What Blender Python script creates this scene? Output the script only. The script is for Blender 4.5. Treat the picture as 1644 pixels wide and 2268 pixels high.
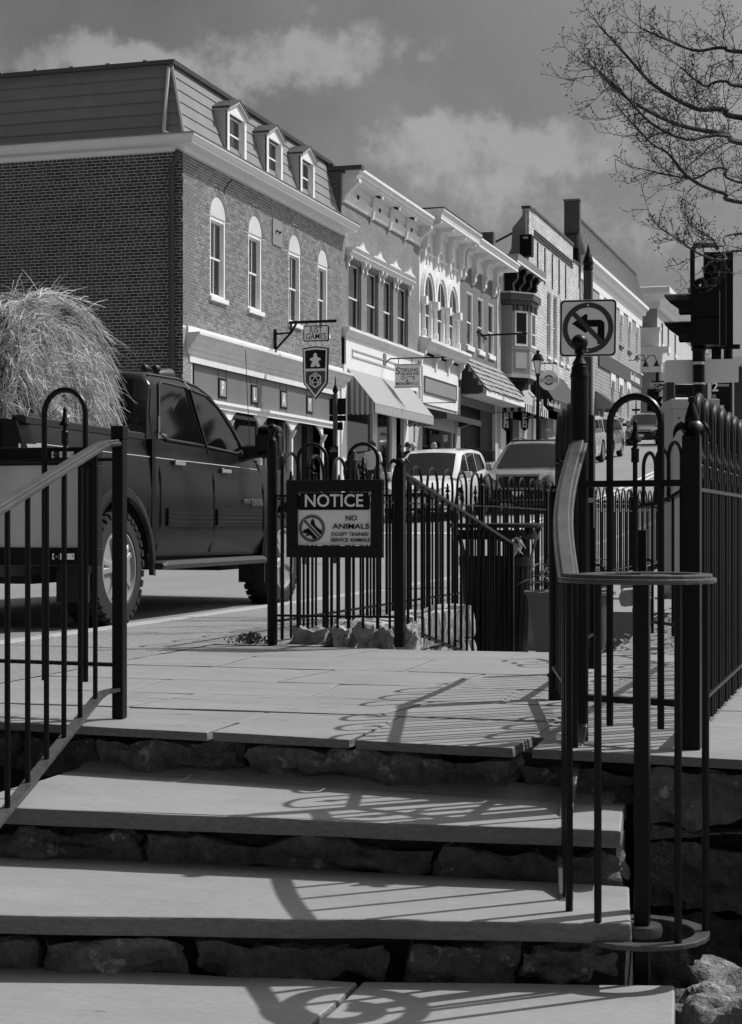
import bpy, bmesh, math, random
from mathutils import Vector, Matrix, noise
random.seed(7)
PI = math.pi
S = bpy.context.scene
for o in list(bpy.data.objects):
    bpy.data.objects.remove(o)
COL = S.collection

# ------------------------------------------------------------ camera
# street frame: x to the right of the street, y up the street, z up; landing at z = 0
TH = math.radians(16.76)
CT, ST = math.cos(TH), math.sin(TH)
CAMH = 0.70
cam = bpy.data.cameras.new("camera")
camo = bpy.data.objects.new("camera", cam)
COL.objects.link(camo)
camo.location = (0, 0, CAMH)
camo.rotation_euler = (PI / 2, 0, TH)
cam.sensor_fit = 'AUTO'
cam.sensor_width = 36
cam.lens = 36 * 3795 / 2268
cam.shift_y = 21 / 2268
cam.clip_start = 0.05
cam.clip_end = 5000
S.camera = camo

# ------------------------------------------------------------ light
SUN_EL = math.radians(51)
SUN_AZ = (0.755, 0.656)
SV = Vector((SUN_AZ[0] * math.cos(SUN_EL), SUN_AZ[1] * math.cos(SUN_EL), math.sin(SUN_EL)))
sun = bpy.data.lights.new("sun", 'SUN')
sun.energy = 4.1
sun.angle = math.radians(0.53)
sun.color = (1, 1, 1)
suno = bpy.data.objects.new("sun", sun)
COL.objects.link(suno)
suno.location = (20, 20, 40)
suno.rotation_euler = (-SV).to_track_quat('-Z', 'Y').to_euler()

S.view_settings.view_transform = 'Standard'
S.view_settings.look = 'None'
S.view_settings.exposure = 0.0
S.view_settings.gamma = 1.0
S.view_settings.use_curve_mapping = False
S.render.engine = 'CYCLES'
S.cycles.max_bounces = 6
S.cycles.diffuse_bounces = 3
S.cycles.glossy_bounces = 3
S.cycles.transparent_max_bounces = 12


def ray(px, py):
    """direction (in the street frame) of a point of the photograph measured at 1644 x 2268"""
    a = (px - 822.) / 3795.
    b = (1155. - py) / 3795.
    return (a * CT - ST, a * ST + CT, b)


def fx(px, py, x0=-15.0):
    r = ray(px, py)
    t = x0 / r[0]
    return (r[1] * t, CAMH + r[2] * t)


def fy(px, py, y0):
    r = ray(px, py)
    t = y0 / r[1]
    return (r[0] * t, CAMH + r[2] * t)


def fz(px, py, z0=0.0):
    r = ray(px, py)
    t = (z0 - CAMH) / r[2]
    return (r[0] * t, r[1] * t)


def fd(px, py, d):
    r = ray(px, py)
    return Vector((r[0] * d, r[1] * d, CAMH + r[2] * d))


# world: Nishita sky seen through a red filter (the photograph is black and white), with clouds
W = bpy.data.worlds.new("World")
S.world = W
W.use_nodes = True
wn, wl = W.node_tree.nodes, W.node_tree.links
wn.clear()
wout = wn.new('ShaderNodeOutputWorld')
wbg = wn.new('ShaderNodeBackground')
wbg.inputs['Strength'].default_value = 0.1
wl.new(wbg.outputs[0], wout.inputs[0])
sky = wn.new('ShaderNodeTexSky')
sky.sky_type = 'NISHITA'
sky.sun_disc = False
sky.sun_elevation = SUN_EL
sky.sun_rotation = math.atan2(SUN_AZ[0], SUN_AZ[1])
sky.altitude = 150
sky.air_density = 1.0
sky.dust_density = 0.6
sep = wn.new('ShaderNodeSeparateColor')
wl.new(sky.outputs[0], sep.inputs[0])


def wmath(op, a, b=None, c=None, clamp=False):
    n = wn.new('ShaderNodeMath')
    n.operation = op
    n.use_clamp = clamp
    for i, v in enumerate((a, b, c)):
        if v is None:
            continue
        if isinstance(v, (int, float)):
            n.inputs[i].default_value = v
        else:
            wl.new(v, n.inputs[i])
    return n.outputs[0]


def wdot(vec, v):
    n = wn.new('ShaderNodeVectorMath')
    n.operation = 'DOT_PRODUCT'
    wl.new(vec, n.inputs[0])
    n.inputs[1].default_value = v
    return n.outputs['Value']


wtc = wn.new('ShaderNodeTexCoord')
gen = wtc.outputs['Generated']


def wnoise(vec, scale, detail, rough=0.55):
    n = wn.new('ShaderNodeTexNoise')
    n.inputs['Scale'].default_value = scale
    n.inputs['Detail'].default_value = detail
    n.inputs['Roughness'].default_value = rough
    wl.new(vec, n.inputs['Vector'])
    return n


n1 = wnoise(gen, 14, 6)
n2 = wnoise(gen, 42, 5, 0.6)
ang = wn.new('ShaderNodeVectorMath')
ang.operation = 'SUBTRACT'
wl.new(n1.outputs['Color'], ang.inputs[0])
ang.inputs[1].default_value = (0.5, 0.5, 0.5)
sc_ = wn.new('ShaderNodeVectorMath')
sc_.operation = 'SCALE'
wl.new(ang.outputs[0], sc_.inputs[0])
sc_.inputs['Scale'].default_value = 0.075
wdir = wn.new('ShaderNodeVectorMath')
wdir.operation = 'ADD'
wl.new(gen, wdir.inputs[0])
wl.new(sc_.outputs[0], wdir.inputs[1])
CLOUDS = [(300, 105, 120, 50, .75), (500, 150, 330, 75, .55), (690, 125, 170, 60, .75), (190, 130, 180, 45, .5),
          (960, 300, 150, 42, .85), (1080, 330, 110, 35, .45), (1250, 312, 95, 42, .85), (920, 375, 130, 55, .62), (1030, 410, 170, 60, .42),
          (1150, 405, 100, 32, .4), (1000, 110, 100, 24, .28), (1500, 230, 220, 150, .4),
          (1430, 560, 300, 90, .45), (1250, 470, 300, 60, .25), (-500, 250, 380, 120, .6), (2200, 300, 420, 120, .6), (2050, 700, 500, 90, .5)]
total = None
for (px, py, sx, sy, amp) in CLOUDS:
    d = Vector(ray(px, py)).normalized()
    e1 = Vector((0, 0, 1)).cross(d).normalized() * -1
    e2 = d.cross(e1).normalized()
    if e2.z < 0:
        e2 = -e2
    u = wmath('DIVIDE', wdot(wdir.outputs[0], e1), sx / 3795.)
    v0 = wdot(wdir.outputs[0], e2)
    v = wmath('DIVIDE', v0, sy / 3795.)
    r2 = wmath('ADD', wmath('MULTIPLY', u, u), wmath('MULTIPLY', v, v))
    g = wmath('EXPONENT', wmath('MULTIPLY', r2, -0.9))
    front = wmath('GREATER_THAN', wdot(gen, d), 0.3)
    g = wmath('MULTIPLY', wmath('MULTIPLY', g, amp), front)
    total = g if total is None else wmath('ADD', total, g)
rag = wmath('ADD', wmath('SUBTRACT', n2.outputs['Fac'], 0.5), wmath('MULTIPLY', wmath('SUBTRACT', wnoise(gen, 120, 4, .6).outputs['Fac'], 0.5), 0.5))
dens = wmath('MULTIPLY_ADD', wmath('MULTIPLY', rag, 1.5), wmath('MINIMUM', wmath('MULTIPLY', total, 2.2), 1.0), total)
cs = wn.new('ShaderNodeMapRange')
cs.interpolation_type = 'SMOOTHSTEP'
wl.new(dens, cs.inputs[0])
cs.inputs[1].default_value = 0.22
cs.inputs[2].default_value = 1.05
ctex = cs.outputs[0]
# a thin broken cloud field everywhere else in the sky
gfield = wnoise(gen, 3.2, 7, 0.6)
gf = wmath('MULTIPLY', wmath('SUBTRACT', gfield.outputs['Fac'], 0.46, clamp=True), 2.0)
ctex = wmath('ADD', ctex, gf)
fac = wmath('MULTIPLY', ctex, 0.8, clamp=True)
base0 = wmath('ADD', wmath('MULTIPLY', sep.outputs[0], 0.15), wmath('MULTIPLY', sep.outputs[1], 0.12))
mixn = wn.new('ShaderNodeMix')
glow0 = wmath('POWER', wmath('MAXIMUM', wdot(gen, SV.normalized()), 0.0), 3)  # broad glow around the sun, added to fill shadows from out of view
base = wmath('MULTIPLY_ADD', glow0, 11.0, base0)
mixn.data_type = 'FLOAT'
wl.new(fac, mixn.inputs[0])
wl.new(base, mixn.inputs[2])
wl.new(wmath('MULTIPLY_ADD', glow0, 9.0, 3.0), mixn.inputs[3])
wl.new(mixn.outputs[0], wbg.inputs['Color'])

# ------------------------------------------------------------ materials
MATS = {}


class NT:
    def __init__(s, name):
        s.m = bpy.data.materials.new(name)
        s.m.use_nodes = True
        s.n, s.l = s.m.node_tree.nodes, s.m.node_tree.links
        s.b = s.n['Principled BSDF']
        s.geo = None

    def g(s):
        if s.geo is None:
            s.geo = s.n.new('ShaderNodeNewGeometry')
        return s.geo

    def math(s, op, a, b=None, c=None, clamp=False):
        n = s.n.new('ShaderNodeMath')
        n.operation = op
        n.use_clamp = clamp
        for i, v in enumerate((a, b, c)):
            if v is None:
                continue
            if isinstance(v, (int, float)):
                n.inputs[i].default_value = v
            else:
                s.l.new(v, n.inputs[i])
        return n.outputs[0]

    def pos(s, stretch=None):
        if stretch is None:
            return s.g().outputs['Position']
        mp = s.n.new('ShaderNodeMapping')
        mp.inputs['Scale'].default_value = stretch
        s.l.new(s.g().outputs['Position'], mp.inputs['Vector'])
        return mp.outputs[0]

    def noise(s, scale, detail=5, rough=.6, stretch=None, dist=0.0):
        n = s.n.new('ShaderNodeTexNoise')
        n.inputs['Scale'].default_value = scale
        n.inputs['Detail'].default_value = detail
        n.inputs['Roughness'].default_value = rough
        n.inputs['Distortion'].default_value = dist
        s.l.new(s.pos(stretch), n.inputs['Vector'])
        return n.outputs['Fac']

    def ramp(s, x, a, b):
        n = s.n.new('ShaderNodeMapRange')
        n.interpolation_type = 'SMOOTHSTEP'
        s.l.new(x, n.inputs[0])
        n.inputs[1].default_value = a
        n.inputs[2].default_value = b
        return n.outputs[0]

    def bump(s, h, strength, dist=.01):
        n = s.n.new('ShaderNodeBump')
        n.inputs['Strength'].default_value = strength
        n.inputs['Distance'].default_value = dist
        s.l.new(h, n.inputs['Height'])
        if s.b.inputs['Normal'].is_linked:
            s.l.new(s.b.inputs['Normal'].links[0].from_socket, n.inputs['Normal'])
        s.l.new(n.outputs[0], s.b.inputs['Normal'])


def M(name, v, rough=.7, isl=0., big=None, fine=None, bump=None, spec=.5, metal=0., spots=None, stretch=None, coat=0., streak=None, cracks=None):
    """grey procedural material. big/fine = (scale, amount); bump = (scale, strength, distance); spots = (scale, threshold, value)"""
    if name in MATS:
        return MATS[name]
    t = NT(name)
    col = None
    f = 1.0
    if isl:
        f = t.math('MULTIPLY_ADD', t.g().outputs['Random Per Island'], 2 * isl, 1 - isl)
    for q in (big, fine):
        if q:
            k = t.math('MULTIPLY_ADD', t.noise(q[0], 6, .62, stretch), 2 * q[1] * 1.6, 1 - q[1] * 1.6)
            f = t.math('MULTIPLY', f, k)
    if streak:
        k = t.math('MULTIPLY_ADD', t.noise(1.0, 5, .6, streak[0]), 2 * streak[1] * 1.6, 1 - streak[1] * 1.6)
        f = t.math('MULTIPLY', f, k)
    c = t.math('MULTIPLY', f, v) if not isinstance(f, float) else v
    if spots:
        sp = t.ramp(t.noise(spots[0], 9, .72), spots[1], spots[1] + .05)
        mx = t.n.new('ShaderNodeMix')
        mx.data_type = 'FLOAT'
        t.l.new(sp, mx.inputs[0])
        if isinstance(c, float):
            mx.inputs[2].default_value = c
        else:
            t.l.new(c, mx.inputs[2])
        mx.inputs[3].default_value = spots[2]
        c = mx.outputs[0]
    if cracks:
        cr = t.ramp(t.noise(1.0, 3, .55, cracks[0], 1.2), cracks[1], cracks[1] + .012)
        c = t.math('MULTIPLY', c, t.math('MULTIPLY_ADD', cr, -.75, 1.0))
    if isinstance(c, (float, int)):
        t.b.inputs['Base Color'].default_value = (c, c, c, 1)
    else:
        t.l.new(t.math('MAXIMUM', c, 0.002), t.b.inputs['Base Color'])
    t.b.inputs['Roughness'].default_value = rough
    t.b.inputs['Specular IOR Level'].default_value = spec
    t.b.inputs['Metallic'].default_value = metal
    t.b.inputs['Coat Weight'].default_value = coat
    t.b.inputs['Coat Roughness'].default_value = .06
    if bump:
        t.bump(t.noise(bump[0], 6, .65, stretch), bump[1], bump[2])
    MATS[name] = t.m
    return t.m


def MBRICK(name, v1, v2, vm, bw=.21, rh=.071, mort=.007, bumpd=.006, painted=0.):
    t = NT(name)
    sx = t.n.new('ShaderNodeSeparateXYZ')
    t.l.new(t.g().outputs['Position'], sx.inputs[0])
    cb = t.n.new('ShaderNodeCombineXYZ')
    t.l.new(t.math('ADD', sx.outputs[0], sx.outputs[1]), cb.inputs[0])
    t.l.new(sx.outputs[2], cb.inputs[1])
    b = t.n.new('ShaderNodeTexBrick')
    t.l.new(cb.outputs[0], b.inputs['Vector'])
    b.inputs['Scale'].default_value = 1
    b.inputs['Brick Width'].default_value = bw
    b.inputs['Row Height'].default_value = rh
    b.inputs['Mortar Size'].default_value = mort
    b.inputs['Mortar Smooth'].default_value = .1
    b.inputs['Color1'].default_value = (v1, v1, v1, 1)
    b.inputs['Color2'].default_value = (v2, v2, v2, 1)
    b.inputs['Mortar'].default_value = (vm, vm, vm, 1)
    n = t.math('MULTIPLY_ADD', t.noise(1.1, 6), .9, .55)
    n2 = t.math('MULTIPLY_ADD', t.noise(9, 6, .7), .6, .7)
    mx = t.n.new('ShaderNodeMix')
    mx.data_type = 'RGBA'
    mx.blend_type = 'MULTIPLY'
    mx.inputs[0].default_value = 1
    t.l.new(b.outputs['Color'], mx.inputs[6])
    t.l.new(t.math('MULTIPLY', n, n2), mx.inputs[7])
    t.l.new(mx.outputs[2], t.b.inputs['Base Color'])
    t.b.inputs['Roughness'].default_value = .85
    h = t.math('MULTIPLY_ADD', b.outputs['Fac'], -1, 1)
    t.bump(h, 1.0, bumpd)
    t.bump(t.noise(40, 4), .3, .004)
    MATS[name] = t.m
    return t.m


def MGLASS(name, tint=.02):
    t = NT(name)
    t.n.remove(t.b)
    out = t.n['Material Output']
    tr = t.n.new('ShaderNodeBsdfTransparent')
    tr.inputs[0].default_value = (.75, .75, .75, 1)
    gl = t.n.new('ShaderNodeBsdfGlossy')
    gl.inputs['Roughness'].default_value = .03
    fr = t.n.new('ShaderNodeFresnel')
    fr.inputs['IOR'].default_value = 1.95
    mx = t.n.new('ShaderNodeMixShader')
    t.l.new(fr.outputs[0], mx.inputs[0])
    t.l.new(tr.outputs[0], mx.inputs[1])
    t.l.new(gl.outputs[0], mx.inputs[2])
    t.l.new(mx.outputs[0], out.inputs[0])
    MATS[name] = t.m
    return t.m


GLASS = MGLASS('window_glass')
DARK = M('dark_interior', .012, .9)
IRON = M('black_iron_paint', .0035, .36, fine=(60, .25), bump=(140, .25, .002), spec=.22, spots=(210, .74, .10))
IRONW = M('worn_black_iron_paint', .065, .36, big=(8, .35), fine=(70, .4), bump=(90, .5, .003), spec=.4, spots=(75, .64, .45))
IRONP = M('plain_black_iron', .0035, .4, spec=.2)
WHITE = M('white_paint', .82, .55, big=(1.3, .06), fine=(14, .05), streak=((.9, 5, .6), .05))
WHITEOLD = M('old_white_paint', .74, .7, big=(1.6, .12), fine=(22, .14), bump=(30, .25, .004), streak=((3, 9, .7), .09))
GREYP = M('grey_painted_board', .16, .5, big=(1, .08), fine=(20, .04), streak=((.3, 3, .5), .08))
PALEGREY = M('pale_grey_paint', .45, .6, big=(1.5, .1), fine=(20, .08))
MIDGREY = M('mid_grey_paint', .25, .6, big=(1.5, .12), fine=(20, .1))
DKGREY = M('dark_grey_paint', .06, .5, big=(1.5, .15), fine=(20, .1))
CURTAIN = M('pale_curtain', .55, .9, fine=(30, .15))
BLIND = M('grey_window_blind', .42, .9, big=(3, .25))
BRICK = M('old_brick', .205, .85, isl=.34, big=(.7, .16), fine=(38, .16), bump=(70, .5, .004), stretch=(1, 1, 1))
BRICKS = M('shade_toned_brick', .055, .85, isl=.5, big=(.7, .2), fine=(38, .2), bump=(70, .5, .004))  # facade brick again, its colour darkened for the wall in shade
BRICKD = M('dark_brick', .08, .85, isl=.4, big=(.9, .2), fine=(38, .2), bump=(70, .5, .004))
MORTAR = M('lime_mortar', .60, .95, big=(1.2, .14), fine=(50, .16), bump=(90, .4, .003))
BR_PAINT = MBRICK('grey_painted_brick', .27, .23, .11, bumpd=.008)
BR_WHITE = MBRICK('white_washed_brick', .66, .48, .30, bw=.42, rh=.14, mort=.016, bumpd=.008)
BR_TAN = MBRICK('plain_brick', .36, .28, .40)
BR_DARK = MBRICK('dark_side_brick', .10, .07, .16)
BR_PALE = MBRICK('pale_brick', .46, .38, .32)
STUCCO = M('pale_stucco', .52, .85, big=(.5, .08), fine=(12, .05))
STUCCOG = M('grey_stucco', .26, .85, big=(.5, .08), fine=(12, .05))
FLAG = M('bluestone_flag', .255, .72, isl=.13, big=(1.7, .2), fine=(26, .14), bump=(12, .55, .012), stretch=(1, 2.2, 1), spots=(34, .76, .16), cracks=((2.2, 26, 1), .68))
EDGE = M('shade_toned_split_edge', .17, .85, big=(3, .2), fine=(40, .35), bump=(30, .8, .012), spots=(60, .70, .05), stretch=(1, 1, 2.5))  # split slab sides, coloured darker than the tops to deepen their shade
TREAD = M('stone_tread', .265, .72, isl=.05, big=(2.2, .17), fine=(30, .13), bump=(16, .38, .009), stretch=(1, 2.0, 1.6), spots=(24, .76, .2), cracks=((1.8, 22, 1), .735))
ROCK = M('rough_riser_stone', .165, .9, isl=.3, big=(5.5, .5), fine=(34, .6), bump=(22, 1.0, .05), spots=(9, .575, .46))
ROCKL = M('pale_field_stone', .40, .88, isl=.2, big=(4, .35), fine=(40, .35), bump=(26, .9, .02), spots=(14, .66, .2))
GRIT = M('gritty_mortar_joint', .29, .95, fine=(160, .5), bump=(160, 1., .006))
GROUND = M('worn_paving_and_dirt', .24, .95, big=(.2, .2), fine=(8, .2))
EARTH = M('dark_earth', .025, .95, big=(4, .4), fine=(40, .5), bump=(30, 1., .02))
ASPHALT = M('worn_asphalt', .215, .88, big=(.35, .16), fine=(55, .28), bump=(150, .6, .004), streak=((.9, .12, 1), .12))
CONC = M('rough_concrete', .235, .92, big=(.8, .15), fine=(42, .6), bump=(60, 1., .009), cracks=((.5, 9, 1), .72))
KERB = M('kerb_stone', .36, .8, big=(2, .15), fine=(40, .2), bump=(40, .4, .004))
LINE = M('road_line_paint', .62, .8, big=(2, .15), fine=(30, .25))
RUBBER = M('tyre_rubber', .013, .75, fine=(40, .3), bump=(60, .3, .003))
ALLOY = M('silver_alloy', .30, .42, metal=.1, fine=(12, .05))
CHROME = M('chrome', .75, .12, metal=1.)
TRUCKP = M('dark_truck_paint', .011, .2, big=(1.6, .3), coat=.10, spec=.14, spots=(150, .78, .10), streak=((4., 4., .5), .5))
BLACKPL = M('black_plastic', .012, .5)
CARGLASS = M('dark_car_glass', .004, .05, spec=.28)
CARBLK = M('black_car_paint', .012, .15, coat=1.)
CARGREY = M('grey_car_paint', .14, .25, coat=1., metal=.3)
CARSIL = M('silver_car_paint', .32, .25, coat=1., metal=.3)
CARWHT = M('white_car_paint', .75, .25, coat=1.)
CARTAN = M('pale_car_paint', .5, .3, coat=1.)
LAMPG = M('headlamp_lens', .55, .08, spec=.8, coat=1., big=(9, .4))
SIGNW = M('sign_face_white', .92, .35, big=(3, .06), fine=(45, .08), spots=(95, .77, .3))
SIGNG = M('sign_face_pale_grey', .8, .45, big=(3, .06), fine=(45, .05))
SIGNK = M('sign_print_black', .0035, .5, spec=.2)
SIGNR = M('sign_print_dark_red', .045, .4)
SIGNM = M('sign_print_mid_grey', .09, .45)
WOODK = M('black_painted_wood', .004, .55, streak=((2, 2, 60), .5), bump=(40, .6, .004), stretch=(1, 1, 8), spec=.3)
WOODP = M('old_post_wood', .07, .8, streak=((60, 60, 2), .4), bump=(30, .6, .006), stretch=(4, 4, .5))
HAY = M('dry_hay', .56, .8, isl=.5, spec=.3)
HAYD = M('hay_core', .10, .95, fine=(60, .5), bump=(60, 1., .03))
STRAP = M('pale_strap', .42, .7, fine=(80, .1))
BARK = M('bare_bark', .02, .85, fine=(40, .3))
MULCH = M('bark_mulch', .17, .95, isl=.6, fine=(40, .4))
CANVAS = M('pale_canvas', .42, .85, big=(2, .06), fine=(30, .05))
CANVASD = M('dark_canvas', .03, .8, big=(2, .15))
SHINGLE = M('weathered_shingle', .27, .85, isl=.55, fine=(30, .2), streak=((40, 8, 2), .2), bump=(30, .5, .006))
ROOFG = M('grey_roof_slate', .20, .8, isl=.10, big=(1.2, .12), streak=((3.2, 3.2, .25), .13), fine=(40, .06), bump=(20, .3, .004))
METALROOF = M('ribbed_metal_roof', .33, .5, isl=.05, big=(1, .06))
GALV = M('galvanised_metal', .42, .5, big=(3, .1), metal=.3)
SIGNBACK = M('aluminium_sign_back', .75, .5, big=(2, .08), fine=(30, .04))
CABIN = M('grey_cabinet_paint', .46, .5, big=(2, .06), spots=(60, .77, .12))
PLANTER = M('speckled_planter', .16, .8, fine=(120, .3), bump=(120, .4, .004))
LEAF = M('strap_leaf', .09, .5, isl=.3)
SHRUB = M('shrub_leaf', .03, .7, isl=.5)
SKIN = M('skin', .35, .6)
HAIRD = M('dark_hair', .02, .6)
HAIRL = M('pale_hair', .5, .6)
CLOTHW = M('white_cloth', .7, .8)
CLOTHD = M('dark_cloth', .02, .8)
CLOTHG = M('grey_cloth', .09, .8)
LAMPGL = M('frosted_lamp_glass', .75, .3)

# ------------------------------------------------------------ mesh helpers
INV = {}


class MB:
    def __init__(s):
        s.v, s.f, s.mi = [], [], []

    def add(s, vs, fs, mi=0):
        k = len(s.v)
        s.v += [tuple(p) for p in vs]
        for f in fs:
            s.f.append(tuple(i + k for i in f))
            s.mi.append(mi)
        return s

    def poly(s, *pts, mi=0):
        return s.add(pts, [tuple(range(len(pts)))], mi)

    def box(s, x0, x1, y0, y1, z0, z1, mi=0):
        return s.add([(x0, y0, z0), (x1, y0, z0), (x1, y1, z0), (x0, y1, z0), (x0, y0, z1), (x1, y0, z1), (x1, y1, z1), (x0, y1, z1)],
                     [(0, 3, 2, 1), (4, 5, 6, 7), (0, 1, 5, 4), (1, 2, 6, 5), (2, 3, 7, 6), (3, 0, 4, 7)], mi)

    def obox(s, c, a, b, d, mi=0):
        c, a, b, d = Vector(c), Vector(a), Vector(b), Vector(d)
        vs = [c + a * i + b * j + d * k for k in (-1, 1) for (i, j) in ((-1, -1), (1, -1), (1, 1), (-1, 1))]
        return s.add(vs, [(0, 3, 2, 1), (4, 5, 6, 7), (0, 1, 5, 4), (1, 2, 6, 5), (2, 3, 7, 6), (3, 0, 4, 7)], mi)

    def prism(s, pts, vec, mi=0):
        n = len(pts)
        vec = Vector(vec)
        vs = [Vector(p) for p in pts] + [Vector(p) + vec for p in pts]
        fs = [tuple(range(n - 1, -1, -1)), tuple(range(n, 2 * n))] + [(i, (i + 1) % n, (i + 1) % n + n, i + n) for i in range(n)]
        return s.add(vs, fs, mi)

    def tube(s, pts, r, n=8, cap=True, mi=0):
        pts = [Vector(p) for p in pts]
        m = len(pts)
        rs = r if isinstance(r, (list, tuple)) else [r] * m
        vs = []
        prev = None
        for i, p in enumerate(pts):
            t = (pts[min(i + 1, m - 1)] - pts[max(i - 1, 0)])
            if t.length < 1e-9:
                t = Vector((0, 0, 1))
            t.normalize()
            if prev is None:
                a = Vector((0, 0, 1)) if abs(t.z) < .9 else Vector((1, 0, 0))
                u = t.cross(a).normalized()
            else:
                u = (prev - t * prev.dot(t))
                u = u.normalized() if u.length > 1e-6 else t.orthogonal().normalized()
            prev = u
            w = t.cross(u)
            for k in range(n):
                an = 2 * PI * k / n
                vs.append(p + (u * math.cos(an) + w * math.sin(an)) * rs[i])
        fs = [(i * n + k, i * n + (k + 1) % n, (i + 1) * n + (k + 1) % n, (i + 1) * n + k) for i in range(m - 1) for k in range(n)]
        if cap:
            fs += [tuple(range(n - 1, -1, -1)), tuple(range((m - 1) * n, m * n))]
        return s.add(vs, fs, mi)

    def bar(s, pts, w, h, side=None, mi=0):
        """flat bar swept along pts: w across (horizontal), h up"""
        pts = [Vector(p) for p in pts]
        m = len(pts)
        vs = []
        for i, p in enumerate(pts):
            t = (pts[min(i + 1, m - 1)] - pts[max(i - 1, 0)]).normalized()
            u = Vector(side) if side else t.cross(Vector((0, 0, 1)))
            if u.length < 1e-6:
                u = Vector((1, 0, 0))
            u.normalize()
            q = u.cross(t).normalized()
            vs += [p - u * w / 2 - q * h / 2, p + u * w / 2 - q * h / 2, p + u * w / 2 + q * h / 2, p - u * w / 2 + q * h / 2]
        fs = [(i * 4 + k, i * 4 + (k + 1) % 4, (i + 1) * 4 + (k + 1) % 4, (i + 1) * 4 + k) for i in range(m - 1) for k in range(4)]
        fs += [(3, 2, 1, 0), tuple(range((m - 1) * 4, m * 4))]
        return s.add(vs, fs, mi)

    def lathe(s, prof, c=(0, 0, 0), n=12, axis='z', mi=0):
        c = Vector(c)
        vs = []
        for (r, h) in prof:
            for k in range(n):
                a = 2 * PI * k / n
                u, w = r * math.cos(a), r * math.sin(a)
                vs.append(c + (Vector((u, w, h)) if axis == 'z' else Vector((h, u, w)) if axis == 'x' else Vector((w, h, u))))
        m = len(prof)
        fs = [(i * n + k, i * n + (k + 1) % n, (i + 1) * n + (k + 1) % n, (i + 1) * n + k) for i in range(m - 1) for k in range(n)]
        if prof[0][0] > 1e-6:
            fs.append(tuple(range(n - 1, -1, -1)))
        if prof[-1][0] > 1e-6:
            fs.append(tuple(range((m - 1) * n, m * n)))
        return s.add(vs, fs, mi)

    def loft(s, rings, closed=False, cap=False, mi=0):
        n = len(rings[0])
        vs = [p for r in rings for p in r]
        e = n if closed else n - 1
        fs = [(i * n + k, i * n + (k + 1) % n, (i + 1) * n + (k + 1) % n, (i + 1) * n + k) for i in range(len(rings) - 1) for k in range(e)]
        if cap:
            fs += [tuple(range(n - 1, -1, -1)), tuple(range((len(rings) - 1) * n, len(rings) * n))]
        return s.add(vs, fs, mi)

    def mesh(s, name, mats, smooth=False, inv=None, fix=True):
        me = bpy.data.meshes.new(name)
        vs = s.v if inv is None else [tuple(inv @ Vector(p)) for p in s.v]
        me.from_pydata(vs, [], s.f)
        for m in (mats if isinstance(mats, (list, tuple)) else [mats]):
            me.materials.append(m)
        if any(s.mi):
            me.polygons.foreach_set('material_index', s.mi)
        if fix and len(s.f) < 20000:
            bm = bmesh.new()
            bm.from_mesh(me)
            bmesh.ops.remove_doubles(bm, verts=bm.verts, dist=1e-6)
            bmesh.ops.recalc_face_normals(bm, faces=bm.faces)
            bm.to_mesh(me)
            bm.free()
        if smooth:
            me.polygons.foreach_set('use_smooth', [True] * len(me.polygons))
            me.set_sharp_from_angle(angle=math.radians(38))
        me.update()
        return me


def link(name, me, parent=None):
    o = bpy.data.objects.new(name, me)
    COL.objects.link(o)
    if parent is not None:
        o.parent = parent
        INV[o.name] = INV[parent.name]
    return o


def part(name, mb, mat, parent, smooth=False, local=False, label=None, kind=None, bevel=0, fix=True):
    inv = None if local else INV[parent.name]
    o = link(name, mb.mesh(name, mat, smooth, inv, fix), parent)
    if label:
        o['label'] = label
    if kind:
        o['kind'] = kind
    if bevel:
        b = o.modifiers.new('edge', 'BEVEL')
        b.width = bevel
        b.segments = 2
        b.limit_method = 'ANGLE'
        b.angle_limit = math.radians(40)
    return o


def tag(o, label=None, cat=None, group=None, kind=None):
    if label:
        o['label'] = label
    if cat:
        o['category'] = cat
    if group:
        o['group'] = group
    if kind:
        o['kind'] = kind
    return o


def thing(name, label, cat, loc=(0, 0, 0), rz=0, group=None):
    o = bpy.data.objects.new(name, None)
    COL.objects.link(o)
    o.empty_display_size = .2
    o.location = loc
    o.rotation_euler = (0, 0, rz)
    INV[o.name] = (Matrix.Translation(Vector(loc)) @ Matrix.Rotation(rz, 4, 'Z')).inverted()
    return tag(o, label, cat, group)


def single(name, mb, mat, label, cat, loc, group=None, smooth=False, bevel=0):
    inv = Matrix.Translation(-Vector(loc))
    o = link(name, mb.mesh(name, mat, smooth, inv))
    o.location = loc
    INV[o.name] = inv
    if bevel:
        b = o.modifiers.new('edge', 'BEVEL')
        b.width = bevel
        b.segments = 2
    return tag(o, label, cat, group)


def structure(name, mb, mat, parent=None, smooth=False, fix=True):
    if parent is None:
        INV_ = Matrix.Identity(4)
        o = link(name, mb.mesh(name, mat, smooth, None, fix))
        INV[o.name] = INV_
        o['kind'] = 'structure'
        return o
    return part(name, mb, mat, parent, smooth, fix=fix)


def inst(name, me, parent, mat4, label=None):
    """a piece that shares a mesh; mat4 places it in the world"""
    o = link(name, me, parent)
    o.matrix_local = INV[parent.name] @ mat4
    # pieces below this one live in its own frame
    INV[o.name] = mat4.inverted()
    if label:
        o['label'] = label
    return o


def T(x, y, z, rz=0, sx=1, sy=1, sz=1):
    return Matrix.Translation((x, y, z)) @ Matrix.Rotation(rz, 4, 'Z') @ Matrix.Diagonal((sx, sy, sz, 1))


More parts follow.
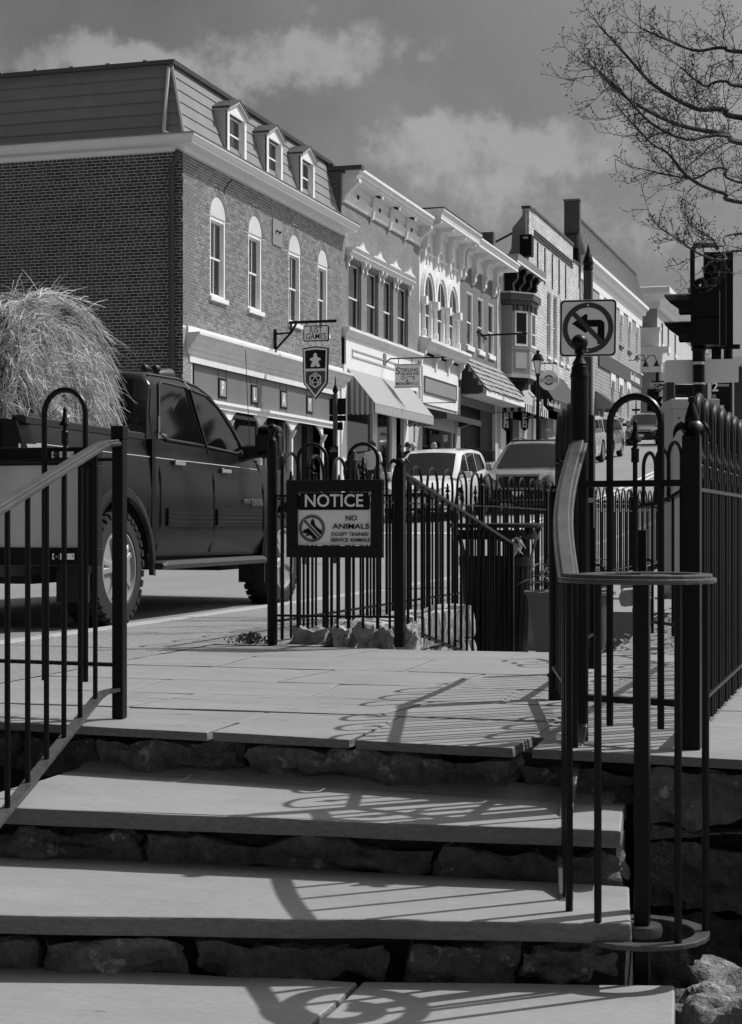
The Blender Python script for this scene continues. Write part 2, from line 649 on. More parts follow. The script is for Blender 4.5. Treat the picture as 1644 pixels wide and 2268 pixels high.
def text(name, body, mat, parent, origin, xdir, updir, height, align='CENTER', width=None, depth=.002, bold=0., squeeze=1.0, spacing=1.0):
    cu = bpy.data.curves.new(name, 'FONT')
    cu.body = body
    cu.align_x = align
    cu.align_y = 'CENTER'
    cu.extrude = .5 * depth / max(height, 1e-6)
    cu.offset = bold
    cu.resolution_u = 3
    cu.space_character = spacing
    tmp = bpy.data.objects.new('tmp_text', cu)
    COL.objects.link(tmp)
    dg = bpy.context.evaluated_depsgraph_get()
    dg.update()
    me = bpy.data.meshes.new_from_object(tmp.evaluated_get(dg))
    bpy.data.objects.remove(tmp)
    bpy.data.curves.remove(cu)
    x, u = Vector(xdir).normalized(), Vector(updir).normalized()
    n = x.cross(u).normalized()
    xs = [v.co.x for v in me.vertices]
    w = max(xs) - min(xs)
    hx = width / w if width else height * squeeze
    mt = Matrix(((x.x * hx, u.x * height, n.x * height, origin[0]), (x.y * hx, u.y * height, n.y * height, origin[1]),
                 (x.z * hx, u.z * height, n.z * height, origin[2]), (0, 0, 0, 1)))
    me.transform(INV[parent.name] @ mt)
    me.name = name
    me.materials.clear()
    me.materials.append(mat)
    return link(name, me, parent)


def lerp(a, b, t):
    return a + (b - a) * t


def interp(tab, x):
    if x <= tab[0][0]:
        return tab[0][1]
    for (a, b) in zip(tab, tab[1:]):
        if x <= b[0]:
            return a[1] + (b[1] - a[1]) * (x - a[0]) / (b[0] - a[0])
    return tab[-1][1]


RZ = [(-60, -.10), (10, -.07), (17, -.07), (22, .0), (30, .22), (38, .60), (43, .93), (50, 1.45), (57, 2.12), (64, 2.72), (75, 3.6), (87, 4.5), (98, 5.2), (112, 6.0), (140, 7.5), (220, 11)]


def rz(y):
    s = 0
    for k in range(-3, 4):
        s += interp(RZ, y + k * 1.2)
    return s / 7


def noisy(p, sc, seed=0.):
    return noise.noise(Vector((p[0] * sc + seed, p[1] * sc + seed * 1.7, p[2] * sc - seed)))


def rock(mb, c, size, seed, n=6, rough=.09, square=.72):
    """an irregular squared block: c centre, size half extents"""
    c = Vector(c)
    idx = {}
    vs, fs = [], []

    def vert(i, j, k):
        key = (i, j, k)
        if key in idx:
            return idx[key]
        q = Vector((2 * i / n - 1, 2 * j / n - 1, 2 * k / n - 1))
        sp = q.normalized() * 1.25
        p = q * square + Vector((max(-1, min(1, sp.x)), max(-1, min(1, sp.y)), max(-1, min(1, sp.z)))) * (1 - square)
        w = Vector((c.x + p.x * size[0], c.y + p.y * size[1], c.z + p.z * size[2]))
        d = noisy(w, 5.5, seed) * rough + noisy(w, 14, seed) * rough * .5 + ((noisy(w, 34, seed) * .3 - abs(noisy(w, 9, seed + 7)) * .9) * rough if n > 8 else 0)
        w += Vector((p.x, p.y, p.z)).normalized() * d
        idx[key] = len(vs)
        vs.append(w)
        return idx[key]
    for a in range(n):
        for b in range(n):
            for (fa, k) in ((0, 0), (0, n), (1, 0), (1, n), (2, 0), (2, n)):
                q = []
                for (da, db) in ((0, 0), (1, 0), (1, 1), (0, 1)):
                    ij = [a + da, b + db]
                    ij.insert(fa, k)
                    q.append(vert(*ij))
                if k == 0:
                    q.reverse()
                fs.append(tuple(q))
    return mb.add(vs, fs)

# ------------------------------------------------------------ ground, road, pavements
def sheet(xs, ys, zf):
    mb = MB()
    vs = [(x, y, zf(x, y)) for y in ys for x in xs]
    n = len(xs)
    fs = [(j * n + i, j * n + i + 1, (j + 1) * n + i + 1, (j + 1) * n + i) for j in range(len(ys) - 1) for i in range(n - 1)]
    return mb.add(vs, fs)


def gz(x, y):
    if x > -3.68 and y < 9.1:
        return -.75 if y > -1 else -1.2
    if -3.24 < x < -1.45 and 9.1 < y < 14.2:
        return -.38
    if x > -3.24 and y > 9.1:
        return rz(y) - .04 if y > 16 else -.05
    return rz(y) - .05


gxs = [-900, -300, -120, -60, -30, -15, -13, -5, -3.7, -3.66, -3.26, -3.22, -1.47, -1.43, 0, 4, 12, 40, 120, 300, 900]
gys = [-300, -60, -10, -1.02, -.98, 3, 9.08, 9.12, 11, 13, 14.18, 14.22] + list(range(16, 64, 2)) + list(range(64, 224, 5)) + [260, 500, 1500]
structure('ground', sheet(gxs, gys, gz), GROUND, fix=False)
rys = [-40, -20, -10, 0, 6, 12, 15, 17] + [18 + 1.5 * i for i in range(62)] + [115, 120, 130, 140, 160, 180, 200]
structure('road', sheet([-13, -10.5, -7.8, -5], rys, lambda x, y: rz(y) + .03 * (1 - ((x + 9) / 4) ** 2)), ASPHALT, fix=False)
structure('cross_street', sheet([-110, -60, -30, -13], [23, 26, 29, 32.5], lambda x, y: rz(y) + .004), ASPHALT, fix=False)
structure('far_cross_street', sheet([-80, -40, -13], [110.2, 113, 117], lambda x, y: rz(y) + .004), ASPHALT, fix=False)
for dx in (0, .26):
    mb = sheet([-7.62 - dx, -7.5 - dx], [q for q in rys if 34 <= q <= 108], lambda x, y: rz(y) + .03 * (1 - ((x + 9) / 4) ** 2) + .006)
    structure('centre_line', mb, LINE, fix=False)
structure('stop_line', sheet([-12.9, -7.9], [34.0, 34.5], lambda x, y: rz(y) + .036), LINE, fix=False)
# near pavement of rough concrete with its kerb, in slabs
pav = structure('pavement', sheet([-4.84, -3.68], [-12, -4, 0, 3, 6, 9.12], lambda x, y: 0.0), CONC, fix=False)
structure('pavement', sheet([-4.84, -3.05], [9.12, 12, 15, 17] + [18 + 1.5 * i for i in range(48)], lambda x, y: rz(y) + .07), CONC, fix=False)
kb = bpy.data.objects.new('kerb', MB().box(0, .01, 0, .01, -.02, -.01).mesh('kerb', KERB))
COL.objects.link(kb)
kb['kind'] = 'structure'
INV['kerb'] = Matrix.Identity(4)
y = -6.0
while y < 60:
    L_ = 2.2
    z0, z1 = rz(y), rz(y + L_)
    mb = MB()
    mb.add([(-5, y, z0 - .2), (-4.842, y, z0 - .2), (-4.842, y + L_ - .015, z1 - .2), (-5, y + L_ - .015, z1 - .2),
            (-5, y, z0 + .072), (-4.842, y, z0 + .074), (-4.842, y + L_ - .015, z1 + .074), (-5, y + L_ - .015, z1 + .072)],
           [(0, 3, 2, 1), (4, 5, 6, 7), (0, 1, 5, 4), (1, 2, 6, 5), (2, 3, 7, 6), (3, 0, 4, 7)])
    part('kerb_stone', mb, KERB, kb, bevel=.012)
    y += L_
structure('far_pavement', sheet([-15.3, -13.2], [33, 35] + [36.5 + 1.5 * i for i in range(49)], lambda x, y: rz(y) + .14), CONC, fix=False)
mb = sheet([-13.2, -13.0], [33, 35] + [36.5 + 1.5 * i for i in range(49)], lambda x, y: rz(y) + .142)
mb2 = sheet([-13.0, -12.998], [33, 35] + [36.5 + 1.5 * i for i in range(49)], lambda x, y: rz(y) + (.142 if x < -12.999 else -.1))
mb.add(mb2.v, mb2.f)
structure('far_kerb', mb, KERB, fix=False)

# ------------------------------------------------------------ landing of bluestone flags
def yfront(x):
    return 5.38 - .098 * (x + 2.9)


land = structure('landing', MB().prism([(-3.67, yfront(-3.67) + .30, -.5), (.6, yfront(.6) + .30, -.5), (.6, 9.06, -.5), (-3.67, 9.06, -.5)], (0, 0, .4955)), GRIT)


def flag(poly, ztop, th, parent, mat, name, bev=.006, front=None):
    """a slab: plan polygon with edges broken into slightly uneven runs"""
    pts = []
    n = len(poly)
    for i in range(n):
        a, b = Vector(poly[i]), Vector(poly[(i + 1) % n])
        L = (b - a).length
        k = max(1, int(L / .16))
        nr = (b - a).normalized()
        nr = Vector((-nr.y, nr.x))
        for q in range(k):
            p = a.lerp(b, q / k)
            j = .006 if q else .003
            pts.append(p + nr * random.uniform(-j, j))
    mb = MB()
    m = len(pts)
    lo = [(p.x + random.uniform(-.004, .004), p.y + random.uniform(-.004, .006), ztop - th) for p in pts]
    hi = [(p.x, p.y, ztop + random.uniform(-.0015, .0015)) for p in pts]
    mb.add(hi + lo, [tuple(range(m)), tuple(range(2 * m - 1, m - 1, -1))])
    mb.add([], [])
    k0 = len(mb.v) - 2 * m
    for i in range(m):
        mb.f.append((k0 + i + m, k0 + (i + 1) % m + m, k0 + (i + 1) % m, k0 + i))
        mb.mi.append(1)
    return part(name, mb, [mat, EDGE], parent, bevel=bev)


JO = .022
rows = [None, 5.92, 6.45, 7.02, 7.68, 8.36, 9.06]
splits = [[-3.68, fz(477, 1617)[0], fz(807, 1627)[0], fz(1162, 1655)[0], -.28, .6],
          [-3.68, -2.75, -1.75, -1.13, -.1, .6],
          [-3.68, -3.0, -2.2, -1.42, -.62, .6],
          [-3.68, -2.55, -1.83, -1.18, -.35, .6],
          [-3.68, -3.1, -2.15, -1.4, -.55, .6],
          [-3.68, -2.72, -1.9, -1.02, -.2, .6]]
for r in range(6):
    xs = splits[r]
    for a, b in zip(xs, xs[1:]):
        sk = .10 * (r % 2) - .04
        j = JO / 2
        gap = .03 if r == 0 and abs(b - xs[3]) < 1e-6 else j
        gapl = .03 if r == 0 and abs(a - xs[3]) < 1e-6 else j
        y1 = rows[r + 1] - j
        if r == 0:
            of = random.uniform(-.012, .012)
            pl = [(a + gapl, yfront(a) + of), (b - gap, yfront(b) + of), (b - j + sk * .5, y1), (a + j + sk * .5, y1)]
        else:
            y0 = rows[r] + j
            pl = [(a + j, y0), (b - j, y0), (b - j + (sk if b < .5 else 0), y1), (a + j + (sk if a > -3.6 else 0), y1)]
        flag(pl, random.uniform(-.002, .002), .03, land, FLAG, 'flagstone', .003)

# ------------------------------------------------------------ stone steps
steps = structure('stone_steps', MB().box(-3.2, -.85, 3.2, 5.3, -1.2, -.62), EARTH)


def line(p, q):
    return lambda x: p[1] + (q[1] - p[1]) * (x - p[0]) / (q[0] - p[0])


f1 = line((-2.5, 4.62), (-.707, 4.76))
f2 = line((-2.16, 3.99), (-.62, 4.36))
f3 = line((-2.16, 3.42), (-.50, 3.92))
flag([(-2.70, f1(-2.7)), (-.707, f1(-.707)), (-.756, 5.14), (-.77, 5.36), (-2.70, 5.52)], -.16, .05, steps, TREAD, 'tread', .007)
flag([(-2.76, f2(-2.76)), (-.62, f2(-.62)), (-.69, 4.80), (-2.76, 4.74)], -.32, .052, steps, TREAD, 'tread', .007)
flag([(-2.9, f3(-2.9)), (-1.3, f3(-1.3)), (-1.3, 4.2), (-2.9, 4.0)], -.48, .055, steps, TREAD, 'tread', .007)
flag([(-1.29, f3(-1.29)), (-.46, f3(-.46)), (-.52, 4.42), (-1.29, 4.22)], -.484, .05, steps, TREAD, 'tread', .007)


def riser(spl, fline, inset, zlo, zhi, depth, mat=ROCK, lab=None):
    for i, (a, b) in enumerate(zip(spl, spl[1:])):
        xm = (a + b) / 2
        d = depth * random.uniform(.9, 1.1)
        off = random.uniform(-.012, .016)
        rock_mb = MB()
        nn = 16 if b - a > .5 else 11
        rock(rock_mb, (xm, fline(xm) + inset + d / 2 + off, (zlo + zhi) / 2 + random.uniform(-.004, .004)), ((b - a) / 2 - .002, d / 2, (zhi - zlo) / 2 * random.uniform(.97, 1.05)), random.random() * 50, nn, .06, .90)
        ang = math.atan2(fline(b) - fline(a), b - a)
        c = Vector((xm, fline(xm), 0))
        rock_mb.v = [tuple(Matrix.Rotation(ang, 3, 'Z') @ (Vector(p) - c) + c) for p in rock_mb.v]
        part('riser_stone', rock_mb, mat, steps, smooth=True)


def pxx(px, py, z):
    return fz(px, py, z)[0]


riser([-3.4, -2.99, pxx(140, 1680, -.09), pxx(500, 1690, -.09), pxx(1140, 1710, -.09), -.72], yfront, .065, -.18, -.056, .2)
riser([-2.75, pxx(310, 1870, -.26), pxx(1000, 1880, -.26), -.70], f1, .065, -.345, -.243, .2)
riser([-2.85, pxx(130, 2090, -.43), pxx(470, 2090, -.43), pxx(905, 2095, -.43)], f2, .07, -.51, -.408, .2)
riser([pxx(958, 2095, -.43), pxx(1165, 2100, -.43), -.635], f2, .07, -.51, -.408, .2)
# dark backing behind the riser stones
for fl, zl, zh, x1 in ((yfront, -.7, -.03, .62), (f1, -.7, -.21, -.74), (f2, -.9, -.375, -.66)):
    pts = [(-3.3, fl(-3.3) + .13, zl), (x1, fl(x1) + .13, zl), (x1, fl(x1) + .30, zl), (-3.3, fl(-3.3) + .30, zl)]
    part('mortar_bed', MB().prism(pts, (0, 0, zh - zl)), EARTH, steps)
# mortar fillets at the back of the treads
part('mortar_fillet', MB().prism([(-2.68, yfront(-2.68) + .02, -.16), (-.8, yfront(-.8) + .02, -.16), (-.8, yfront(-.8) + .10, -.13), (-2.68, yfront(-2.68) + .10, -.13)], (0, .01, .006)), GRIT, steps)

# retaining wall to the right of the steps
rw = thing('retaining_wall', 'dark rough stone wall under the landing right of the steps', 'wall', (-.2, 5.2, -.75))
for (zl, zh, sp) in ((-.205, -.045, [-.72, -.36, .05, .4]), (-.255, -.212, [-.70, -.2, .4]), (-.47, -.262, [-.72, -.30, -.02, .4]), (-.76, -.48, [-.74, -.40, .02, .4])):
    for a, b in zip(sp, sp[1:]):
        mb = MB()
        rock(mb, ((a + b) / 2, yfront((a + b) / 2) + .17 + random.uniform(-.03, .03), (zl + zh) / 2), ((b - a) / 2 - .006, .14, (zh - zl) / 2), random.random() * 40, 12, .045, .84)
        part('wall_stone', mb, ROCK, rw, smooth=True)
for (c, sz) in (((-.30, 4.62, -.62), (.22, .25, .13)), ((.02, 4.75, -.60), (.2, .22, .16)), ((-.42, 4.15, -.78), (.25, .2, .12)), ((-.12, 4.2, -.74), (.18, .2, .12))):
    mb = MB()
    rock(mb, c, sz, random.random() * 40, 14, .07, .45)
    single('boulder', mb, ROCK, {0: 'grey boulder behind the ring of the stair railing', 1: 'grey boulder at the far right under the stone wall', 2: 'low dark boulder beside the lowest step', 3: 'small dark boulder in front of the others at right'}[int((c[0] > -.2)) + 2 * int(c[1] < 4.4)], 'boulder', c, smooth=True)

# ------------------------------------------------------------ ironwork
def spear_mesh():
    pr = [(.0075, -.05), (.0125, -.048), (.0135, -.044), (.0125, -.040), (.0125, -.012), (.014, -.008), (.0125, -.004), (.0075, 0), (.0075, .012), (.013, .014), (.021, .017), (.020, .022), (.0125, .034), (.008, .052), (.0065, .070), (.0075, .074), (.0055, .079), (0, .086)]
    return MB().lathe(pr, n=10).mesh('finial', IRON, True)


SPEAR = spear_mesh()
SPEARH = .086


def picket_mesh(zb, zt, r):
    return MB().tube([(0, 0, zb), (0, 0, zt)], r, 8).mesh('picket', IRON, True)


def hoop_mesh(w, zb, zt, r):
    R_ = w / 2
    pts = [(-R_, 0, zb), (-R_, 0, zt - R_)] + [(-R_ * math.cos(a * PI / 12), 0, zt - R_ + R_ * math.sin(a * PI / 12)) for a in range(1, 12)] + [(R_, 0, zt - R_), (R_, 0, zb)]
    return MB().tube(pts, r, 8).mesh('hoop', IRON, True)


LIB = {}


def lib(key, fn, *a):
    if key not in LIB:
        LIB[key] = fn(*a)
    return LIB[key]


def ball_post(parent, x, y, z0, h, r=.029, ball=.0275):
    o = part('post', MB().lathe([(r, z0), (r, z0 + h - .14), (r * 1.08, z0 + h - .138), (r * 1.08, z0 + h - .132), (r * .93, z0 + h - .12), (r * .93, z0 + h - .105), (r * .6, z0 + h - .098)], (x, y, 0), 14), IRONP, parent, smooth=True)
    zb = z0 + h - ball
    part('ball_cap', MB().lathe([(r * .75, z0 + h - .10), (r * .85, z0 + h - .095), (r * .45, z0 + h - .075), (r * .35, z0 + h - .066), (r * .6, z0 + h - .06), (r * .5, z0 + h - .05)], (x, y, 0), 14)
         .lathe([(ball * math.sin(a * PI / 10), zb - ball * math.cos(a * PI / 10)) for a in range(0, 11)], (x, y, 0), 16), IRON, o, smooth=True)
    return o


def fleur_post(parent, x, y, z0, h, r=.027):
    zt = z0 + h
    o = part('post', MB().box(x - r, x + r, y - r, y + r, z0, zt - .12), IRONP, parent, bevel=.004)
    mb = MB()
    mb.lathe([(r * .95, zt - .122), (r * .9, zt - .115), (.012, zt - .108), (.012, zt - .10), (.018, zt - .095), (.022, zt - .075), (.021, zt - .062), (.013, zt - .035), (.008, zt - .022), (.0095, zt - .019), (.0125, zt - .011), (.0105, zt - .003), (0, zt)], (x, y, 0), 14)
    for k in range(4):
        a = TH + k * PI / 2 + .1
        ca, sa = math.cos(a), math.sin(a)
        rings = []
        for (d, z, w) in ((.008, -.122, .009), (.022, -.098, .020), (.036, -.090, .026), (.050, -.101, .020), (.058, -.120, .005)):
            rings.append([Vector((x + ca * d - sa * w * q, y + sa * d + ca * w * q, zt + z + e)) for (q, e) in ((-1, 0), (-.5, .012), (.5, .012), (1, 0), (.5, -.010), (-.5, -.010))])
        mb.loft(rings, closed=True, cap=True)
    part('finial', mb, IRON, o, smooth=True)
    return o


def fence(name, label, A, B, zf, cat='fence', zt=.83, zb=.15, hoops=(), pickets=(), hw=.17, htop=1.115, spear=1.03, plow=.09, hr=.0105, pr=.0078, group=None, posts=(), worn=False):
    """panel from A to B; hoops / pickets are runs along it in metres"""
    A, B = Vector(A), Vector(B)
    d = (B - A)
    L = d.length
    u = d / L
    rzz = math.atan2(u.y, u.x)
    t = thing(name, label, cat, (A.x, A.y, zf(A.x, A.y)), rzz, group)
    k = max(1, int(L / 2.5))
    for zz in (zt, zb):
        pts = [(A.x + d.x * i / k, A.y + d.y * i / k, zf(A.x + d.x * i / k, A.y + d.y * i / k) + zz) for i in range(k + 1)]
        part('rail', MB().bar(pts, .034, .012 if not worn else .02), IRON, t)
    for s in hoops:
        p = A + u * (s + hw / 2)
        inst('hoop', lib(('h', hw, plow, htop, hr), hoop_mesh, hw, plow, htop, hr), t, T(p.x, p.y, zf(p.x, p.y), rzz))
        m4 = T(p.x, p.y, zf(p.x, p.y), rzz)
        o = inst('picket', lib(('p', plow, spear - SPEARH, pr), picket_mesh, plow, spear - SPEARH, pr), t, m4)
        inst('finial', SPEAR, o, T(p.x, p.y, zf(p.x, p.y) + spear - SPEARH, rzz))
    for s in pickets:
        p = A + u * s
        inst('picket', lib(('p', plow, zt, pr), picket_mesh, plow, zt, pr), t, T(p.x, p.y, zf(p.x, p.y), rzz))
    return t


def flat0(x, y):
    return 0.0


P0 = Vector((-2.615, 5.58))
P1 = Vector((-3.34, 9.15))
P2 = Vector((-2.60, 9.19))
PR = Vector((-.94, 5.43))
PF = Vector((-.575, 5.33))
HP = Vector((-1.245, 6.65))

# left stair railing with its square newel post
t = thing('stair_railing', 'black stair railing with worn flat handrail at the left of the steps', 'railing', (P0.x, P0.y, 0))
part('post', MB().box(P0.x - .021, P0.x + .021, P0.y - .021, P0.y + .021, 0, .99).box(P0.x - .024, P0.x + .024, P0.y - .024, P0.y + .024, .99, 1.04), IRONP, t, bevel=.004)
KN = Vector((-2.643, 5.46))
EN = Vector((-2.31, 3.80))
top = [(P0.x, P0.y - .02, .975), (KN.x + .004, KN.y + .05, .968), (KN.x, KN.y, .956), (-2.46, 4.55, .772), (EN.x, EN.y, .62)]
mb = MB().bar(top, .052, .016)
mb.bar([(p[0], p[1], p[2] + .011) for p in top], .034, .012)
part('handrail', mb, IRONW, t, bevel=.004)
low = [(P0.x, P0.y - .02, .104), (KN.x + .004, KN.y + .05, .098), (KN.x, KN.y, .085), (-2.46, 4.55, -.112), (EN.x, EN.y, -.275)]
part('lower_rail', MB().bar(low, .036, .012), IRONW, t)
for i in range(8):
    s = .03 + i * .20
    p = KN + (Vector((EN.x, EN.y)) - KN).normalized() * s
    f = (KN.y - p.y) / (KN.y - 4.55)
    zt_, zb_ = lerp(.956, .772, f), lerp(.085, -.112, f)
    part('picket', MB().tube([(p.x, p.y, zb_), (p.x, p.y, zt_)], .0088, 8), IRONP, t, smooth=True)

# short panel to the left of it
fence('iron_fence', 'black hoop fence panel behind the left stair railing, carrying the sign seen from behind', (P0.x - .02, P0.y), (-3.72, 5.66), flat0,
      hoops=[P0.x - .02 - fy(192.5, 900, 5.6)[0], .50, .76], pickets=[.9, 1.0], hw=.17, htop=1.175, spear=1.115, zt=.92, zb=.19, plow=.125)

# notice-board panel in the middle
xs_ = lambda px: fy(px, 1300, 9.17)[0] - P1.x
t = fence('iron_fence', 'black hoop fence panel behind the notice board, between two posts', P1, P2, flat0, hoops=[xs_(662), xs_(772)], pickets=[xs_(629), xs_(748), xs_(862)], hw=.168, htop=1.135, spear=1.065, zt=.845, zb=.167, plow=.10)
ball_post(t, P1.x, P1.y, 0, 1.255)
fleur_post(t, P2.x, P2.y, 0, 1.13)
part('stub_finial', MB().lathe([(.006, 1.0), (.012, 1.0), (.012, 1.05), (.006, 1.055), (.014, 1.065), (.006, 1.10), (.008, 1.115), (0, 1.13)], (P2.x - .09, P2.y, 0), 10), IRON, t, smooth=True)

# long fence along the pavement, stepping up with the street
hp = []
s = .06
while s < 15.2:
    hp.append(s)
    s += .435


def zcf(x, y):
    return .0 if y < 17 else rz(y) * .35


t = fence('iron_fence', 'long black hoop fence running up the street beside the pavement', (P1.x, P1.y + .1), (-3.05, 25.2), zcf, hoops=hp, pickets=[q - .0725 for q in hp[1:]], hw=.29, htop=1.10, spear=1.0, zt=.83, zb=.13, plow=.02, hr=.0105)
for yq in (11.6, 14.0, 16.6, 19.2, 21.8, 24.6):
    xq = P1.x + (yq - P1.y) / 16.05 * .29
    part('post', MB().box(xq - .022, xq + .022, yq - .022, yq + .022, zcf(xq, yq) - .1, zcf(xq, yq) + 1.0).lathe([(.03, 1.0), (.014, 1.02), (.024, 1.05), (.01, 1.08), (.012, 1.09), (0, 1.11)], (xq, yq, zcf(xq, yq)), 8), IRONP, t)

# railing that goes down behind the landing
t = thing('stair_railing', 'black railing sloping down behind the landing towards the litter bin', 'railing', (P2.x, P2.y, -.3))
RL = 2.95
part('handrail', MB().bar([(P2.x, P2.y + .03, .965), (P2.x, P2.y + .12, .955), (P2.x, P2.y + RL, .955 - .142 * RL)], .05, .022), IRON, t, bevel=.004)
part('lower_rail', MB().bar([(P2.x, P2.y + .03, .106), (P2.x, P2.y + .12, .10), (P2.x, P2.y + RL, .10 - .165 * RL)], .034, .012), IRON, t)
for i in range(18):
    yy = P2.y + .17 + i * .158
    part('picket', MB().tube([(P2.x, yy, .10 - .165 * (yy - P2.y)), (P2.x, yy, .955 - .142 * (yy - P2.y))], .009, 8), IRONP, t, smooth=True)
part('post', MB().box(P2.x - .02, P2.x + .02, P2.y + RL - .02, P2.y + RL + .02, -.4, .955 - .142 * RL), IRONP, t)

# right-hand panel between the ball post and the leaf-finial post
d = (PF - PR).length
t = fence('iron_fence', 'short black hoop panel between the tall ball post and leaf finial post', PR, PF, flat0, hoops=[.105], pickets=[], hw=.172, htop=1.092, spear=1.02, zt=.819, zb=.139, plow=.055, hr=.0118, pr=.0082, worn=True)
ball_post(t, PR.x, PR.y, 0, 1.298, .0285, .0275)
fleur_post(t, PF.x, PF.y, 0, 1.085, .0275)
# fence behind it up the right edge
hq = [.10 + .25 * i for i in range(14)]
fence('iron_fence', 'black hoop fence going back along the right edge of the landing', (PF.x, PF.y + .03), (PF.x + .02, PF.y + 3.6), flat0, hoops=hq, pickets=[q - .04 for q in hq[1:]], hw=.172, htop=1.10, spear=.97, zt=.80, zb=.13, plow=.04, hr=.0115)
# panel from the ball post back to the gate
hq = [.08 + .27 * i for i in range(4)]
t = fence('iron_fence', 'black hoop fence panel seen end-on behind the tall ball post', PR, HP, flat0, hoops=hq, pickets=[q - .05 for q in hq[1:]], hw=.172, htop=1.10, spear=.99, zt=.82, zb=.13, plow=.06, hr=.0105)
part('gate_sleeve', MB().lathe([(.03, 0), (.03, .09), (.036, .092), (.036, .10), (.028, .105), (.028, .80), (.02, .84)], (HP.x, HP.y, 0), 12), IRONP, t, smooth=True)


def gate(label, A, B, za, zb_, hoops):
    """a swung-open gate leaf with a top rail that dips from the hinge A to the free end B"""
    A, B = Vector(A), Vector(B)
    d = B - A
    L = d.length
    t = thing('gate_leaf', label, 'gate', (A.x, A.y, .1), math.atan2(d.y, d.x))
    pts = []
    for i in range(11):
        f = i / 10
        pts.append((A.x + d.x * f, A.y + d.y * f, lerp(za, zb_, f) - .02 * math.sin(f * PI)))
    part('top_rail', MB().bar(pts, .03, .018), IRON, t)
    part('bottom_rail', MB().bar([(A.x, A.y, .18), (B.x, B.y, .18)], .03, .014), IRON, t)
    part('stile', MB().box(A.x - .018, A.x + .018, A.y - .018, A.y + .018, .08, za + .02), IRONP, t)
    part('stile', MB().box(B.x - .022, B.x + .022, B.y - .022, B.y + .022, .02, zb_ - .13), IRONP, t)
    n = max(3, int(L / .11))
    for i in range(1, n):
        f = i / n
        p = A + d * f
        zt_ = lerp(za, zb_, f) - .02 * math.sin(f * PI)
        part('picket', MB().tube([(p.x, p.y, .12), (p.x, p.y, zt_ + (.0 if i % 2 else .12))], .008, 8), IRONP, t, smooth=True)
    for (f, w) in hoops:
        p = A + d * f
        zt_ = lerp(za, zb_, f) - .02 * math.sin(f * PI)
        inst('hoop', lib(('gh', w), hoop_mesh, w, 0, .27, .0105), t, T(p.x, p.y, zt_, math.atan2(d.y, d.x)))
    ring = [(B.x + .03 + .03 * math.cos(a * PI / 8), B.y, .46 + .04 * math.sin(a * PI / 8)) for a in range(15)]
    part('latch_ring', MB().tube(ring, .006, 6), IRON, t, smooth=True)
    return t


gate('right leaf of the low black gate, its top rail dipping to a latch ring', (-.97, 8.62), (-1.23, 9.03), .855, .785, [(.2, .15), (.5, .15), (.82, .15)])
gate('left leaf of the low black gate, seen edge-on beside the ball post', (HP.x - .01, HP.y + .05), (-1.31, 7.88), .82, .80, [(.12, .17), (.34, .17), (.56, .17)])

# right stair railing with its scrolled end
C = Vector((-.63, 4.51))
RR = .178
t = thing('stair_railing', 'black stair railing ending in a scroll on a newel at the right of the steps', 'railing', (C.x, C.y, -.8))


def scroll(z_start, z_end, turns, r_end, start):
    pts = [Vector(start)]
    ent = C + Vector((-RR * math.cos(TH), -RR * math.sin(TH)))
    n = 10
    s0 = Vector((start[0], start[1]))
    for i in range(1, n):
        f = i / n
        p = s0.lerp(ent, f) + Vector((-.03, 0)) * math.sin(f * PI)
        ze = lerp(z_start, z_end, f ** .93)
        pts.append(Vector((p.x, p.y, ze)))
    m = int(28 * turns)
    for i in range(m + 1):
        a = PI + TH + 2 * PI * turns * i / m
        r = lerp(RR, r_end, max(0, (i / m - .35) / .65) ** 1.0)
        pts.append(Vector((C.x + r * math.cos(a), C.y + r * math.sin(a), z_end - .004 * i / m)))
    return pts


tp = scroll(.945, .548, 1.7, .045, (PR.x, PR.y - .02, .945))
mb = MB().bar(tp, .058, .014)
mb.bar([p + Vector((0, 0, .011)) for p in tp], .036, .012)
part('handrail', mb, IRONW, t, bevel=.004)
lp = scroll(.055, -.373, 1.05, .12, (PR.x + .01, PR.y - .02, .055))
part('lower_rail', MB().bar(lp, .04, .014), IRONW, t, bevel=.003)
part('hub', MB().lathe([(.02, -.385), (.05, -.385), (.054, -.37), (.05, -.357), (.02, -.357)], (C.x + .015, C.y, 0), 20), IRONW, t, smooth=True)
part('newel', MB().box(C.x + .015 - .0195, C.x + .015 + .0195, C.y - .0195, C.y + .0195, -1.0, .54), IRON, t, bevel=.003)


def along(pts, f):
    i = f * (len(pts) - 1)
    k = int(i)
    return pts[k].lerp(pts[min(k + 1, len(pts) - 1)], i - k)


for i in range(5):
    f = (1.6 + i * 1.75) / (len(tp) - 1)
    a_ = along(tp, f)
    b_ = along(lp, (1.6 + i * 1.75) / (len(lp) - 1))
    part('picket', MB().tube([(b_.x, b_.y, b_.z), (b_.x, b_.y, a_.z)], .0095, 8), IRON, t, smooth=True)
for deg in (183, 228, 297, 352):
    a = math.radians(deg) + TH
    x, y = C.x + RR * math.cos(a), C.y + RR * math.sin(a)
    part('picket', MB().tube([(x, y, -.37), (x, y, .545)], .0098, 8), IRON, t, smooth=True)

# ------------------------------------------------------------ notice board and the board seen from behind
def rect_frame(mb, y0, y1, x0, x1, z0, z1, w):
    mb.box(x0, x1, y0, y1, z1 - w, z1).box(x0, x1, y0, y1, z0, z0 + w).box(x0, x0 + w, y0 + .002, y1 - .002, z0 + w, z1 - w).box(x1 - w, x1, y0 + .002, y1 - .002, z0 + w, z1 - w)
    return mb


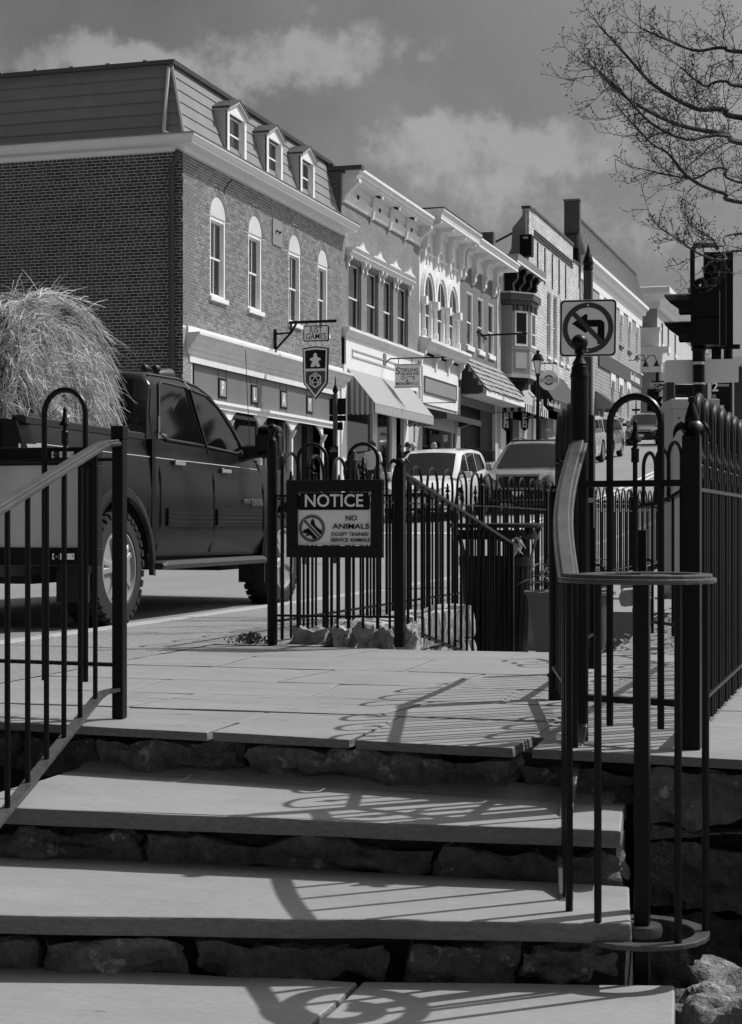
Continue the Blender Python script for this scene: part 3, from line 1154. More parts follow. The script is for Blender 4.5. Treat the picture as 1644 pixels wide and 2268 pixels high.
YN = 9.095
x0, z1 = fy(637.4, 1063.6, YN)
x1, z0 = fy(849.8, 1235.6, YN)
t = thing('notice_sign', 'white NOTICE NO ANIMALS sign in a black wooden frame on the fence', 'sign', ((x0 + x1) / 2, YN, z0))
for (a, b, c, d_) in ((x0, x1, z1 - .066, z1), (x0, x1, z0, z0 + .066), (x0, x0 + .064, z0 + .066, z1 - .066), (x1 - .067, x1, z0 + .066, z1 - .066)):
    part('frame_rail', MB().box(a, b, YN - .028, YN + .012, c, d_), WOODK, t, bevel=.004)
px0, pz1 = x0 + .0625, z1 - .069
px1, pz0 = x1 - .0735, z0 + .069
part('panel', MB().poly((px0, YN - .006, pz0), (px1, YN - .006, pz0), (px1, YN - .006, pz1), (px0, YN - .006, pz1)), SIGNW, t, fix=False)
yf = YN - .0115
pw, ph = px1 - px0, pz1 - pz0


def pq(u, v):
    return (px0 + u * pw, yf, pz1 - v * ph)


hb = [pq(.012, .012), pq(.988, .012), pq(.988, .335), pq(.012, .335)]
part('header', MB().prism([pq(.025, .006), pq(.975, .006), pq(.993, .03), pq(.993, .31), pq(.975, .335), pq(.025, .335), pq(.007, .31), pq(.007, .03)], (0, .001, 0)), SIGNK, t)
for (s_, u, v, h, w) in (('NOTICE', .50, .17, .235, .80),):
    text('lettering', s_, SIGNW, t, (px0 + u * pw, yf - .001, pz1 - v * ph), (1, 0, 0), (0, 0, 1), h * ph * 1.42, width=w * pw, bold=.015)
for (s_, u, v, h, w) in (('NO', .74, .495, .098, .155), ('ANIMALS', .735, .65, .098, .50), ('EXCEPT TRAINED', .72, .797, .066, .50), ('SERVICE ANIMALS', .725, .905, .066, .535)):
    text('lettering', s_, SIGNK, t, (px0 + u * pw, yf - .001, pz1 - v * ph), (1, 0, 0), (0, 0, 1), h * ph * 1.42, width=w * pw, bold=.012)


def ring_mb(c, r0, r1, n=40, ud=(1, 0, 0), vd=(0, 0, 1), th=(0, .001, 0)):
    mb = MB()
    c, ud, vd, th = Vector(c), Vector(ud), Vector(vd), Vector(th)
    o = [c + (ud * math.cos(2 * PI * k / n) + vd * math.sin(2 * PI * k / n)) * r1 for k in range(n)]
    i = [c + (ud * math.cos(2 * PI * k / n) + vd * math.sin(2 * PI * k / n)) * r0 for k in range(n)]
    vs = o + i + [p + th for p in o] + [p + th for p in i]
    fs = []
    for k in range(n):
        q = (k + 1) % n
        fs += [(k, q, n + q, n + k), (2 * n + k, 3 * n + k, 3 * n + q, 2 * n + q), (k, 2 * n + k, 2 * n + q, q), (n + k, n + q, 3 * n + q, 3 * n + k)]
    return mb.add(vs, fs)


cc = pq(.20, .685)
rr = .178 * pw
# a dog's head in profile, looking left (x mirrored so that the muzzle points left)
head = [(-.72, -.2), (-.62, -.1), (-.35, .0), (-.25, .12), (-.12, .30), (-.08, .45), (-.06, .68), (.0, .58), (.05, .78), (.16, .60), (.20, .40), (.30, .20), (.45, .05), (.78, -.18), (.70, -.45), (.60, -.52), (.46, -.70), (.10, -.82), (.0, -.62), (-.15, -.5), (-.3, -.56), (-.5, -.56), (-.45, -.46), (-.34, -.40), (-.5, -.36), (-.70, -.34)]
part('dog_silhouette', MB().prism([(cc[0] + q[0] * rr * .98, yf - .0004, cc[2] + q[1] * rr * .98) for q in head], (0, .0012, 0)), SIGNK, t)
part('prohibition_ring', ring_mb((cc[0], yf - .0012, cc[2]), rr * .80, rr), SIGNM, t)
q = rr * .86
part('slash_edge', MB().obox((cc[0], yf - .0012, cc[2]), Vector((.707, 0, -.707)) * q, (0, .0003, 0), Vector((.707, 0, .707)) * rr * .15), SIGNW, t)
part('slash', MB().obox((cc[0], yf - .0018, cc[2]), Vector((.707, 0, -.707)) * q, (0, .0004, 0), Vector((.707, 0, .707)) * rr * .10), SIGNM, t)
for (u, v) in ((.03, .965), (.985, .04), (.985, .965), (.03, .04)):
    part('screw', MB().lathe([(.004, 0), (.004, .002), (0, .003)], (px0 + u * pw, yf - .003, pz1 - v * ph), 8, 'y'), CHROME, t)

YB = 5.655
xr, zt_ = fy(217, 989, YB)
_, zb_ = fy(217, 1254, YB)
xl = xr - .535
t = thing('framed_sign', 'back of a framed board clamped to the left hoop fence', 'sign', ((xl + xr) / 2, YB, zb_))
for (a, b, c, d_) in ((xl, xr, zt_ - .066, zt_), (xl, xr, zb_, zb_ + .066), (xl, xl + .064, zb_ + .066, zt_ - .066), (xr - .064, xr, zb_ + .066, zt_ - .066)):
    part('frame_rail', MB().box(a, b, YB, YB + .04, c, d_), WOODK, t, bevel=.004)
part('board', MB().box(xl + .062, xr - .062, YB + .012, YB + .02, zb_ + .064, zt_ - .064), M('bare_board', .8, .7, big=(3, .1), streak=((4, 4, 1.2), .08), spots=(70, .77, .3)), t)
for (px, py) in ((139.5, 1007), (141, 1232.5)):
    cx_, cz_ = fy(px, py, YB - .004)
    mb = MB().box(cx_ - .044, cx_ + .044, YB - .006, YB - .002, cz_ - .011, cz_ + .011)
    mb.lathe([(.015, cz_ - .011), (.015, cz_ + .011)], (cx_, YB - .006, 0), 10)
    for e in (-.033, .033):
        mb.lathe([(.006, -.004), (.006, .0), (0, .0)], (cx_ + e, YB - .006, cz_), 8, 'y')
    part('clamp', mb, CHROME, t)

# ------------------------------------------------------------ stones, bin, planter, mulch behind the landing
edge = thing('stone_edging', 'row of pale rough stones along the back of the landing under the notice board', 'wall', (-3, 9.35, -.1))
xx = -3.29
for w, h, m in ((.25, .10, ROCKL), (.15, .105, ROCKL), (.13, .12, ROCKL), (.10, .10, ROCKL), (.13, .11, ROCKL)):
    mb = MB()
    rock(mb, (xx + w / 2, 9.34, h / 2 - .04), (w / 2 - .004, .10, h / 2 + .05), random.random() * 40, 12, .06, .62)
    part('edging_stone', mb, m, edge, smooth=True)
    xx += w
yy = 9.5
bank = thing('stone_bank', 'low pale stone wall going back beside the sloping railing', 'wall', (-2.95, 10.5, -.4))
for i in range(9):
    w = random.uniform(.22, .36)
    for (zl, zh) in ((-.42, -.13), (-.13, .10)):
        mb = MB()
        rock(mb, (-2.98 + random.uniform(-.03, .03), yy + w / 2, (zl + zh) / 2), (.13, w / 2 - .006, (zh - zl) / 2), random.random() * 40, 6, .035, .72)
        part('bank_stone', mb, ROCKL, bank, smooth=True)
    yy += w
mb = MB()
for i in range(420):
    a, r = random.uniform(0, 2 * PI), abs(random.gauss(0, .075))
    c = Vector((-3.49 + r * math.cos(a), 9.22 + r * math.sin(a) * .8, random.uniform(0, .065) * max(.2, 1 - r * 4)))
    q = Vector((random.uniform(-1, 1), random.uniform(-1, 1), random.uniform(-.2, 1))).normalized() * .018
    e = q.orthogonal().normalized() * .006
    mb.poly(c - e, c + e, c + q)
single('low_plant', mb, SHRUB, 'small dark tuft of plants at the foot of the ball post', 'plant', (-3.49, 9.22, 0))

CB = Vector((-2.84, 12.72))
t = thing('litter_bin', 'black slatted litter bin with a flat ring top behind the railing', 'bin', (CB.x, CB.y, -.38))
mb = MB()
part('ring_top', MB().lathe([(.26, .655), (.35, .652), (.363, .665), (.36, .680), (.345, .688), (.26, .684), (.26, .655)], (CB.x, CB.y, 0), 36), IRON, t, smooth=True)
part('liner', MB().lathe([(.20, -.34), (.25, .42), (.24, .42), (.19, -.30)], (CB.x, CB.y, 0), 28), BLACKPL, t, smooth=True)
for zz, r in ((.40, .275), (.60, .318), (-.30, .235)):
    part('band', MB().lathe([(r, zz - .035), (r + .008, zz - .035), (r + .008, zz + .035), (r, zz + .035), (r, zz - .035)], (CB.x, CB.y, 0), 30), IRON, t, smooth=True)
for k in range(26):
    a = 2 * PI * k / 26
    ca, sa = math.cos(a), math.sin(a)
    rings = []
    for (r, z) in (((.225, -.36), (.262, .30), (.27, .43)) if k % 4 else ((.225, -.36), (.262, .30), (.275, .45), (.31, .58), (.345, .655))):
        p = Vector((CB.x + ca * r, CB.y + sa * r, z))
        w = Vector((-sa, ca, 0)) * .026
        n_ = Vector((ca, sa, 0)) * .005
        rings.append([p - w - n_, p + w - n_, p + w + n_, p - w + n_])
    part('slat', MB().loft(rings, True, True), IRON, t)
mb = MB()
for i in range(14):
    c = fd(1148 + random.uniform(-6, 8), 1200 + random.uniform(-12, 16), 12.35)
    mb.tube([c, c + Vector((random.uniform(-.04, .04), .0, -.02)), c + Vector((random.uniform(-.06, .06), 0, -.07))], .0035, 4)
single('straw_wisp', mb, HAY, 'few wisps of straw hanging from the litter bin rim', 'straw', tuple(fd(1148, 1200, 12.35)))

PC = Vector((-2.03, 11.35))
t = thing('planter', 'large speckled grey planter pot with long pointed leaves', 'planter', (PC.x, PC.y, -.38))
part('pot', MB().lathe([(.19, -.38), (.20, -.37), (.285, .21), (.305, .215), (.307, .235), (.285, .237), (.26, .17), (.0, .17)], (PC.x, PC.y, 0), 36), PLANTER, t, smooth=True)
for k in range(26):
    a = random.uniform(0, 2 * PI)
    L = random.uniform(.2, .42)
    ca, sa = math.cos(a), math.sin(a)
    up = random.uniform(1.0, 2.6)
    rings = []
    for i in range(6):
        f = i / 5
        d = .05 + L * f * .75
        z = .17 + up * L * (f - .75 * f * f)
        w = .024 * math.sin(PI * min(1, .15 + f * .85)) + .002
        p = Vector((PC.x + ca * d, PC.y + sa * d, z))
        s_ = Vector((-sa, ca, 0)) * w
        rings.append([p - s_, p + Vector((0, 0, -.006)), p + s_])
    part('leaf', MB().loft(rings), LEAF, t, smooth=True)

structure('mulch_bed', sheet([-1.46 + .16 * i for i in range(20)], [9.07 + .25 * i for i in range(30)], lambda x, y: -.02 + .03 * noisy((x, y, 0), 2.5) + (.12 * min(1, (y - 9.07) / 5))), MULCH, fix=False)
mb = MB()
for i in range(5200):
    x, y = random.uniform(-1.5, .9), random.uniform(9.08, 15)
    z = -.01 + .03 * noisy((x, y, 0), 2.5) + (.12 * min(1, (y - 9.07) / 5))
    a = random.uniform(0, 2 * PI)
    l, w = random.uniform(.008, .028), random.uniform(.003, .008)
    e1 = Vector((math.cos(a), math.sin(a), random.uniform(-.5, .5))) * l
    e2 = Vector((-math.sin(a), math.cos(a), random.uniform(-.6, .6))) * w
    c = Vector((x, y, z + .012))
    mb.poly(c - e1 - e2, c + e1 - e2, c + e1 + e2, c - e1 + e2)
o = structure('mulch_chips', mb, MULCH, fix=False)
o['kind'] = 'stuff'
o['label'] = 'loose bark chips on the bed behind the landing'
for (px, py, d, s) in ((1405, 1322, 13.2, .10), (1425, 1340, 12.8, .08), (1412, 1300, 14, .12)):
    c = fd(px, py, d)
    mb = MB()
    rock(mb, c, (s, s, s * .7), random.random() * 30, 6, .03, .5)
    single('bed_stone', mb, ROCKL, {1405: 'middle pale stone in the mulch bed', 1425: 'lowest pale stone in the mulch bed', 1412: 'highest pale stone at the back of the mulch bed'}[px], 'stone', tuple(c), smooth=True)
c = fd(1456, 1436, 9.12)
single('cut_branch', MB().tube([c + Vector((-.035, 0, 0)), c + Vector((.035, .01, 0))], .011, 8), CANVAS, 'short pale cut branch lying on the mulch edge', 'branch', tuple(c), smooth=True)

# ------------------------------------------------------------ buildings along the left of the street (facade plane x = -15)
X0 = -15.0


def wall_x(mb, y0, y1, z0, z1, holes=(), x=X0, dep=.24):
    ys = sorted({y0, y1} | {h[0] for h in holes} | {h[1] for h in holes})
    zs = sorted({z0, z1} | {h[2] for h in holes} | {h[3] for h in holes})
    for ya, yb in zip(ys, ys[1:]):
        for za, zb in zip(zs, zs[1:]):
            ym, zm = (ya + yb) / 2, (za + zb) / 2
            if any(h[0] < ym < h[1] and h[2] < zm < h[3] for h in holes):
                continue
            mb.poly((x, ya, za), (x, yb, za), (x, yb, zb), (x, ya, zb))
    for (a, b, c, d) in holes:
        q = x - dep
        mb.poly((x, a, c), (q, a, c), (q, b, c), (x, b, c))
        mb.poly((x, a, d), (x, b, d), (q, b, d), (q, a, d))
        mb.poly((x, a, c), (x, a, d), (q, a, d), (q, a, c))
        mb.poly((x, b, c), (q, b, c), (q, b, d), (x, b, d))
    return mb


def bx(y0, y1, z0, z1, o0, o1, mb=None, x=X0):
    return (mb or MB()).box(x + o0, x + o1, y0, y1, z0, z1)


def prof_y(prof, y0, y1, x=X0, mb=None):
    """a moulding: profile [(out, z)] swept along the facade"""
    return (mb or MB()).prism([(x + o, y0, z) for (o, z) in prof], (0, y1 - y0, 0))


def window(t, y0, y1, z0, z1, x=X0, rec=.13, fw=.07, mat=WHITE, jamb=None, meet=.5, curtains=(), sill=True, sillh=.11, lower_open=0, sashm=None, muntin=0):
    sashm = sashm or mat
    xr = x - rec
    f = MB()
    f.box(xr - .05, x - .012, y0, y0 + fw, z0, z1).box(xr - .05, x - .012, y1 - fw, y1, z0, z1)
    f.box(xr - .05, x - .02, y0 + fw, y1 - fw, z1 - fw, z1).box(xr - .05, x - .02, y0 + fw, y1 - fw, z0, z0 + fw * .7)
    fr = part('window', f, jamb or mat, t)
    a, b, c, d = y0 + fw, y1 - fw, z0 + fw * .7, z1 - fw
    zm = lerp(c, d, meet)
    for (lo, hi, xo) in ((c, zm + .02, -.01), (zm - .02, d, .012)):
        m = MB()
        w = .042
        q0, q1 = xr - .04 + xo, xr - .01 + xo
        m.box(q0, q1, a, a + w, lo, hi).box(q0, q1, b - w, b, lo, hi).box(q0, q1, a + w, b - w, lo, lo + w).box(q0, q1, a + w, b - w, hi - w, hi)
        if muntin:
            m.box(q0 + .005, q1 - .002, (a + b) / 2 - .01, (a + b) / 2 + .01, lo + w, hi - w)
        part('sash', m, sashm, fr)
        part('pane', MB().poly((q0 + .012, a + w, lo + w), (q0 + .012, b - w, lo + w), (q0 + .012, b - w, hi - w), (q0 + .012, a + w, hi - w)), GLASS, fr, fix=False)
    for (u0, u1, v0, v1, cm) in curtains:
        part('curtain', MB().box(xr - .12, xr - .10, lerp(a, b, u0), lerp(a, b, u1), lerp(c, d, v0), lerp(c, d, v1)), cm, fr)
    part('backing', MB().box(xr - .40, xr - .36, y0 - .3, y1 + .3, z0 - .2, z1 + .2), DARK, fr)
    if sill:
        part('sill', MB().box(x - rec, x + .07, y0 - .06, y1 + .06, z0 - sillh, z0), mat, fr, bevel=.01)
    return fr


def bricks(t, parent, axis, const, u0, u1, z0, z1, holes, mat, keep, hb=.0709, L=.205, keepfn=None, up=+1):
    """running bond with a header course every seventh; the `keep` nearest whole bricks are objects, the rest one part"""
    rest = MB()
    cand = []
    nz = int((z1 - z0) / hb)
    J = .0135

    def put(mb, a, b, za, zb, pr):
        if axis == 'x':
            P = lambda u, o, z: (const + o, u, z)
        else:
            P = lambda u, o, z: (u, const - o, z)
        e = .003
        pts = [P(a, 0, za), P(b, 0, za), P(b, 0, zb), P(a, 0, zb), P(a + e, pr, za + e), P(b - e, pr, za + e), P(b - e, pr, zb - e), P(a + e, pr, zb - e)]
        mb.add(pts, [(4, 5, 6, 7), (0, 1, 5, 4), (1, 2, 6, 5), (2, 3, 7, 6), (3, 0, 4, 7)])
    for r in range(nz):
        za = z0 + r * hb + J / 2
        zb = za + hb - J
        head = (r % 7 == 3)
        l = L / 2 + .003 if head else L
        u = u0 - (l * .5 if r % 2 else 0) - random.uniform(0, .01)
        while u < u1:
            w = l + random.uniform(-.006, .006)
            a, b = max(u + J / 2, u0), min(u + w - J / 2, u1)
            u += w
            if b - a < .03:
                continue
            segs = [(a, b)]
            zm = (za + zb) / 2
            for h in holes:
                if len(h) == 5:                     # arched: (y0, y1, spring, centre radius, kind)
                    yc, R_ = (h[0] + h[1]) / 2, h[3]
                    dz = zm - h[2]
                    if dz < 0 or dz > R_:
                        continue
                    hw = math.sqrt(max(0, R_ * R_ - dz * dz))
                    h0, h1 = yc - hw, yc + hw
                else:
                    if not (h[2] < zm < h[3]):
                        continue
                    h0, h1 = h[0], h[1]
                ns = []
                for (p, q) in segs:
                    if q <= h0 or p >= h1:
                        ns.append((p, q))
                    else:
                        if h0 - p > .02:
                            ns.append((p, h0))
                        if q - h1 > .02:
                            ns.append((h1, q))
                segs = ns
            for (p, q) in segs:
                pr = .007 + random.uniform(0, .0035)
                full = not head and len(segs) == 1 and abs((q - p) - (L - J)) < .008
                if keep and full and (keepfn is None or keepfn((p + q) / 2, zm)):
                    cand.append((p, q, za, zb, pr))
                else:
                    put(rest, p, q, za, zb, pr)
    random.shuffle(cand)
    if keepfn:
        cand.sort(key=lambda c: keepfn((c[0] + c[1]) / 2, c[2]))
    me = MB()
    put(me, -(L - J) / 2, (L - J) / 2, -(hb - J) / 2, (hb - J) / 2, .009)
    cc = const
    mesh = MB()
    mesh.v = [(p[0] - (const if axis == 'x' else 0), p[1] - (const if axis == 'y' else 0), p[2]) for p in me.v]
    mesh.f, mesh.mi = me.f, me.mi
    bm_ = mesh.mesh('brick', mat)
    for c in cand[:keep]:
        um, zm = (c[0] + c[1]) / 2, (c[2] + c[3]) / 2
        inst('brick', bm_, parent, T(const, um, zm) if axis == 'x' else T(um, const, zm))
    for c in cand[keep:]:
        put(rest, *c)
    o = part('brick_courses', rest, mat, parent, fix=False)
    o['kind'] = 'stuff'


# ---- corner building: brick, mansard roof, arched windows
YC = 35.285
YE = 46.86
b1 = thing('brick_building', 'brick corner building with grey mansard roof, three dormers and tall arched windows', 'building', (X0, YC, rz(40)))
WIN = []
for (a, b) in ((465, 500), (550, 580), (639.5, 666), (704, 726)):
    WIN.append((fx(a, 600)[0], fx(b, 600)[0]))
ZS, ZB = 7.80, 5.93
holes = [(a, b, ZB, ZS) for (a, b) in WIN]
ZSH = fx(412.6, 720.5)[1]
w = MB()
wall_x(w, YC, YE, ZSH - .3, 8.99, holes)
wall_x(w, YC, YC + .55, .2, ZSH - .3)
w.poly((-26, YC, .0), (X0, YC, .0), (X0, YC, 8.99), (-26, YC, 8.99))
w.poly((X0, YE, 0), (-26, YE, 0), (-26, YE, 8.99), (X0, YE, 8.99))
wall = part('wall', w, MORTAR, b1, fix=False)
arch = [(a, b, ZS, (b - a) / 2 + .0, 0) for (a, b) in WIN]
ARR = .30
ringh = [(a, b, ZS, (b - a) / 2 + .27, 0) for (a, b) in WIN]
pyb = [(fx(602, 520)[0], fx(623, 520)[0], fx(602, 540)[1], fx(602, 483)[1])]
bricks(b1, wall, 'x', X0, YC + .0, YE, ZSH, 8.97, holes + ringh, BRICK, 140, keepfn=lambda u, z: u)
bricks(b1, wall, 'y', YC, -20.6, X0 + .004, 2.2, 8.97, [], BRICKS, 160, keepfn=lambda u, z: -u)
bricks(b1, wall, 'x', X0, YC, YC + .5, 1.2, ZSH - .02, [], BR_TAN, 0)
for (a, b) in WIN:
    yc, r = (a + b) / 2, (b - a) / 2
    fr = window(b1, a, b, ZB, ZS, rec=.09, fw=.085, meet=.5, muntin=1, curtains=((.0, 1, .0, .12, BLIND),))
    lun = [(X0 - .03, yc - r * math.cos(k * PI / 14), ZS + r * .92 * math.sin(k * PI / 14)) for k in range(15)]
    part('lunette', MB().prism(lun, (-.1, 0, 0)), WHITE, fr)
    part('arch_reveal', MB().loft([[(X0, yc - (r + .01) * math.cos(k * PI / 14), ZS + (r + .01) * math.sin(k * PI / 14)), (X0 - .12, yc - (r + .01) * math.cos(k * PI / 14), ZS + (r + .01) * math.sin(k * PI / 14))] for k in range(15)]), BRICKD, fr)
    vm = MB()
    for (ra, rb, n) in ((r + .005, r + .12, 17), (r + .13, r + .25, 19)):
        for k in range(n):
            g0, g1 = PI * k / n + .012, PI * (k + 1) / n - .012
            q = [(X0, yc - rr_ * math.cos(g), ZS + rr_ * math.sin(g)) for (rr_, g) in ((ra, g0), (rb, g0), (rb, g1), (ra, g1))]
            vm.prism(q, (.014, 0, 0))
    part('arch_bricks', vm, BRICK, fr, kind='stuff')
part('wall_plate', bx(*pyb[0], .0, .035), MIDGREY, b1)
bz = fx(607, 511)[1]
for e in (.36, .66):
    yy = lerp(pyb[0][0], pyb[0][1], e)
    part('anchor_bolt', MB().lathe([(.03, 0), (.03, .05), (.0, .05)], (X0 + .035, yy, bz), 8, 'x'), DARK, b1)
# jagged crack over the first window
ck = [(fx(px, py)) for (px, py) in ((495, 432), (496, 420), (500, 412), (503, 413), (505, 405), (511, 402), (513, 398))]
part('crack', MB().tube([(X0 + .012, p[0], p[1]) for p in ck], .014, 4), DARK, b1)


def corner_sweep(prof, y1, x1, mb=None, base=YC):
    mb = mb or MB()
    rings = [[(X0 + o, y1, z) for (o, z) in prof], [(X0 + o, base - o, z) for (o, z) in prof], [(x1, base - o, z) for (o, z) in prof]]
    return mb.loft(rings, closed=True, cap=True)


part('cornice', corner_sweep([(0, 9.23), (.46, 9.23), (.46, 9.19), (.43, 9.17), (.395, 9.10), (.37, 9.10), (.37, 9.04), (.06, 9.03), (.05, 8.94), (0, 8.94)], YE + .35, -26), WHITE, b1)
part('gutter', corner_sweep([(.30, 9.232), (.475, 9.232), (.485, 9.255), (.30, 9.255)], YE + .36, -26), MIDGREY, b1)
R0, RT, ZR0, ZRT = -.02, .50, 9.26, 11.04
NCR = 6
for i in range(NCR):
    za, zb = lerp(ZR0, ZRT, i / NCR), lerp(ZR0, ZRT, (i + 1) / NCR)
    ra, rb = lerp(R0, RT, i / NCR) - .022, lerp(R0, RT, (i + 1) / NCR)
    part('roof_course', MB().prism([(X0 - ra, YC + ra, za), (X0 - ra, YE + .3, za), (X0 - rb, YE + .3, zb), (X0 - rb, YC + rb, zb)], (-.02, .02, .0)), ROOFG, b1)
    part('roof_course', MB().prism([(-26, YC + ra, za), (X0 - ra, YC + ra, za), (X0 - rb, YC + rb, zb), (-26, YC + rb, zb)], (-.02, .02, .0)), ROOFG, b1)
part('hip_cap', MB().tube([(X0 - R0 + .02, YC + R0 - .02, ZR0), (X0 - RT + .01, YC + RT - .01, ZRT)], .045, 6), MIDGREY, b1)
part('roof_edge', corner_sweep([(-RT + .10, 11.03), (-RT + .12, 11.12), (-RT + .06, 11.13), (-RT - .6, 11.12), (-RT - .6, 11.03)], YE + .35, -26), DKGREY, b1)
part('roof_edge', MB().poly((X0 - RT, YC + RT, 11.1), (X0 - RT, YE, 11.1), (-26, YE, 11.1), (-26, YC + RT, 11.1)), DKGREY, b1)
for k in range(7):
    x = -16.1 - .92 * k
    part('snow_guard', MB().box(x - .05, x + .05, YC + RT - .1, YC + RT - .06, 11.12, 11.155), CHROME, b1)
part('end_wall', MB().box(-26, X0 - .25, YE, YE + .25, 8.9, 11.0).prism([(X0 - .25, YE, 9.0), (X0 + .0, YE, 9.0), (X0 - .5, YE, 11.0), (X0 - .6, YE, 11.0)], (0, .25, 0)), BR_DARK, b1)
tp_ = lambda px, py, yq: (fy(px, py, yq)[0], yq, fy(px, py, yq)[1])
part('downspout', MB().tube([tp_(373.5, 150, YC + .40), tp_(363, 286, YC - .08), tp_(365, 293, YC - .12), tp_(372, 296, YC - .16)], .045, 8), PALEGREY, b1, smooth=True)
x_ = fy(381, 500, YC - .06)[0]
part('downspout', MB().tube([(x_ + .14, YC - .06, 8.96), (x_ + .13, YC - .07, 8.82), (x_, YC - .08, 8.60), (x_ - .0, YC - .08, 4.6), (x_, YC - .08, .2)], .062, 8), DKGREY, b1, smooth=True)
part('pipe_bracket', MB().box(x_ - .08, x_ + .08, YC - .15, YC, 4.55, 4.58), DKGREY, b1)
for i, (pa, pb) in enumerate(((501, 543), (588.5, 623.5), (663.5, 694.5))):
    a, b = fx(pa, 300)[0], fx(pb, 300)[0]
    c = (a + b) / 2
    zl, ze, zp = 9.50, 10.53, 10.74
    dm = MB()
    xf = X0 + .02
    dm.prism([(xf, a, zl), (xf, a, ze), (xf - .45, a, ze), (xf - .45, a, ze - .1), (xf - .02, a, zl)], (0, .03, 0))
    dr = part('dormer', dm, PALEGREY, b1)
    dm = MB()
    dm.prism([(xf, b - .03, zl), (xf, b - .03, ze), (xf - .45, b - .03, ze), (xf - .45, b - .03, ze - .1), (xf - .02, b - .03, zl)], (0, .03, 0))
    part('dormer_cheek', dm, PALEGREY, dr)
    fm = MB()
    fm.box(xf - .03, xf + .02, a, a + .13, zl, ze).box(xf - .03, xf + .02, b - .13, b, zl, ze)
    fm.prism([(xf - .03, a, ze), (xf - .03, b, ze), (xf - .03, b - .02, ze + .02), (xf - .03, c, zp), (xf - .03, a + .02, ze + .02)], (.05, 0, 0))
    fm.prism([(xf - .03, a + .13, ze - .12), (xf - .03, b - .13, ze - .12), (xf - .03, b - .13, ze), (xf - .03, a + .13, ze)], (.05, 0, 0))
    part('dormer_front', fm, WHITE, dr)
    rm = MB()
    for s_ in (-1, 1):
        e0 = c + s_ * ((b - a) / 2 + .06)
        rm.prism([(xf + .10, e0, ze - .03), (xf + .10, c, zp + .06), (xf + .10, c, zp + .10), (xf + .10, e0, ze + .02)], (-.75, 0, 0))
    part('dormer_roof', rm, DKGREY, dr)
    fm = MB()
    for s_ in (-1, 1):
        e0 = c + s_ * ((b - a) / 2 + .045)
        fm.prism([(xf + .085, e0, ze - .075), (xf + .085, c, zp - .0), (xf + .085, c, zp + .055), (xf + .085, e0, ze - .03)], (-.5, 0, 0))
    part('dormer_moulding', fm, PALEGREY, dr)
    wa, wb_ = a + .13, b - .13
    sm = MB()
    for (q0, q1, r0, r1) in ((wa, wa + .05, zl, ze - .12), (wb_ - .05, wb_, zl, ze - .12), (wa + .05, wb_ - .05, ze - .17, ze - .12), (wa + .05, wb_ - .05, zl, zl + .05), (wa + .05, wb_ - .05, 9.96, 10.0)):
        sm.box(xf - .14, xf - .10, q0, q1, r0, r1)
    sm.box(xf - .14, xf - .03, wb_, wb_ + .01, zl, ze - .12).box(xf - .14, xf - .03, wa - .01, wa, zl, ze - .12)
    part('dormer_sash', sm, WHITE, dr)
    part('pane', MB().poly((xf - .12, wa, zl), (xf - .12, wb_, zl), (xf - .12, wb_, ze - .12), (xf - .12, wa, ze - .12)), GLASS, dr, fix=False)
    if i != 1:
        part('curtain', MB().box(xf - .22, xf - .20, wa, lerp(wa, wb_, .55), zl, ze), CURTAIN, dr)
    else:
        part('curtain', MB().box(xf - .22, xf - .20, wa, lerp(wa, wb_, .7), 10.0, ze), BLIND, dr)
    part('backing', MB().box(xf - .42, xf - .38, a + .03, b - .03, zl + .15, ze), DARK, dr)

# shopfront of the corner building
ya, yb = fx(413, 741)[0], fx(765, 825)[0] - .35
zt = 4.93
part('shop_fascia', bx(ya, YE + .0, zt, ZSH, 0, .05), WHITEOLD, b1)
part('shop_cornice', prof_y([(0, zt), (.33, zt + .01), (.33, zt - .05), (.25, zt - .10), (.22, zt - .20), (.13, zt - .26), (.12, zt - .34), (.06, zt - .36), (.06, zt - .47), (0, zt - .47)], ya - .02, YE + .12), WHITEOLD, b1)
zf0 = fx(425, 803)[1]
part('shop_frieze', bx(ya + .12, YE + .0, zf0, zt - .47, 0, .04), WHITEOLD, b1)
zm0, zm1 = fx(491.8, 905)[1], fx(491.8, 893)[1]
pa_ = fx(436, 810)[0]
pe_ = fx(742, 900)[0]
part('sign_board', bx(pa_, pe_, zm1, zf0, -.12, -.06), GREYP, b1)
part('board_moulding', prof_y([(-.12, zm1 + .0), (.10, zm1 + .02), (.10, zm1 - .05), (.05, zm1 - .06), (.05, zm0 - .03), (-.12, zm0 - .03)], pa_, pe_), WHITE, b1)
for (pl, pr_, c_) in ((488.5, 506, 'P'), (560.5, 575, 'L'), (625, 639.5, 'A'), (683, 696, 'Y')):
    y0_, y1_ = fx(pl, 860)[0], fx(pr_, 860)[0]
    zc = (fx(pl, {'P': 840, 'L': 855, 'A': 867.5, 'Y': 879}[c_])[1] + fx(pl, {'P': 877, 'L': 890, 'A': 900, 'Y': 911}[c_])[1]) / 2
    hh = .235
    bo = part('letter_board', bx(y0_, y1_, zc - hh, zc + hh, -.06, -.035), SIGNK, b1)
    part('letter_face', bx(y0_ + .06, y1_ - .07, zc - hh + .05, zc + hh - .05, -.035, -.03), MIDGREY, bo)
    text('letter', c_, WHITE, bo, (X0 - .028, (y0_ + y1_) / 2 - .02, zc), (0, 1, 0), (0, 0, 1), .42, squeeze=.75, bold=.02)
    for yy in (y0_, y1_):
        part('board_joint', bx(yy - .012, yy + .012, zm1 + .03, zf0 - .0, -.062, -.052), DKGREY, b1)
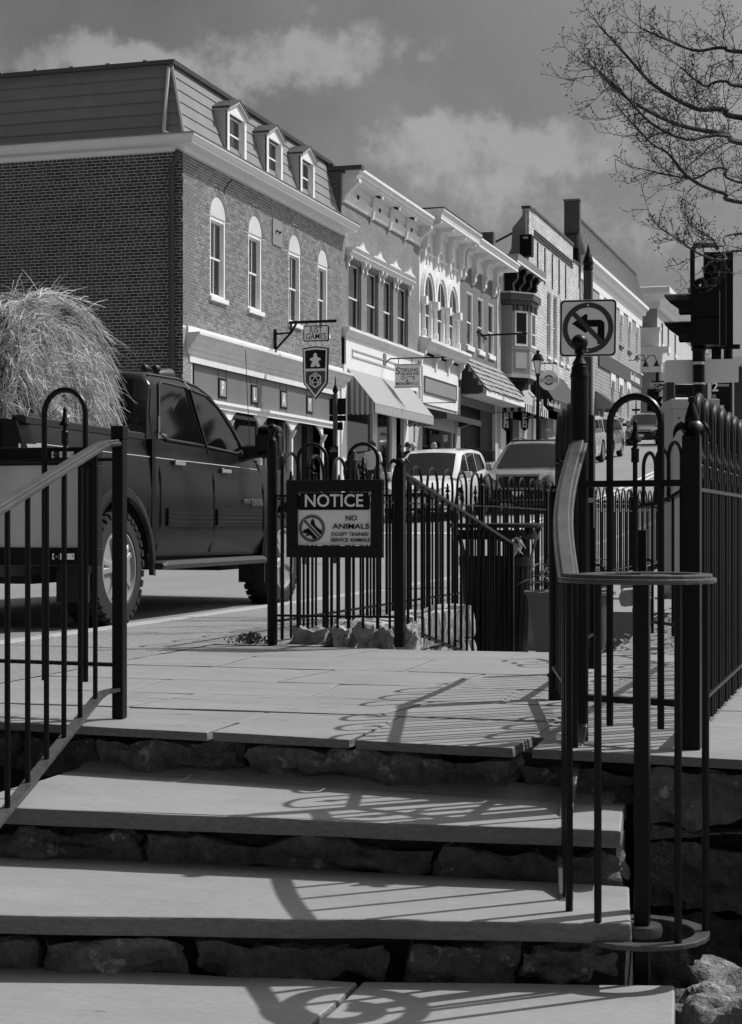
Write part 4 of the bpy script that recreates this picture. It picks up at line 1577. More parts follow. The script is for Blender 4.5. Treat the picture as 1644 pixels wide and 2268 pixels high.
# arched valance on posts, with boarded bays behind
zv = zm0 - .03
colp = [fx(px, 1000)[0] for px in (430, 509, 579, 648, 716)]
val = MB()
zsp = fx(579, 950)[1] - .05
for a, b in zip(colp, colp[1:]):
    c, h = (a + b) / 2, (b - a) / 2 - .05
    pts = [(a, zv)] + [(b, zv)] + [(b, zsp - .1)] + [(c + h * math.cos(k * PI / 12), zsp + .45 * math.sin(k * PI / 12)) for k in range(13)] + [(a, zsp - .1)]
    val.prism([(X0 + .0, p[0], p[1]) for p in pts], (-.05, 0, 0))
part('arch_valance', val, WHITEOLD, b1)
for yq in colp:
    part('porch_post', MB().box(X0 - .07, X0 + .0, yq - .055, yq + .055, .3, zsp), WHITE, b1)
    part('post_bracket', prof_y([(-.02, zsp - .12), (.12, zsp + .14), (-.02, zsp + .16)], yq - .05, yq + .05), WHITEOLD, b1)
part('shop_wall', MB().box(X0 - .9, X0 - .85, YC + .5, YE, .2, zv + .4), MIDGREY, b1)
for (pa2, pb2, zq, m_) in ((512, 570, 2.9, GLASS), (584, 628, 3.1, GLASS)):
    y0_, y1_ = fx(pa2, 1000, X0 - .85)[0], fx(pb2, 1000, X0 - .85)[0]
    fr = part('display_window', MB().box(X0 - .85, X0 - .80, y0_, y0_ + .09, 1.2, zq + .5).box(X0 - .85, X0 - .80, y1_ - .09, y1_, 1.2, zq + .5).box(X0 - .85, X0 - .80, y0_, y1_, zq + .42, zq + .5).box(X0 - .85, X0 - .80, y0_, y1_, zq - .6, zq - .54), PALEGREY, b1)
    part('pane', MB().box(X0 - .845, X0 - .84, y0_ + .09, y1_ - .09, 1.2, zq + .42), CARGLASS, fr)
part('shop_door', MB().box(X0 - .84, X0 - .80, fx(722, 1000)[0] + .4, YE - .7, .8, 3.4), DARK, b1)
part('corner_pilaster', bx(YE - .62, YE + .02, .8, zt - .3, -.0, .05), WHITEOLD, b1)
part('corner_pilaster', bx(YE - .28, YE + .04, .8, zt - .3, .05, .10), WHITE, b1)
for k in range(5):
    yq = lerp(fx(655, 1000)[0], fx(712, 1000)[0], k / 4)
    part('board_strip', MB().box(X0 - .85, X0 - .83, yq - .02, yq + .02, .6, zv + .3), DKGREY, b1)

# ---- second building: painted brick, four hooded windows, big cornice with round openings
def zrange(px, pys):
    return [fx(px, p)[1] for p in pys]


b2 = thing('brick_building', 'grey painted brick building with heavy bracketed cornice and four hooded windows', 'building', (X0, 51, rz(51)))
Y2 = fx(929, 800)[0]
wins = []
for (pl, pr_, pt) in ((772, 799, 578), (812.6, 837, 596), (849.6, 870, 613.6), (881, 903, 630)):
    wins.append((fx(pl, pt)[0], fx(pr_, pt)[0], 6.36, fx(pl, pt)[1]))
zt2 = sum(q[3] for q in wins) / 4
wins = [(a, b, 6.36, zt2) for (a, b, c, d) in wins]
ztop2 = fx(799, 374, X0 + .5)[1]
zfr = fx(766.6, 438, X0 + .05)[1]
w = MB()
wall_x(w, YE, Y2, 6.0, ztop2 - .1, wins)
w.poly((X0, YE, 1), (-24, YE, 1), (-24, YE, ztop2 - .1), (X0, YE, ztop2 - .1))
w.poly((X0, Y2, 1), (-24, Y2, 1), (-24, Y2, ztop2 - .1), (X0, Y2, ztop2 - .1))
part('wall', w, BR_PAINT, b2, fix=False)
part('roof', MB().box(-24, X0 + .1, YE + .02, Y2 - .02, ztop2 - .14, ztop2 - .02), DKGREY, b2)
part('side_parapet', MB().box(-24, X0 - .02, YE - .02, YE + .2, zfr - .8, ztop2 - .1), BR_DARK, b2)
part('parapet_coping', MB().box(-24, X0 + .62, YE - .05, YE + .25, ztop2 - .06, ztop2 + .06), DKGREY, b2)
for (a, b, c, d) in wins:
    window(b2, a, b, c, d, rec=.08, fw=.05, mat=WHITEOLD, jamb=M('peeling_paint', .15, .9, fine=(30, .6), streak=((20, 30, 1.2), .5)), meet=.47, curtains=((0, .5, .47, 1, CURTAIN), (0, 1, 0, .5, BLIND), (.5, 1, .5, .62, BLIND)), sill=False)
    # weathered reveal board
    part('reveal_board', MB().box(X0 - .15, X0 + .012, b, b + .07, c, d), M('peeling_paint', .15), b2)
for (a, b, c, d), k in zip(wins, range(4)):
    y0_, y1_ = a - .22, b + .30
    hb = part('window_hood', prof_y([(0, d + .12), (.10, d + .12), (.12, d + .18), (.20, d + .23), (.20, d + .28), (.26, d + .35), (0, d + .37)], y0_, y1_), WHITEOLD, b2)
    for yy in (a - .12, b + .10):
        part('hood_bracket', prof_y([(0, d - .20), (.07, d - .18), (.05, d - .06), (.15, d + .02), (.15, d + .12), (0, d + .12)], yy - .05, yy + .05), WHITEOLD, hb)
    yc = (a + b) / 2 + .08
    cr = [(yc - .62, d + .36), (yc - .5, d + .42), (yc - .2, d + .45), (yc - .06, d + .55), (yc, d + .64), (yc + .06, d + .55), (yc + .2, d + .45), (yc + .5, d + .40), (yc + .62, d + .36)]
    part('hood_crest', MB().prism([(X0 + .255, p[0], p[1]) for p in cr], (-.06, 0, 0)), WHITEOLD, hb)
# cornice
OUT = .52
cp = part('cornice', prof_y([(.0, ztop2 - .02), (OUT + .05, ztop2), (OUT + .05, ztop2 - .08), (OUT, ztop2 - .11), (OUT - .02, ztop2 - .2), (OUT - .08, ztop2 - .21), (OUT - .08, ztop2 - .30), (.10, ztop2 - .32), (.08, ztop2 - .5), (0.04, ztop2 - .52), (0.04, zfr + .1), (0, zfr + .1)], YE + .06, Y2 - .05), WHITEOLD, b2)
part('frieze_moulding', prof_y([(0, zfr + .12), (.14, zfr + .10), (.14, zfr + .05), (.10, zfr + .02), (.07, zfr - .12), (0, zfr - .14)], YE + .06, Y2 - .1), WHITEOLD, b2)
ys2 = [YE + .10] + [fx(px, 500)[0] for px in (818, 857, 893)] + [Y2 - .32]
for i, yy in enumerate(ys2):
    ww = .16 if 0 < i < 4 else .22
    pr2 = [(0.03, zfr - .22), (.10, zfr - .2), (.16, zfr + .05), (.13, zfr + .15), (.14, zfr + .4), (.24, zfr + .62), (.40, ztop2 - .42), (OUT - .08, ztop2 - .25), (.03, ztop2 - .25)]
    if i in (0, 4):
        pr2 = [(0.03, zfr - .02), (.13, zfr), (.16, zfr + .1), (OUT - .02, ztop2 - .4), (OUT - .02, ztop2 - .30), (.03, ztop2 - .31)]
    part('cornice_bracket', prof_y(pr2, yy, yy + ww), WHITEOLD, cp)
for a, b in zip(ys2, ys2[1:]):
    c = lerp(a, b, .52)
    zc = lerp(zfr, ztop2, .50)
    part('round_opening', MB().prism([(X0 + .045, c + .15 * math.cos(k * PI / 10), zc + .25 * math.sin(k * PI / 10)) for k in range(20)], (.006, 0, 0)), DARK, cp)
    part('dentil_band', bx(a + .2, b - .06, zc + .27, zc + .42, .04, .09), PALEGREY, cp)
# shopfront with striped awning
zc2 = fx(757, 722)[1]
part('shop_cornice', prof_y([(0, zc2), (.22, zc2 - .02), (.22, zc2 - .10), (.15, zc2 - .16), (.10, zc2 - .26), (0, zc2 - .26)], YE + .1, Y2 - .2), WHITEOLD, b2)
zb2 = fx(762, 808)[1]
part('sign_panel', bx(YE + .28, Y2 - .35, zb2 - .2, zc2 - .26, 0, .05), WHITE, b2)
ip = [fx(776, 770)[0], Y2 - 1.3]
for (a, b, c, d) in ((ip[0], ip[1], zb2 + .28, zb2 + .33), (ip[0], ip[1], zc2 - .62, zc2 - .58), (ip[0], ip[0] + .06, zb2 + .33, zc2 - .62), (ip[1] - .06, ip[1], zb2 + .33, zc2 - .62)):
    part('panel_bead', bx(a, b, c, d, .05, .075), PALEGREY, b2)
part('wall_pier', bx(Y2 - .55, Y2 - .02, 1.2, zc2 - .3, -.02, .0), BR_PALE, b2)
part('pilaster', bx(YE + .02, YE + .3, 1.2, zb2, -.02, .08), WHITEOLD, b2)
part('shop_void', MB().box(X0 - 1.2, X0 - 1.15, YE, Y2, .9, zb2), DARK, b2)
part('shop_lintel', bx(YE + .1, Y2 - .5, zb2 - .5, zb2 - .2, -.2, .0), PALEGREY, b2)
for (pa2, pb2) in ((826, 836), (868, 878), (895, 905)):
    y0_, y1_ = fx(pa2, 950)[0], fx(pb2, 950)[0]
    part('shop_mullion', bx(y0_, y1_, 1.2, zb2 - .4, -.12, -.0), WHITEOLD, b2)
y0_, y1_ = fx(836, 950)[0], fx(868, 950)[0]
part('shop_pane', MB().poly((X0 - .08, y0_, 1.5), (X0 - .08, y1_, 1.5), (X0 - .08, y1_, zb2 - .4), (X0 - .08, y0_, zb2 - .4)), GLASS, b2, fix=False)
y0_, y1_ = YE + .3, fx(826, 950)[0]
part('shop_pane', MB().poly((X0 - .08, y0_, 1.5), (X0 - .08, y1_, 1.5), (X0 - .08, y1_, zb2 - .4), (X0 - .08, y0_, zb2 - .4)), GLASS, b2, fix=False)
y0_, y1_ = fx(906, 950)[0], Y2 - .3
dr = part('shop_door', bx(y0_, y1_, 1.4, zb2 - .6, -.08, -.04), PALEGREY, b2)
text('door_number', '½', SIGNK, dr, (X0 - .037, lerp(y0_, y1_, .25), 3.05), (0, 1, 0), (0, 0, 1), .5, squeeze=.7)


def stripes(name, v1, v2, freq, axis):
    t_ = NT(name)
    sx = t_.n.new('ShaderNodeSeparateXYZ')
    t_.l.new(t_.g().outputs['Position'], sx.inputs[0])
    s_ = t_.math('SINE', t_.math('MULTIPLY', sx.outputs[axis], freq))
    k = t_.ramp(s_, -.2, .2)
    t_.l.new(t_.math('MULTIPLY_ADD', k, v2 - v1, v1), t_.b.inputs['Base Color'])
    t_.b.inputs['Roughness'].default_value = .85
    return t_.m


STRIPE = stripes('faint_striped_canvas', .37, .27, 30, 1)
STRIPEX = stripes('striped_canvas_side', .34, .14, 40, 0)
STRIPEB = stripes('black_white_striped_canvas', .55, .03, 14, 1)
STRIPEBX = stripes('black_white_striped_canvas_side', .42, .02, 21, 0)


def awning(name, label, y0, y1, zt_, zl, out, val, mat, side, scallop=True, out0=.02, group=None, thick=.015):
    t = thing(name, label, 'awning', (X0, (y0 + y1) / 2, zt_), 0, group)
    c = part('canvas', MB().prism([(X0 + out0, y0, zt_), (X0 + out, y0, zl), (X0 + out, y1, zl), (X0 + out0, y1, zt_)], (thick, 0, thick)), mat, t)
    n = max(6, int((y1 - y0) / .2)) if scallop else 1
    m = MB()
    for k in range(n):
        a, b = lerp(y0, y1, k / n), lerp(y0, y1, (k + 1) / n)
        if scallop:
            pts = [(a, zl), (b, zl)] + [((a + b) / 2 + (b - a) / 2 * math.cos(q * PI / 6), zl - val + .06 - .06 * math.sin(q * PI / 6)) for q in range(7)]
        else:
            pts = [(a, zl), (b, zl), (b, zl - val), (a, zl - val)]
        m.prism([(X0 + out + .0, p[0], p[1]) for p in pts], (thick, 0, 0))
    part('valance', m, mat, t)
    for yy in (y0, y1):
        n = 6 if scallop else 1
        pts = [(X0 + out0, yy, zt_), (X0 + out, yy, zl)]
        for k in range(n + 1):
            xq = lerp(X0 + out, X0 + out0, k / n)
            pts.append((xq, yy, zl - val))
            if scallop and k < n:
                xq2 = lerp(X0 + out, X0 + out0, (k + .5) / n)
                pts.append((xq2, yy, zl - val - .05))
        part('side_panel', MB().prism(pts, (0, -.012 if yy == y0 else .012, 0)), side, t)
    part('arm', MB().tube([(X0, y0 + .05, zl - .25), (X0 + out, y0 + .05, zl - .02)], .02, 6).tube([(X0, y1 - .05, zl - .25), (X0 + out, y1 - .05, zl - .02)], .02, 6), PALEGREY, t)
    return t


ya2, yb2 = fx(766, 815)[0], fx(902, 859)[0]
zat = fx(766, 815)[1]
zal = fx(830, 894, X0 + .88)[1]
awning('awning', 'pale striped canvas awning with scalloped edge under the blank white shop sign', ya2, yb2, zat, zal, .88, .27, STRIPE, STRIPEX)

# ---- third building: white upper wall with three arched windows
b3 = thing('white_building', 'white fronted building with three arched windows and long cornice brackets', 'building', (X0, 58, rz(58)))
Y3 = fx(1019, 700)[0]
O3 = .80
ztop3 = fx(973, 456, X0 + O3)[1]
zsof3 = fx(968, 477.6, X0 + O3 - .06)[1]
aw = []
for (gl, gr, ot, spx) in ((937, 957, 599, 655), (965, 984, 619, 669), (991.5, 1009, 633, 684)):
    aw.append((fx(gl, 700)[0], fx(gr, 700)[0]))
zspr = fx(940, 660)[1] - .0
zb3 = fx(937, 744)[1]
w = MB()
wall_x(w, Y2, Y3, zb3 - .6, zsof3 + .3, [(a, b, zb3, zspr) for (a, b) in aw])
w.poly((X0, Y2, 2), (-24, Y2, 2), (-24, Y2, zsof3 + .2), (X0, Y2, zsof3 + .2))
part('wall', w, WHITEOLD, b3, fix=False)
part('roof', MB().box(-24, X0 + .1, Y2 + .02, Y3 - .02, ztop3 - .2, ztop3 - .06), DKGREY, b3)
for (a, b) in aw:
    r = (b - a) / 2
    c = (a + b) / 2
    fr = window(b3, a, b, zb3, zspr, rec=.08, fw=.05, mat=WHITE, meet=.62, curtains=((.0, .45, 0, .62, CURTAIN), (.5, .7, 0, 1, CURTAIN)), sill=False)
    part('arch_pane', MB().prism([(X0 - .0, c - r * .99 * math.cos(k * PI / 14), zspr + r * 1.3 * math.sin(k * PI / 14)) for k in range(15)], (.004, 0, 0)), CARGLASS, fr)
    part('arch_bar', MB().box(X0 + .002, X0 + .02, c - .02, c + .02, zspr - .02, zspr + r * 1.3), WHITE, fr)
    for (ra, rb, o) in ((1.0, 1.16, .05), (1.16, 1.42, .10), (1.42, 1.52, .05)):
        pts = [(X0, c - r * ra * math.cos(k * PI / 16), zspr + r * ra * 1.3 * math.sin(k * PI / 16)) for k in range(17)] + [(X0, c + r * rb * math.cos(k * PI / 16), zspr + r * rb * 1.27 * math.sin(k * PI / 16)) for k in range(17)]
        q = MB()
        for k in range(16):
            q.prism([pts[k], pts[k + 1], pts[33 - k - 1], pts[33 - k]], (o, 0, 0))
        part('archivolt', q, WHITE, fr)
cols = [aw[0][0] - .14] + [(p[1] + q[0]) / 2 for p, q in zip(aw, aw[1:])] + [aw[2][1] + .14]
for yy in cols:
    part('column', MB().lathe([(.11, zb3), (.11, zb3 + .2), (.075, zb3 + .22), (.07, zspr - .3), (.10, zspr - .26)], (X0 + .06, yy, 0), 10), WHITE, b3, smooth=True)
    part('capital', bx(yy - .15, yy + .15, zspr - .26, zspr + .02, 0, .2), WHITE, b3, bevel=.02)
zfm = fx(915, 545)[1]
part('frieze_moulding', prof_y([(0, zfm + .06), (.08, zfm + .05), (.08, zfm), (0, zfm - .03)], Y2, Y3), WHITEOLD, b3)
for px in (948, 975, 1001):
    yq, zq = fx(px, 585 - (975 - px) * .55)
    part('oval_moulding', ring_mb((X0, yq, zq), .30, .34, 24, (0, .75, 0), (0, 0, 1.15), (.03, 0, 0)), PALEGREY, b3)
cp3 = part('cornice', prof_y([(0, ztop3), (O3 + .04, ztop3 + .02), (O3 + .04, ztop3 - .05), (O3 - .02, ztop3 - .09), (O3 - .06, zsof3 + .06), (O3 - .06, zsof3), (.12, zsof3 - .02), (.1, zsof3 - .2), (0, zsof3 - .24)], Y2 + .05, Y3), WHITEOLD, b3)
part('roof_edge', bx(Y2 + .05, Y3, ztop3 + .02, ztop3 + .06, -.1, O3 + .06), DKGREY, b3)


def scroll_bracket(t, yy, ww, z, out, drop, mat, arm=True):
    pts = [(0.0, z), (out, z), (out + .02, z - .10), (out - .12, z - .16), (out * .55, z - .13), (out * .40, z - .22), (out * .36, z - drop * .45), (.24, z - drop * .62), (.16, z - drop * .7), (.15, z - drop * .88), (.05, z - drop), (0, z - drop)]
    return part('cornice_bracket', prof_y(pts, yy - ww / 2, yy + ww / 2), mat, t)


for px in (934, 962, 990, 1014):
    scroll_bracket(cp3, fx(px, 560)[0], .16, zsof3 - .01, O3 - .12, 1.35, WHITEOLD)
zc3 = fx(926, 750)[1]
part('shop_cornice', prof_y([(0, zc3 + .1), (.42, zc3 + .02), (.42, zc3 - .08), (.30, zc3 - .2), (.25, zc3 - .32), (.1, zc3 - .36), (0, zc3 - .36)], Y2 + .0, Y3 + .1), WHITEOLD, b3)
for px in (930, 962, 990, 1016):
    yy = fx(px, 800)[0]
    part('shop_bracket', prof_y([(0, zc3 - .36), (.24, zc3 - .36), (.22, zc3 - .5), (.10, zc3 - .62), (.08, zc3 - .9), (0, zc3 - .95)], yy - .08, yy + .08), WHITEOLD, b3)
part('frieze', bx(Y2 + .1, Y3 - .2, 3.9, zc3 - .36, -.02, .0), PALEGREY, b3)
y0_, y1_ = fx(936, 850)[0], fx(1007, 870)[0]
zs0, zs1 = fx(937, 870)[1], fx(937, 832)[1]
part('sign_surround', bx(y0_ - .1, y1_ + .35, zs0 - .35, zs1 + .35, .0, .04), WHITE, b3)
part('sign_board', bx(y0_, y1_, zs0, zs1, .04, .075), MIDGREY, b3)
for (a, b, c, d) in ((y0_, y1_, zs1 - .05, zs1), (y0_, y1_, zs0, zs0 + .05), (y0_, y0_ + .05, zs0 + .05, zs1 - .05), (y1_ - .05, y1_, zs0 + .05, zs1 - .05)):
    part('sign_edge', bx(a, b, c, d, .075, .09), DKGREY, b3)
awning('awning', 'black canvas awning over the dark shop window of the white arched building', Y2 + .35, Y3 - .3, zs0 - .5, fx(981, 912, X0 + .85)[1], .85, .2, CANVASD, CANVASD, scallop=False)
part('shop_void', MB().box(X0 - .6, X0 - .55, Y2, Y3, 1.2, 4.4), DARK, b3)
part('wall_pier', bx(Y2 - .02, Y2 + .30, 1.2, 5.4, -.02, .02), BR_PALE, b3)
part('wall_pier', bx(Y3 - .75, Y3 - .02, 1.6, 5.6, -.02, .02), BR_PALE, b3)
part('shop_mullion', bx(Y3 - 1.1, Y3 - .98, 1.6, 4.2, -.1, -.02), PALEGREY, b3)
part('shop_pane', MB().poly((X0 - .1, Y2 + .3, 2.0), (X0 - .1, Y3 - 1, 2.0), (X0 - .1, Y3 - 1, 4.0), (X0 - .1, Y2 + .3, 4.0)), GLASS, b3, fix=False)
part('window_ledge', bx(Y2 + .4, Y2 + 1.6, 3.25, 3.32, -.3, -.12), PALEGREY, b3)

# ---- fourth building: dark painted brick, three sash windows, shingled pent roof
b4 = thing('brick_building', 'brick building with three white sash windows above a shingled pent roof', 'building', (X0, 64, rz(64)))
Y4 = fx(1108, 800)[0]
zt4 = fx(1047, 560)[1]
w4 = []
for (pl, pr_, pt, pb) in ((1034, 1048, 641, 764), (1058.7, 1071.5, 656.6, 775), (1082, 1094.5, 670, 784)):
    w4.append((fx(pl, pt)[0], fx(pr_, pt)[0], fx(pl, pb)[1], fx(pl, pt)[1]))
zb4, zt4w = sum(q[2] for q in w4) / 3, sum(q[3] for q in w4) / 3
w4 = [(q[0], q[1], zb4, zt4w) for q in w4]
w = MB()
wall_x(w, Y3, Y4, 5.0, ztop3 - .3, w4)
w.poly((X0, Y4, 2), (-24, Y4, 2), (-24, Y4, ztop3 - .1), (X0, Y4, ztop3 - .1))
part('wall', w, MBRICK('dull_painted_brick', .19, .16, .12), b4, fix=False)
part('roof', MB().box(-24, X0 + .1, Y3 + .02, Y4 - .02, ztop3 - .3, ztop3 - .1), DKGREY, b4)
for (q, mt) in zip(w4, (.5, .5, .5)):
    window(b4, *q, rec=.06, fw=.06, mat=WHITE, meet=.44, curtains=((0, 1, .44, 1, CURTAIN if q is w4[0] else BLIND),), sillh=.18)
part('edge_pier', bx(Y4 - .75, Y4, 3, ztop3 - .9, 0, .03), BR_PALE, b4)
cp4 = part('cornice', prof_y([(0, ztop3 - .10), (O3 + .02, ztop3 - .08), (O3 + .02, ztop3 - .14), (O3 - .04, ztop3 - .18), (O3 - .08, zsof3 + .02), (O3 - .08, zsof3 - .04), (.12, zsof3 - .05), (.1, zsof3 - .14), (0, zsof3 - .2)], Y3, Y4 + .1), WHITE, b4)
for px in (1024, 1046, 1069, 1092):
    scroll_bracket(cp4, fx(px, 620)[0], .3, zsof3 - .05, O3 - .2, 1.15, WHITEOLD)
for a, b in zip((1026, 1048, 1071), (1043, 1066, 1089)):
    y0_, y1_ = fx(a, 620)[0], fx(b, 620)[0]
    c = (y0_ + y1_) / 2
    part('bracket_apron', prof_y([(0, zsof3 - .2), (.06, zsof3 - .2), (.06, zsof3 - .55), (0, zsof3 - .6)], y0_ - .15, y1_ + .15), WHITEOLD, cp4)
# shingled pent roof
zpt = fx(1037.8, 794)[1]
O4 = .92
zpl = fx(1078, 864, X0 + O4)[1]
yp0, yp1 = Y3 + .25, fx(1151, 884, X0 + O4)[0] - .3
yp1 = max(yp1, Y4 + .4)
pent = part('pent_roof', MB().prism([(X0, yp0, zpt), (X0 + O4, yp0, zpl), (X0 + O4, yp0, zpl - .16), (X0, yp0, zpl - .16)], (0, yp1 - yp0, 0)), PALEGREY, b4)
nr = 6
sh = MB().prism([(-.5, 0, 0), (.5, 0, 0), (.5, 1, 0), (-.5, 1, 0)], (0, 0, .03))
sv = Vector((O4, 0, zpl - zpt))
sl = sv.length / nr
sd = sv.normalized()
sn = Vector((-sd.z, 0, sd.x))
for r in range(nr):
    yy = yp0 - .05
    while yy < yp1:
        ww = random.uniform(.26, .44)
        s0, s1 = sl * (r - .25), sl * (r + 1) + random.uniform(-.012, .03)
        base = Vector((X0, 0, zpt))
        pA, pB = base + sd * max(0, s0) + sn * .012, base + sd * s1 + sn * random.uniform(.05, .085)
        mb = MB().prism([(pA.x, yy, pA.z), (pA.x, yy + ww - .015, pA.z), (pB.x, yy + ww - .015, pB.z), (pB.x, yy, pB.z)], sn * .02)
        part('shingle', mb, SHINGLE, pent)
        yy += ww
mb = MB()
for r in range(5):
    zz = lerp(zpt - .12, zpl - .1, r / 5)
    for k in range(6):
        xw = X0 + O4 * (zpt - zz) / (zpt - zpl)
        a = X0 + (xw - X0) * k / 6
        b = X0 + (xw - X0) * (k + 1) / 6 - .01
        part('side_shingle', MB().box(a, b, yp0 - .03 - random.uniform(0, .015), yp0, lerp(zpt - .12, zpl - .1, (r + 1) / 5) - random.uniform(0, .04), zz + .03), M('dark_shingle', .035, .85, isl=.4, fine=(30, .3)), pent)
part('soffit', MB().box(X0 + .02, X0 + O4 - .03, yp0 + .02, yp1 - .02, zpl - .19, zpl - .161), WHITEOLD, b4)
part('fascia', MB().box(X0 + O4 - .02, X0 + O4 + .02, yp0, yp1, zpl - .2, zpl + .0), WHITE, b4)
part('porch_wall', MB().box(X0 - .75, X0 - .7, Y3, Y4 + .2, 1.8, zpl - .19), MBRICK('porch_brick', .055, .04, .07), b4, fix=False)
part('porch_side', MB().box(X0 - .7, X0 - .0, Y4 - .55, Y4 - .45, 1.8, zpl - .19), PALEGREY, b4)
part('porch_pier', MB().box(X0 - .12, X0 + .02, fx(1097, 950)[0], fx(1111, 950)[0], 2.2, zpl - .19), WHITE, b4)
rl = thing('porch_railing', 'black iron railing across the brick porch under the shingled pent roof', 'railing', (X0 + .05, 64, rz(64)))
y0_, y1_ = fx(1029, 1000)[0], fx(1096, 1000)[0]
zr_ = fx(1030, 988)[1]
part('rail', bx(y0_, y1_, zr_ - .03, zr_, .0, .04).box(X0, X0 + .04, y0_, y1_, zr_ - .92, zr_ - .89), IRONP, rl)
for k in range(22):
    yy = lerp(y0_, y1_, k / 21)
    part('picket', bx(yy - .012, yy + .012, zr_ - .89, zr_ - .03, .008, .032), IRONP, rl)
part('porch_base', MB().box(X0 - .7, X0 + .1, Y3, Y4, rz(60) - 1, zr_ - .95), CONC, b4)

# ---- fifth building: dark brackets and an oriel window
b5 = thing('brick_building', 'narrow pale brick building with black brackets and a panelled oriel window', 'building', (X0, 70, rz(70)))
Y5 = fx(1172, 600)[0]
O5 = .75
ztop5 = fx(1146, 560, X0 + O5)[1]
w = MB()
wall_x(w, Y4, Y5, 5.0, ztop5 - .2)
w.poly((X0, Y4, 2), (-24, Y4, 2), (-24, Y4, ztop5 - .2), (X0, Y4, ztop5 - .2))
part('wall', w, BR_PALE, b5, fix=False)
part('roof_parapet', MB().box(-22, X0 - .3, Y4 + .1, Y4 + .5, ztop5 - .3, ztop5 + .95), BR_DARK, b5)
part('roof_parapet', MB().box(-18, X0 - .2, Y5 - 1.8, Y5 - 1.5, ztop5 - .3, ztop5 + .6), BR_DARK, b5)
cp5 = part('cornice', prof_y([(0, ztop5), (O5, ztop5 + .02), (O5 - .04, ztop5 - .22), (O5 - .08, ztop5 - .26), (O5 - .08, ztop5 - .32), (0, ztop5 - .34)], Y4 + .1, Y5 + .2), MIDGREY, b5)
part('cornice_edge', bx(Y4 + .1, Y5 + .2, ztop5 - .31, ztop5 - .24, O5 - .1, O5 - .04), WHITE, cp5)
for px in (1119, 1134, 1149, 1162):
    pts = [(0, ztop5 - .34), (O5 - .12, ztop5 - .34), (O5 - .1, ztop5 - .5), (O5 - .22, ztop5 - .62), (O5 - .2, ztop5 - .85), (.34, ztop5 - 1.1), (.38, ztop5 - 1.35), (.2, ztop5 - 1.6), (.22, ztop5 - 1.85), (.06, ztop5 - 2.0), (0, ztop5 - 2.05)]
    yy = fx(px, 650)[0]
    part('cornice_bracket', prof_y(pts, yy - .17, yy + .17), SIGNK, cp5)
yo0 = fx(1111, 750)[0]
ORI = [(0, yo0), (.42, yo0 + .02), (1.02, yo0 + .75), (1.02, yo0 + 2.0), (.42, yo0 + 2.75), (0, yo0 + 2.75)]
zo0 = fx(1127, 827, X0 + .42)[1]
zo1 = fx(1127, 690, X0 + .42)[1]


def oriel(s, z0, z1, mb=None):
    c = Vector((.3, yo0 + 1.37))
    pts = [Vector(p) + (Vector(p) - c) * s for p in ORI]
    return (mb or MB()).prism([(X0 + max(0, p.x), p.y, z0) for p in pts], (0, 0, z1 - z0))


ori = part('oriel', oriel(0, zo0, zo1 + .35), MIDGREY, b5)
part('oriel_hood', oriel(.26, zo1 + .55, zo1 + .80, oriel(.12, zo1 + .38, zo1 + .55)), DKGREY, ori)
part('oriel_hood_edge', oriel(.29, zo1 + .80, zo1 + .86), PALEGREY, ori)
part('oriel_base', oriel(.04, zo0 - .10, zo0 + .04), PALEGREY, ori)
part('oriel_band', oriel(.025, zo0 + 1.05, zo0 + 1.14), MIDGREY, ori)
part('oriel_foot', oriel(-.12, zo0 - .26, zo0 - .10, oriel(-.35, zo0 - .5, zo0 - .26)), SIGNK, ori)


def on_face(i, u0, u1, z0, z1, off, th):
    a, b = Vector(ORI[i]), Vector(ORI[i + 1])
    d = (b - a)
    n = Vector((-d.y, d.x)).normalized()
    n = -n if n.x < 0 or (i == 0 and n.y > 0) else n
    p, q = a + d * u0 + n * off, a + d * u1 + n * off
    return [(X0 + p.x, p.y, z0), (X0 + q.x, q.y, z0), (X0 + q.x, q.y, z1), (X0 + p.x, p.y, z1)], (n.x * th, n.y * th, 0)


for i in (1, 2):
    pts, v = on_face(i, .16, .86, zo0 + 1.18, zo1 + .12, .0, .03)
    part('oriel_window', MB().prism(pts, v), WHITE, ori)
    pts, v = on_face(i, .24, .78, zo0 + 1.28, zo1 + .04, .03, .006)
    part('oriel_pane', MB().prism(pts, v), CARGLASS, ori)
    pts, v = on_face(i, .24, .78, lerp(zo0, zo1, .68), lerp(zo0, zo1, .70), .036, .01)
    part('oriel_sash', MB().prism(pts, v), WHITEOLD, ori)
    pts, v = on_face(i, .2, .8, zo0 + .28, zo0 + .92, .0, .02)
    part('oriel_panel', MB().prism(pts, v), PALEGREY, ori)
    for u in (.12, .32, .68, .88):
        pts, v = on_face(i, u - .05, u + .05, zo1 + .12, zo1 + .42, .0, .09)
        part('oriel_bracket', MB().prism(pts, v), DKGREY, ori)
awning('awning', 'small black and white striped awning over the OPEN flags', fx(1108, 850)[0] + .4, Y5 - .6, fx(1130, 845)[1], fx(1152, 893, X0 + .85)[1], .95, .30, STRIPEB, STRIPEBX, scallop=False)
part('shop_void', MB().box(X0 - .5, X0 - .45, Y4, Y5, 2.4, 5.5), DARK, b5)
for (pa2, pb2, m_) in ((1112, 1121, WHITEOLD), (1136, 1150, DKGREY), (1150, 1157, WHITE), (1157, 1177, PALEGREY)):
    part('shop_post', bx(fx(pa2, 960)[0], fx(pb2, 960)[0], 2.4, 5.6, -.12, .0), m_, b5)
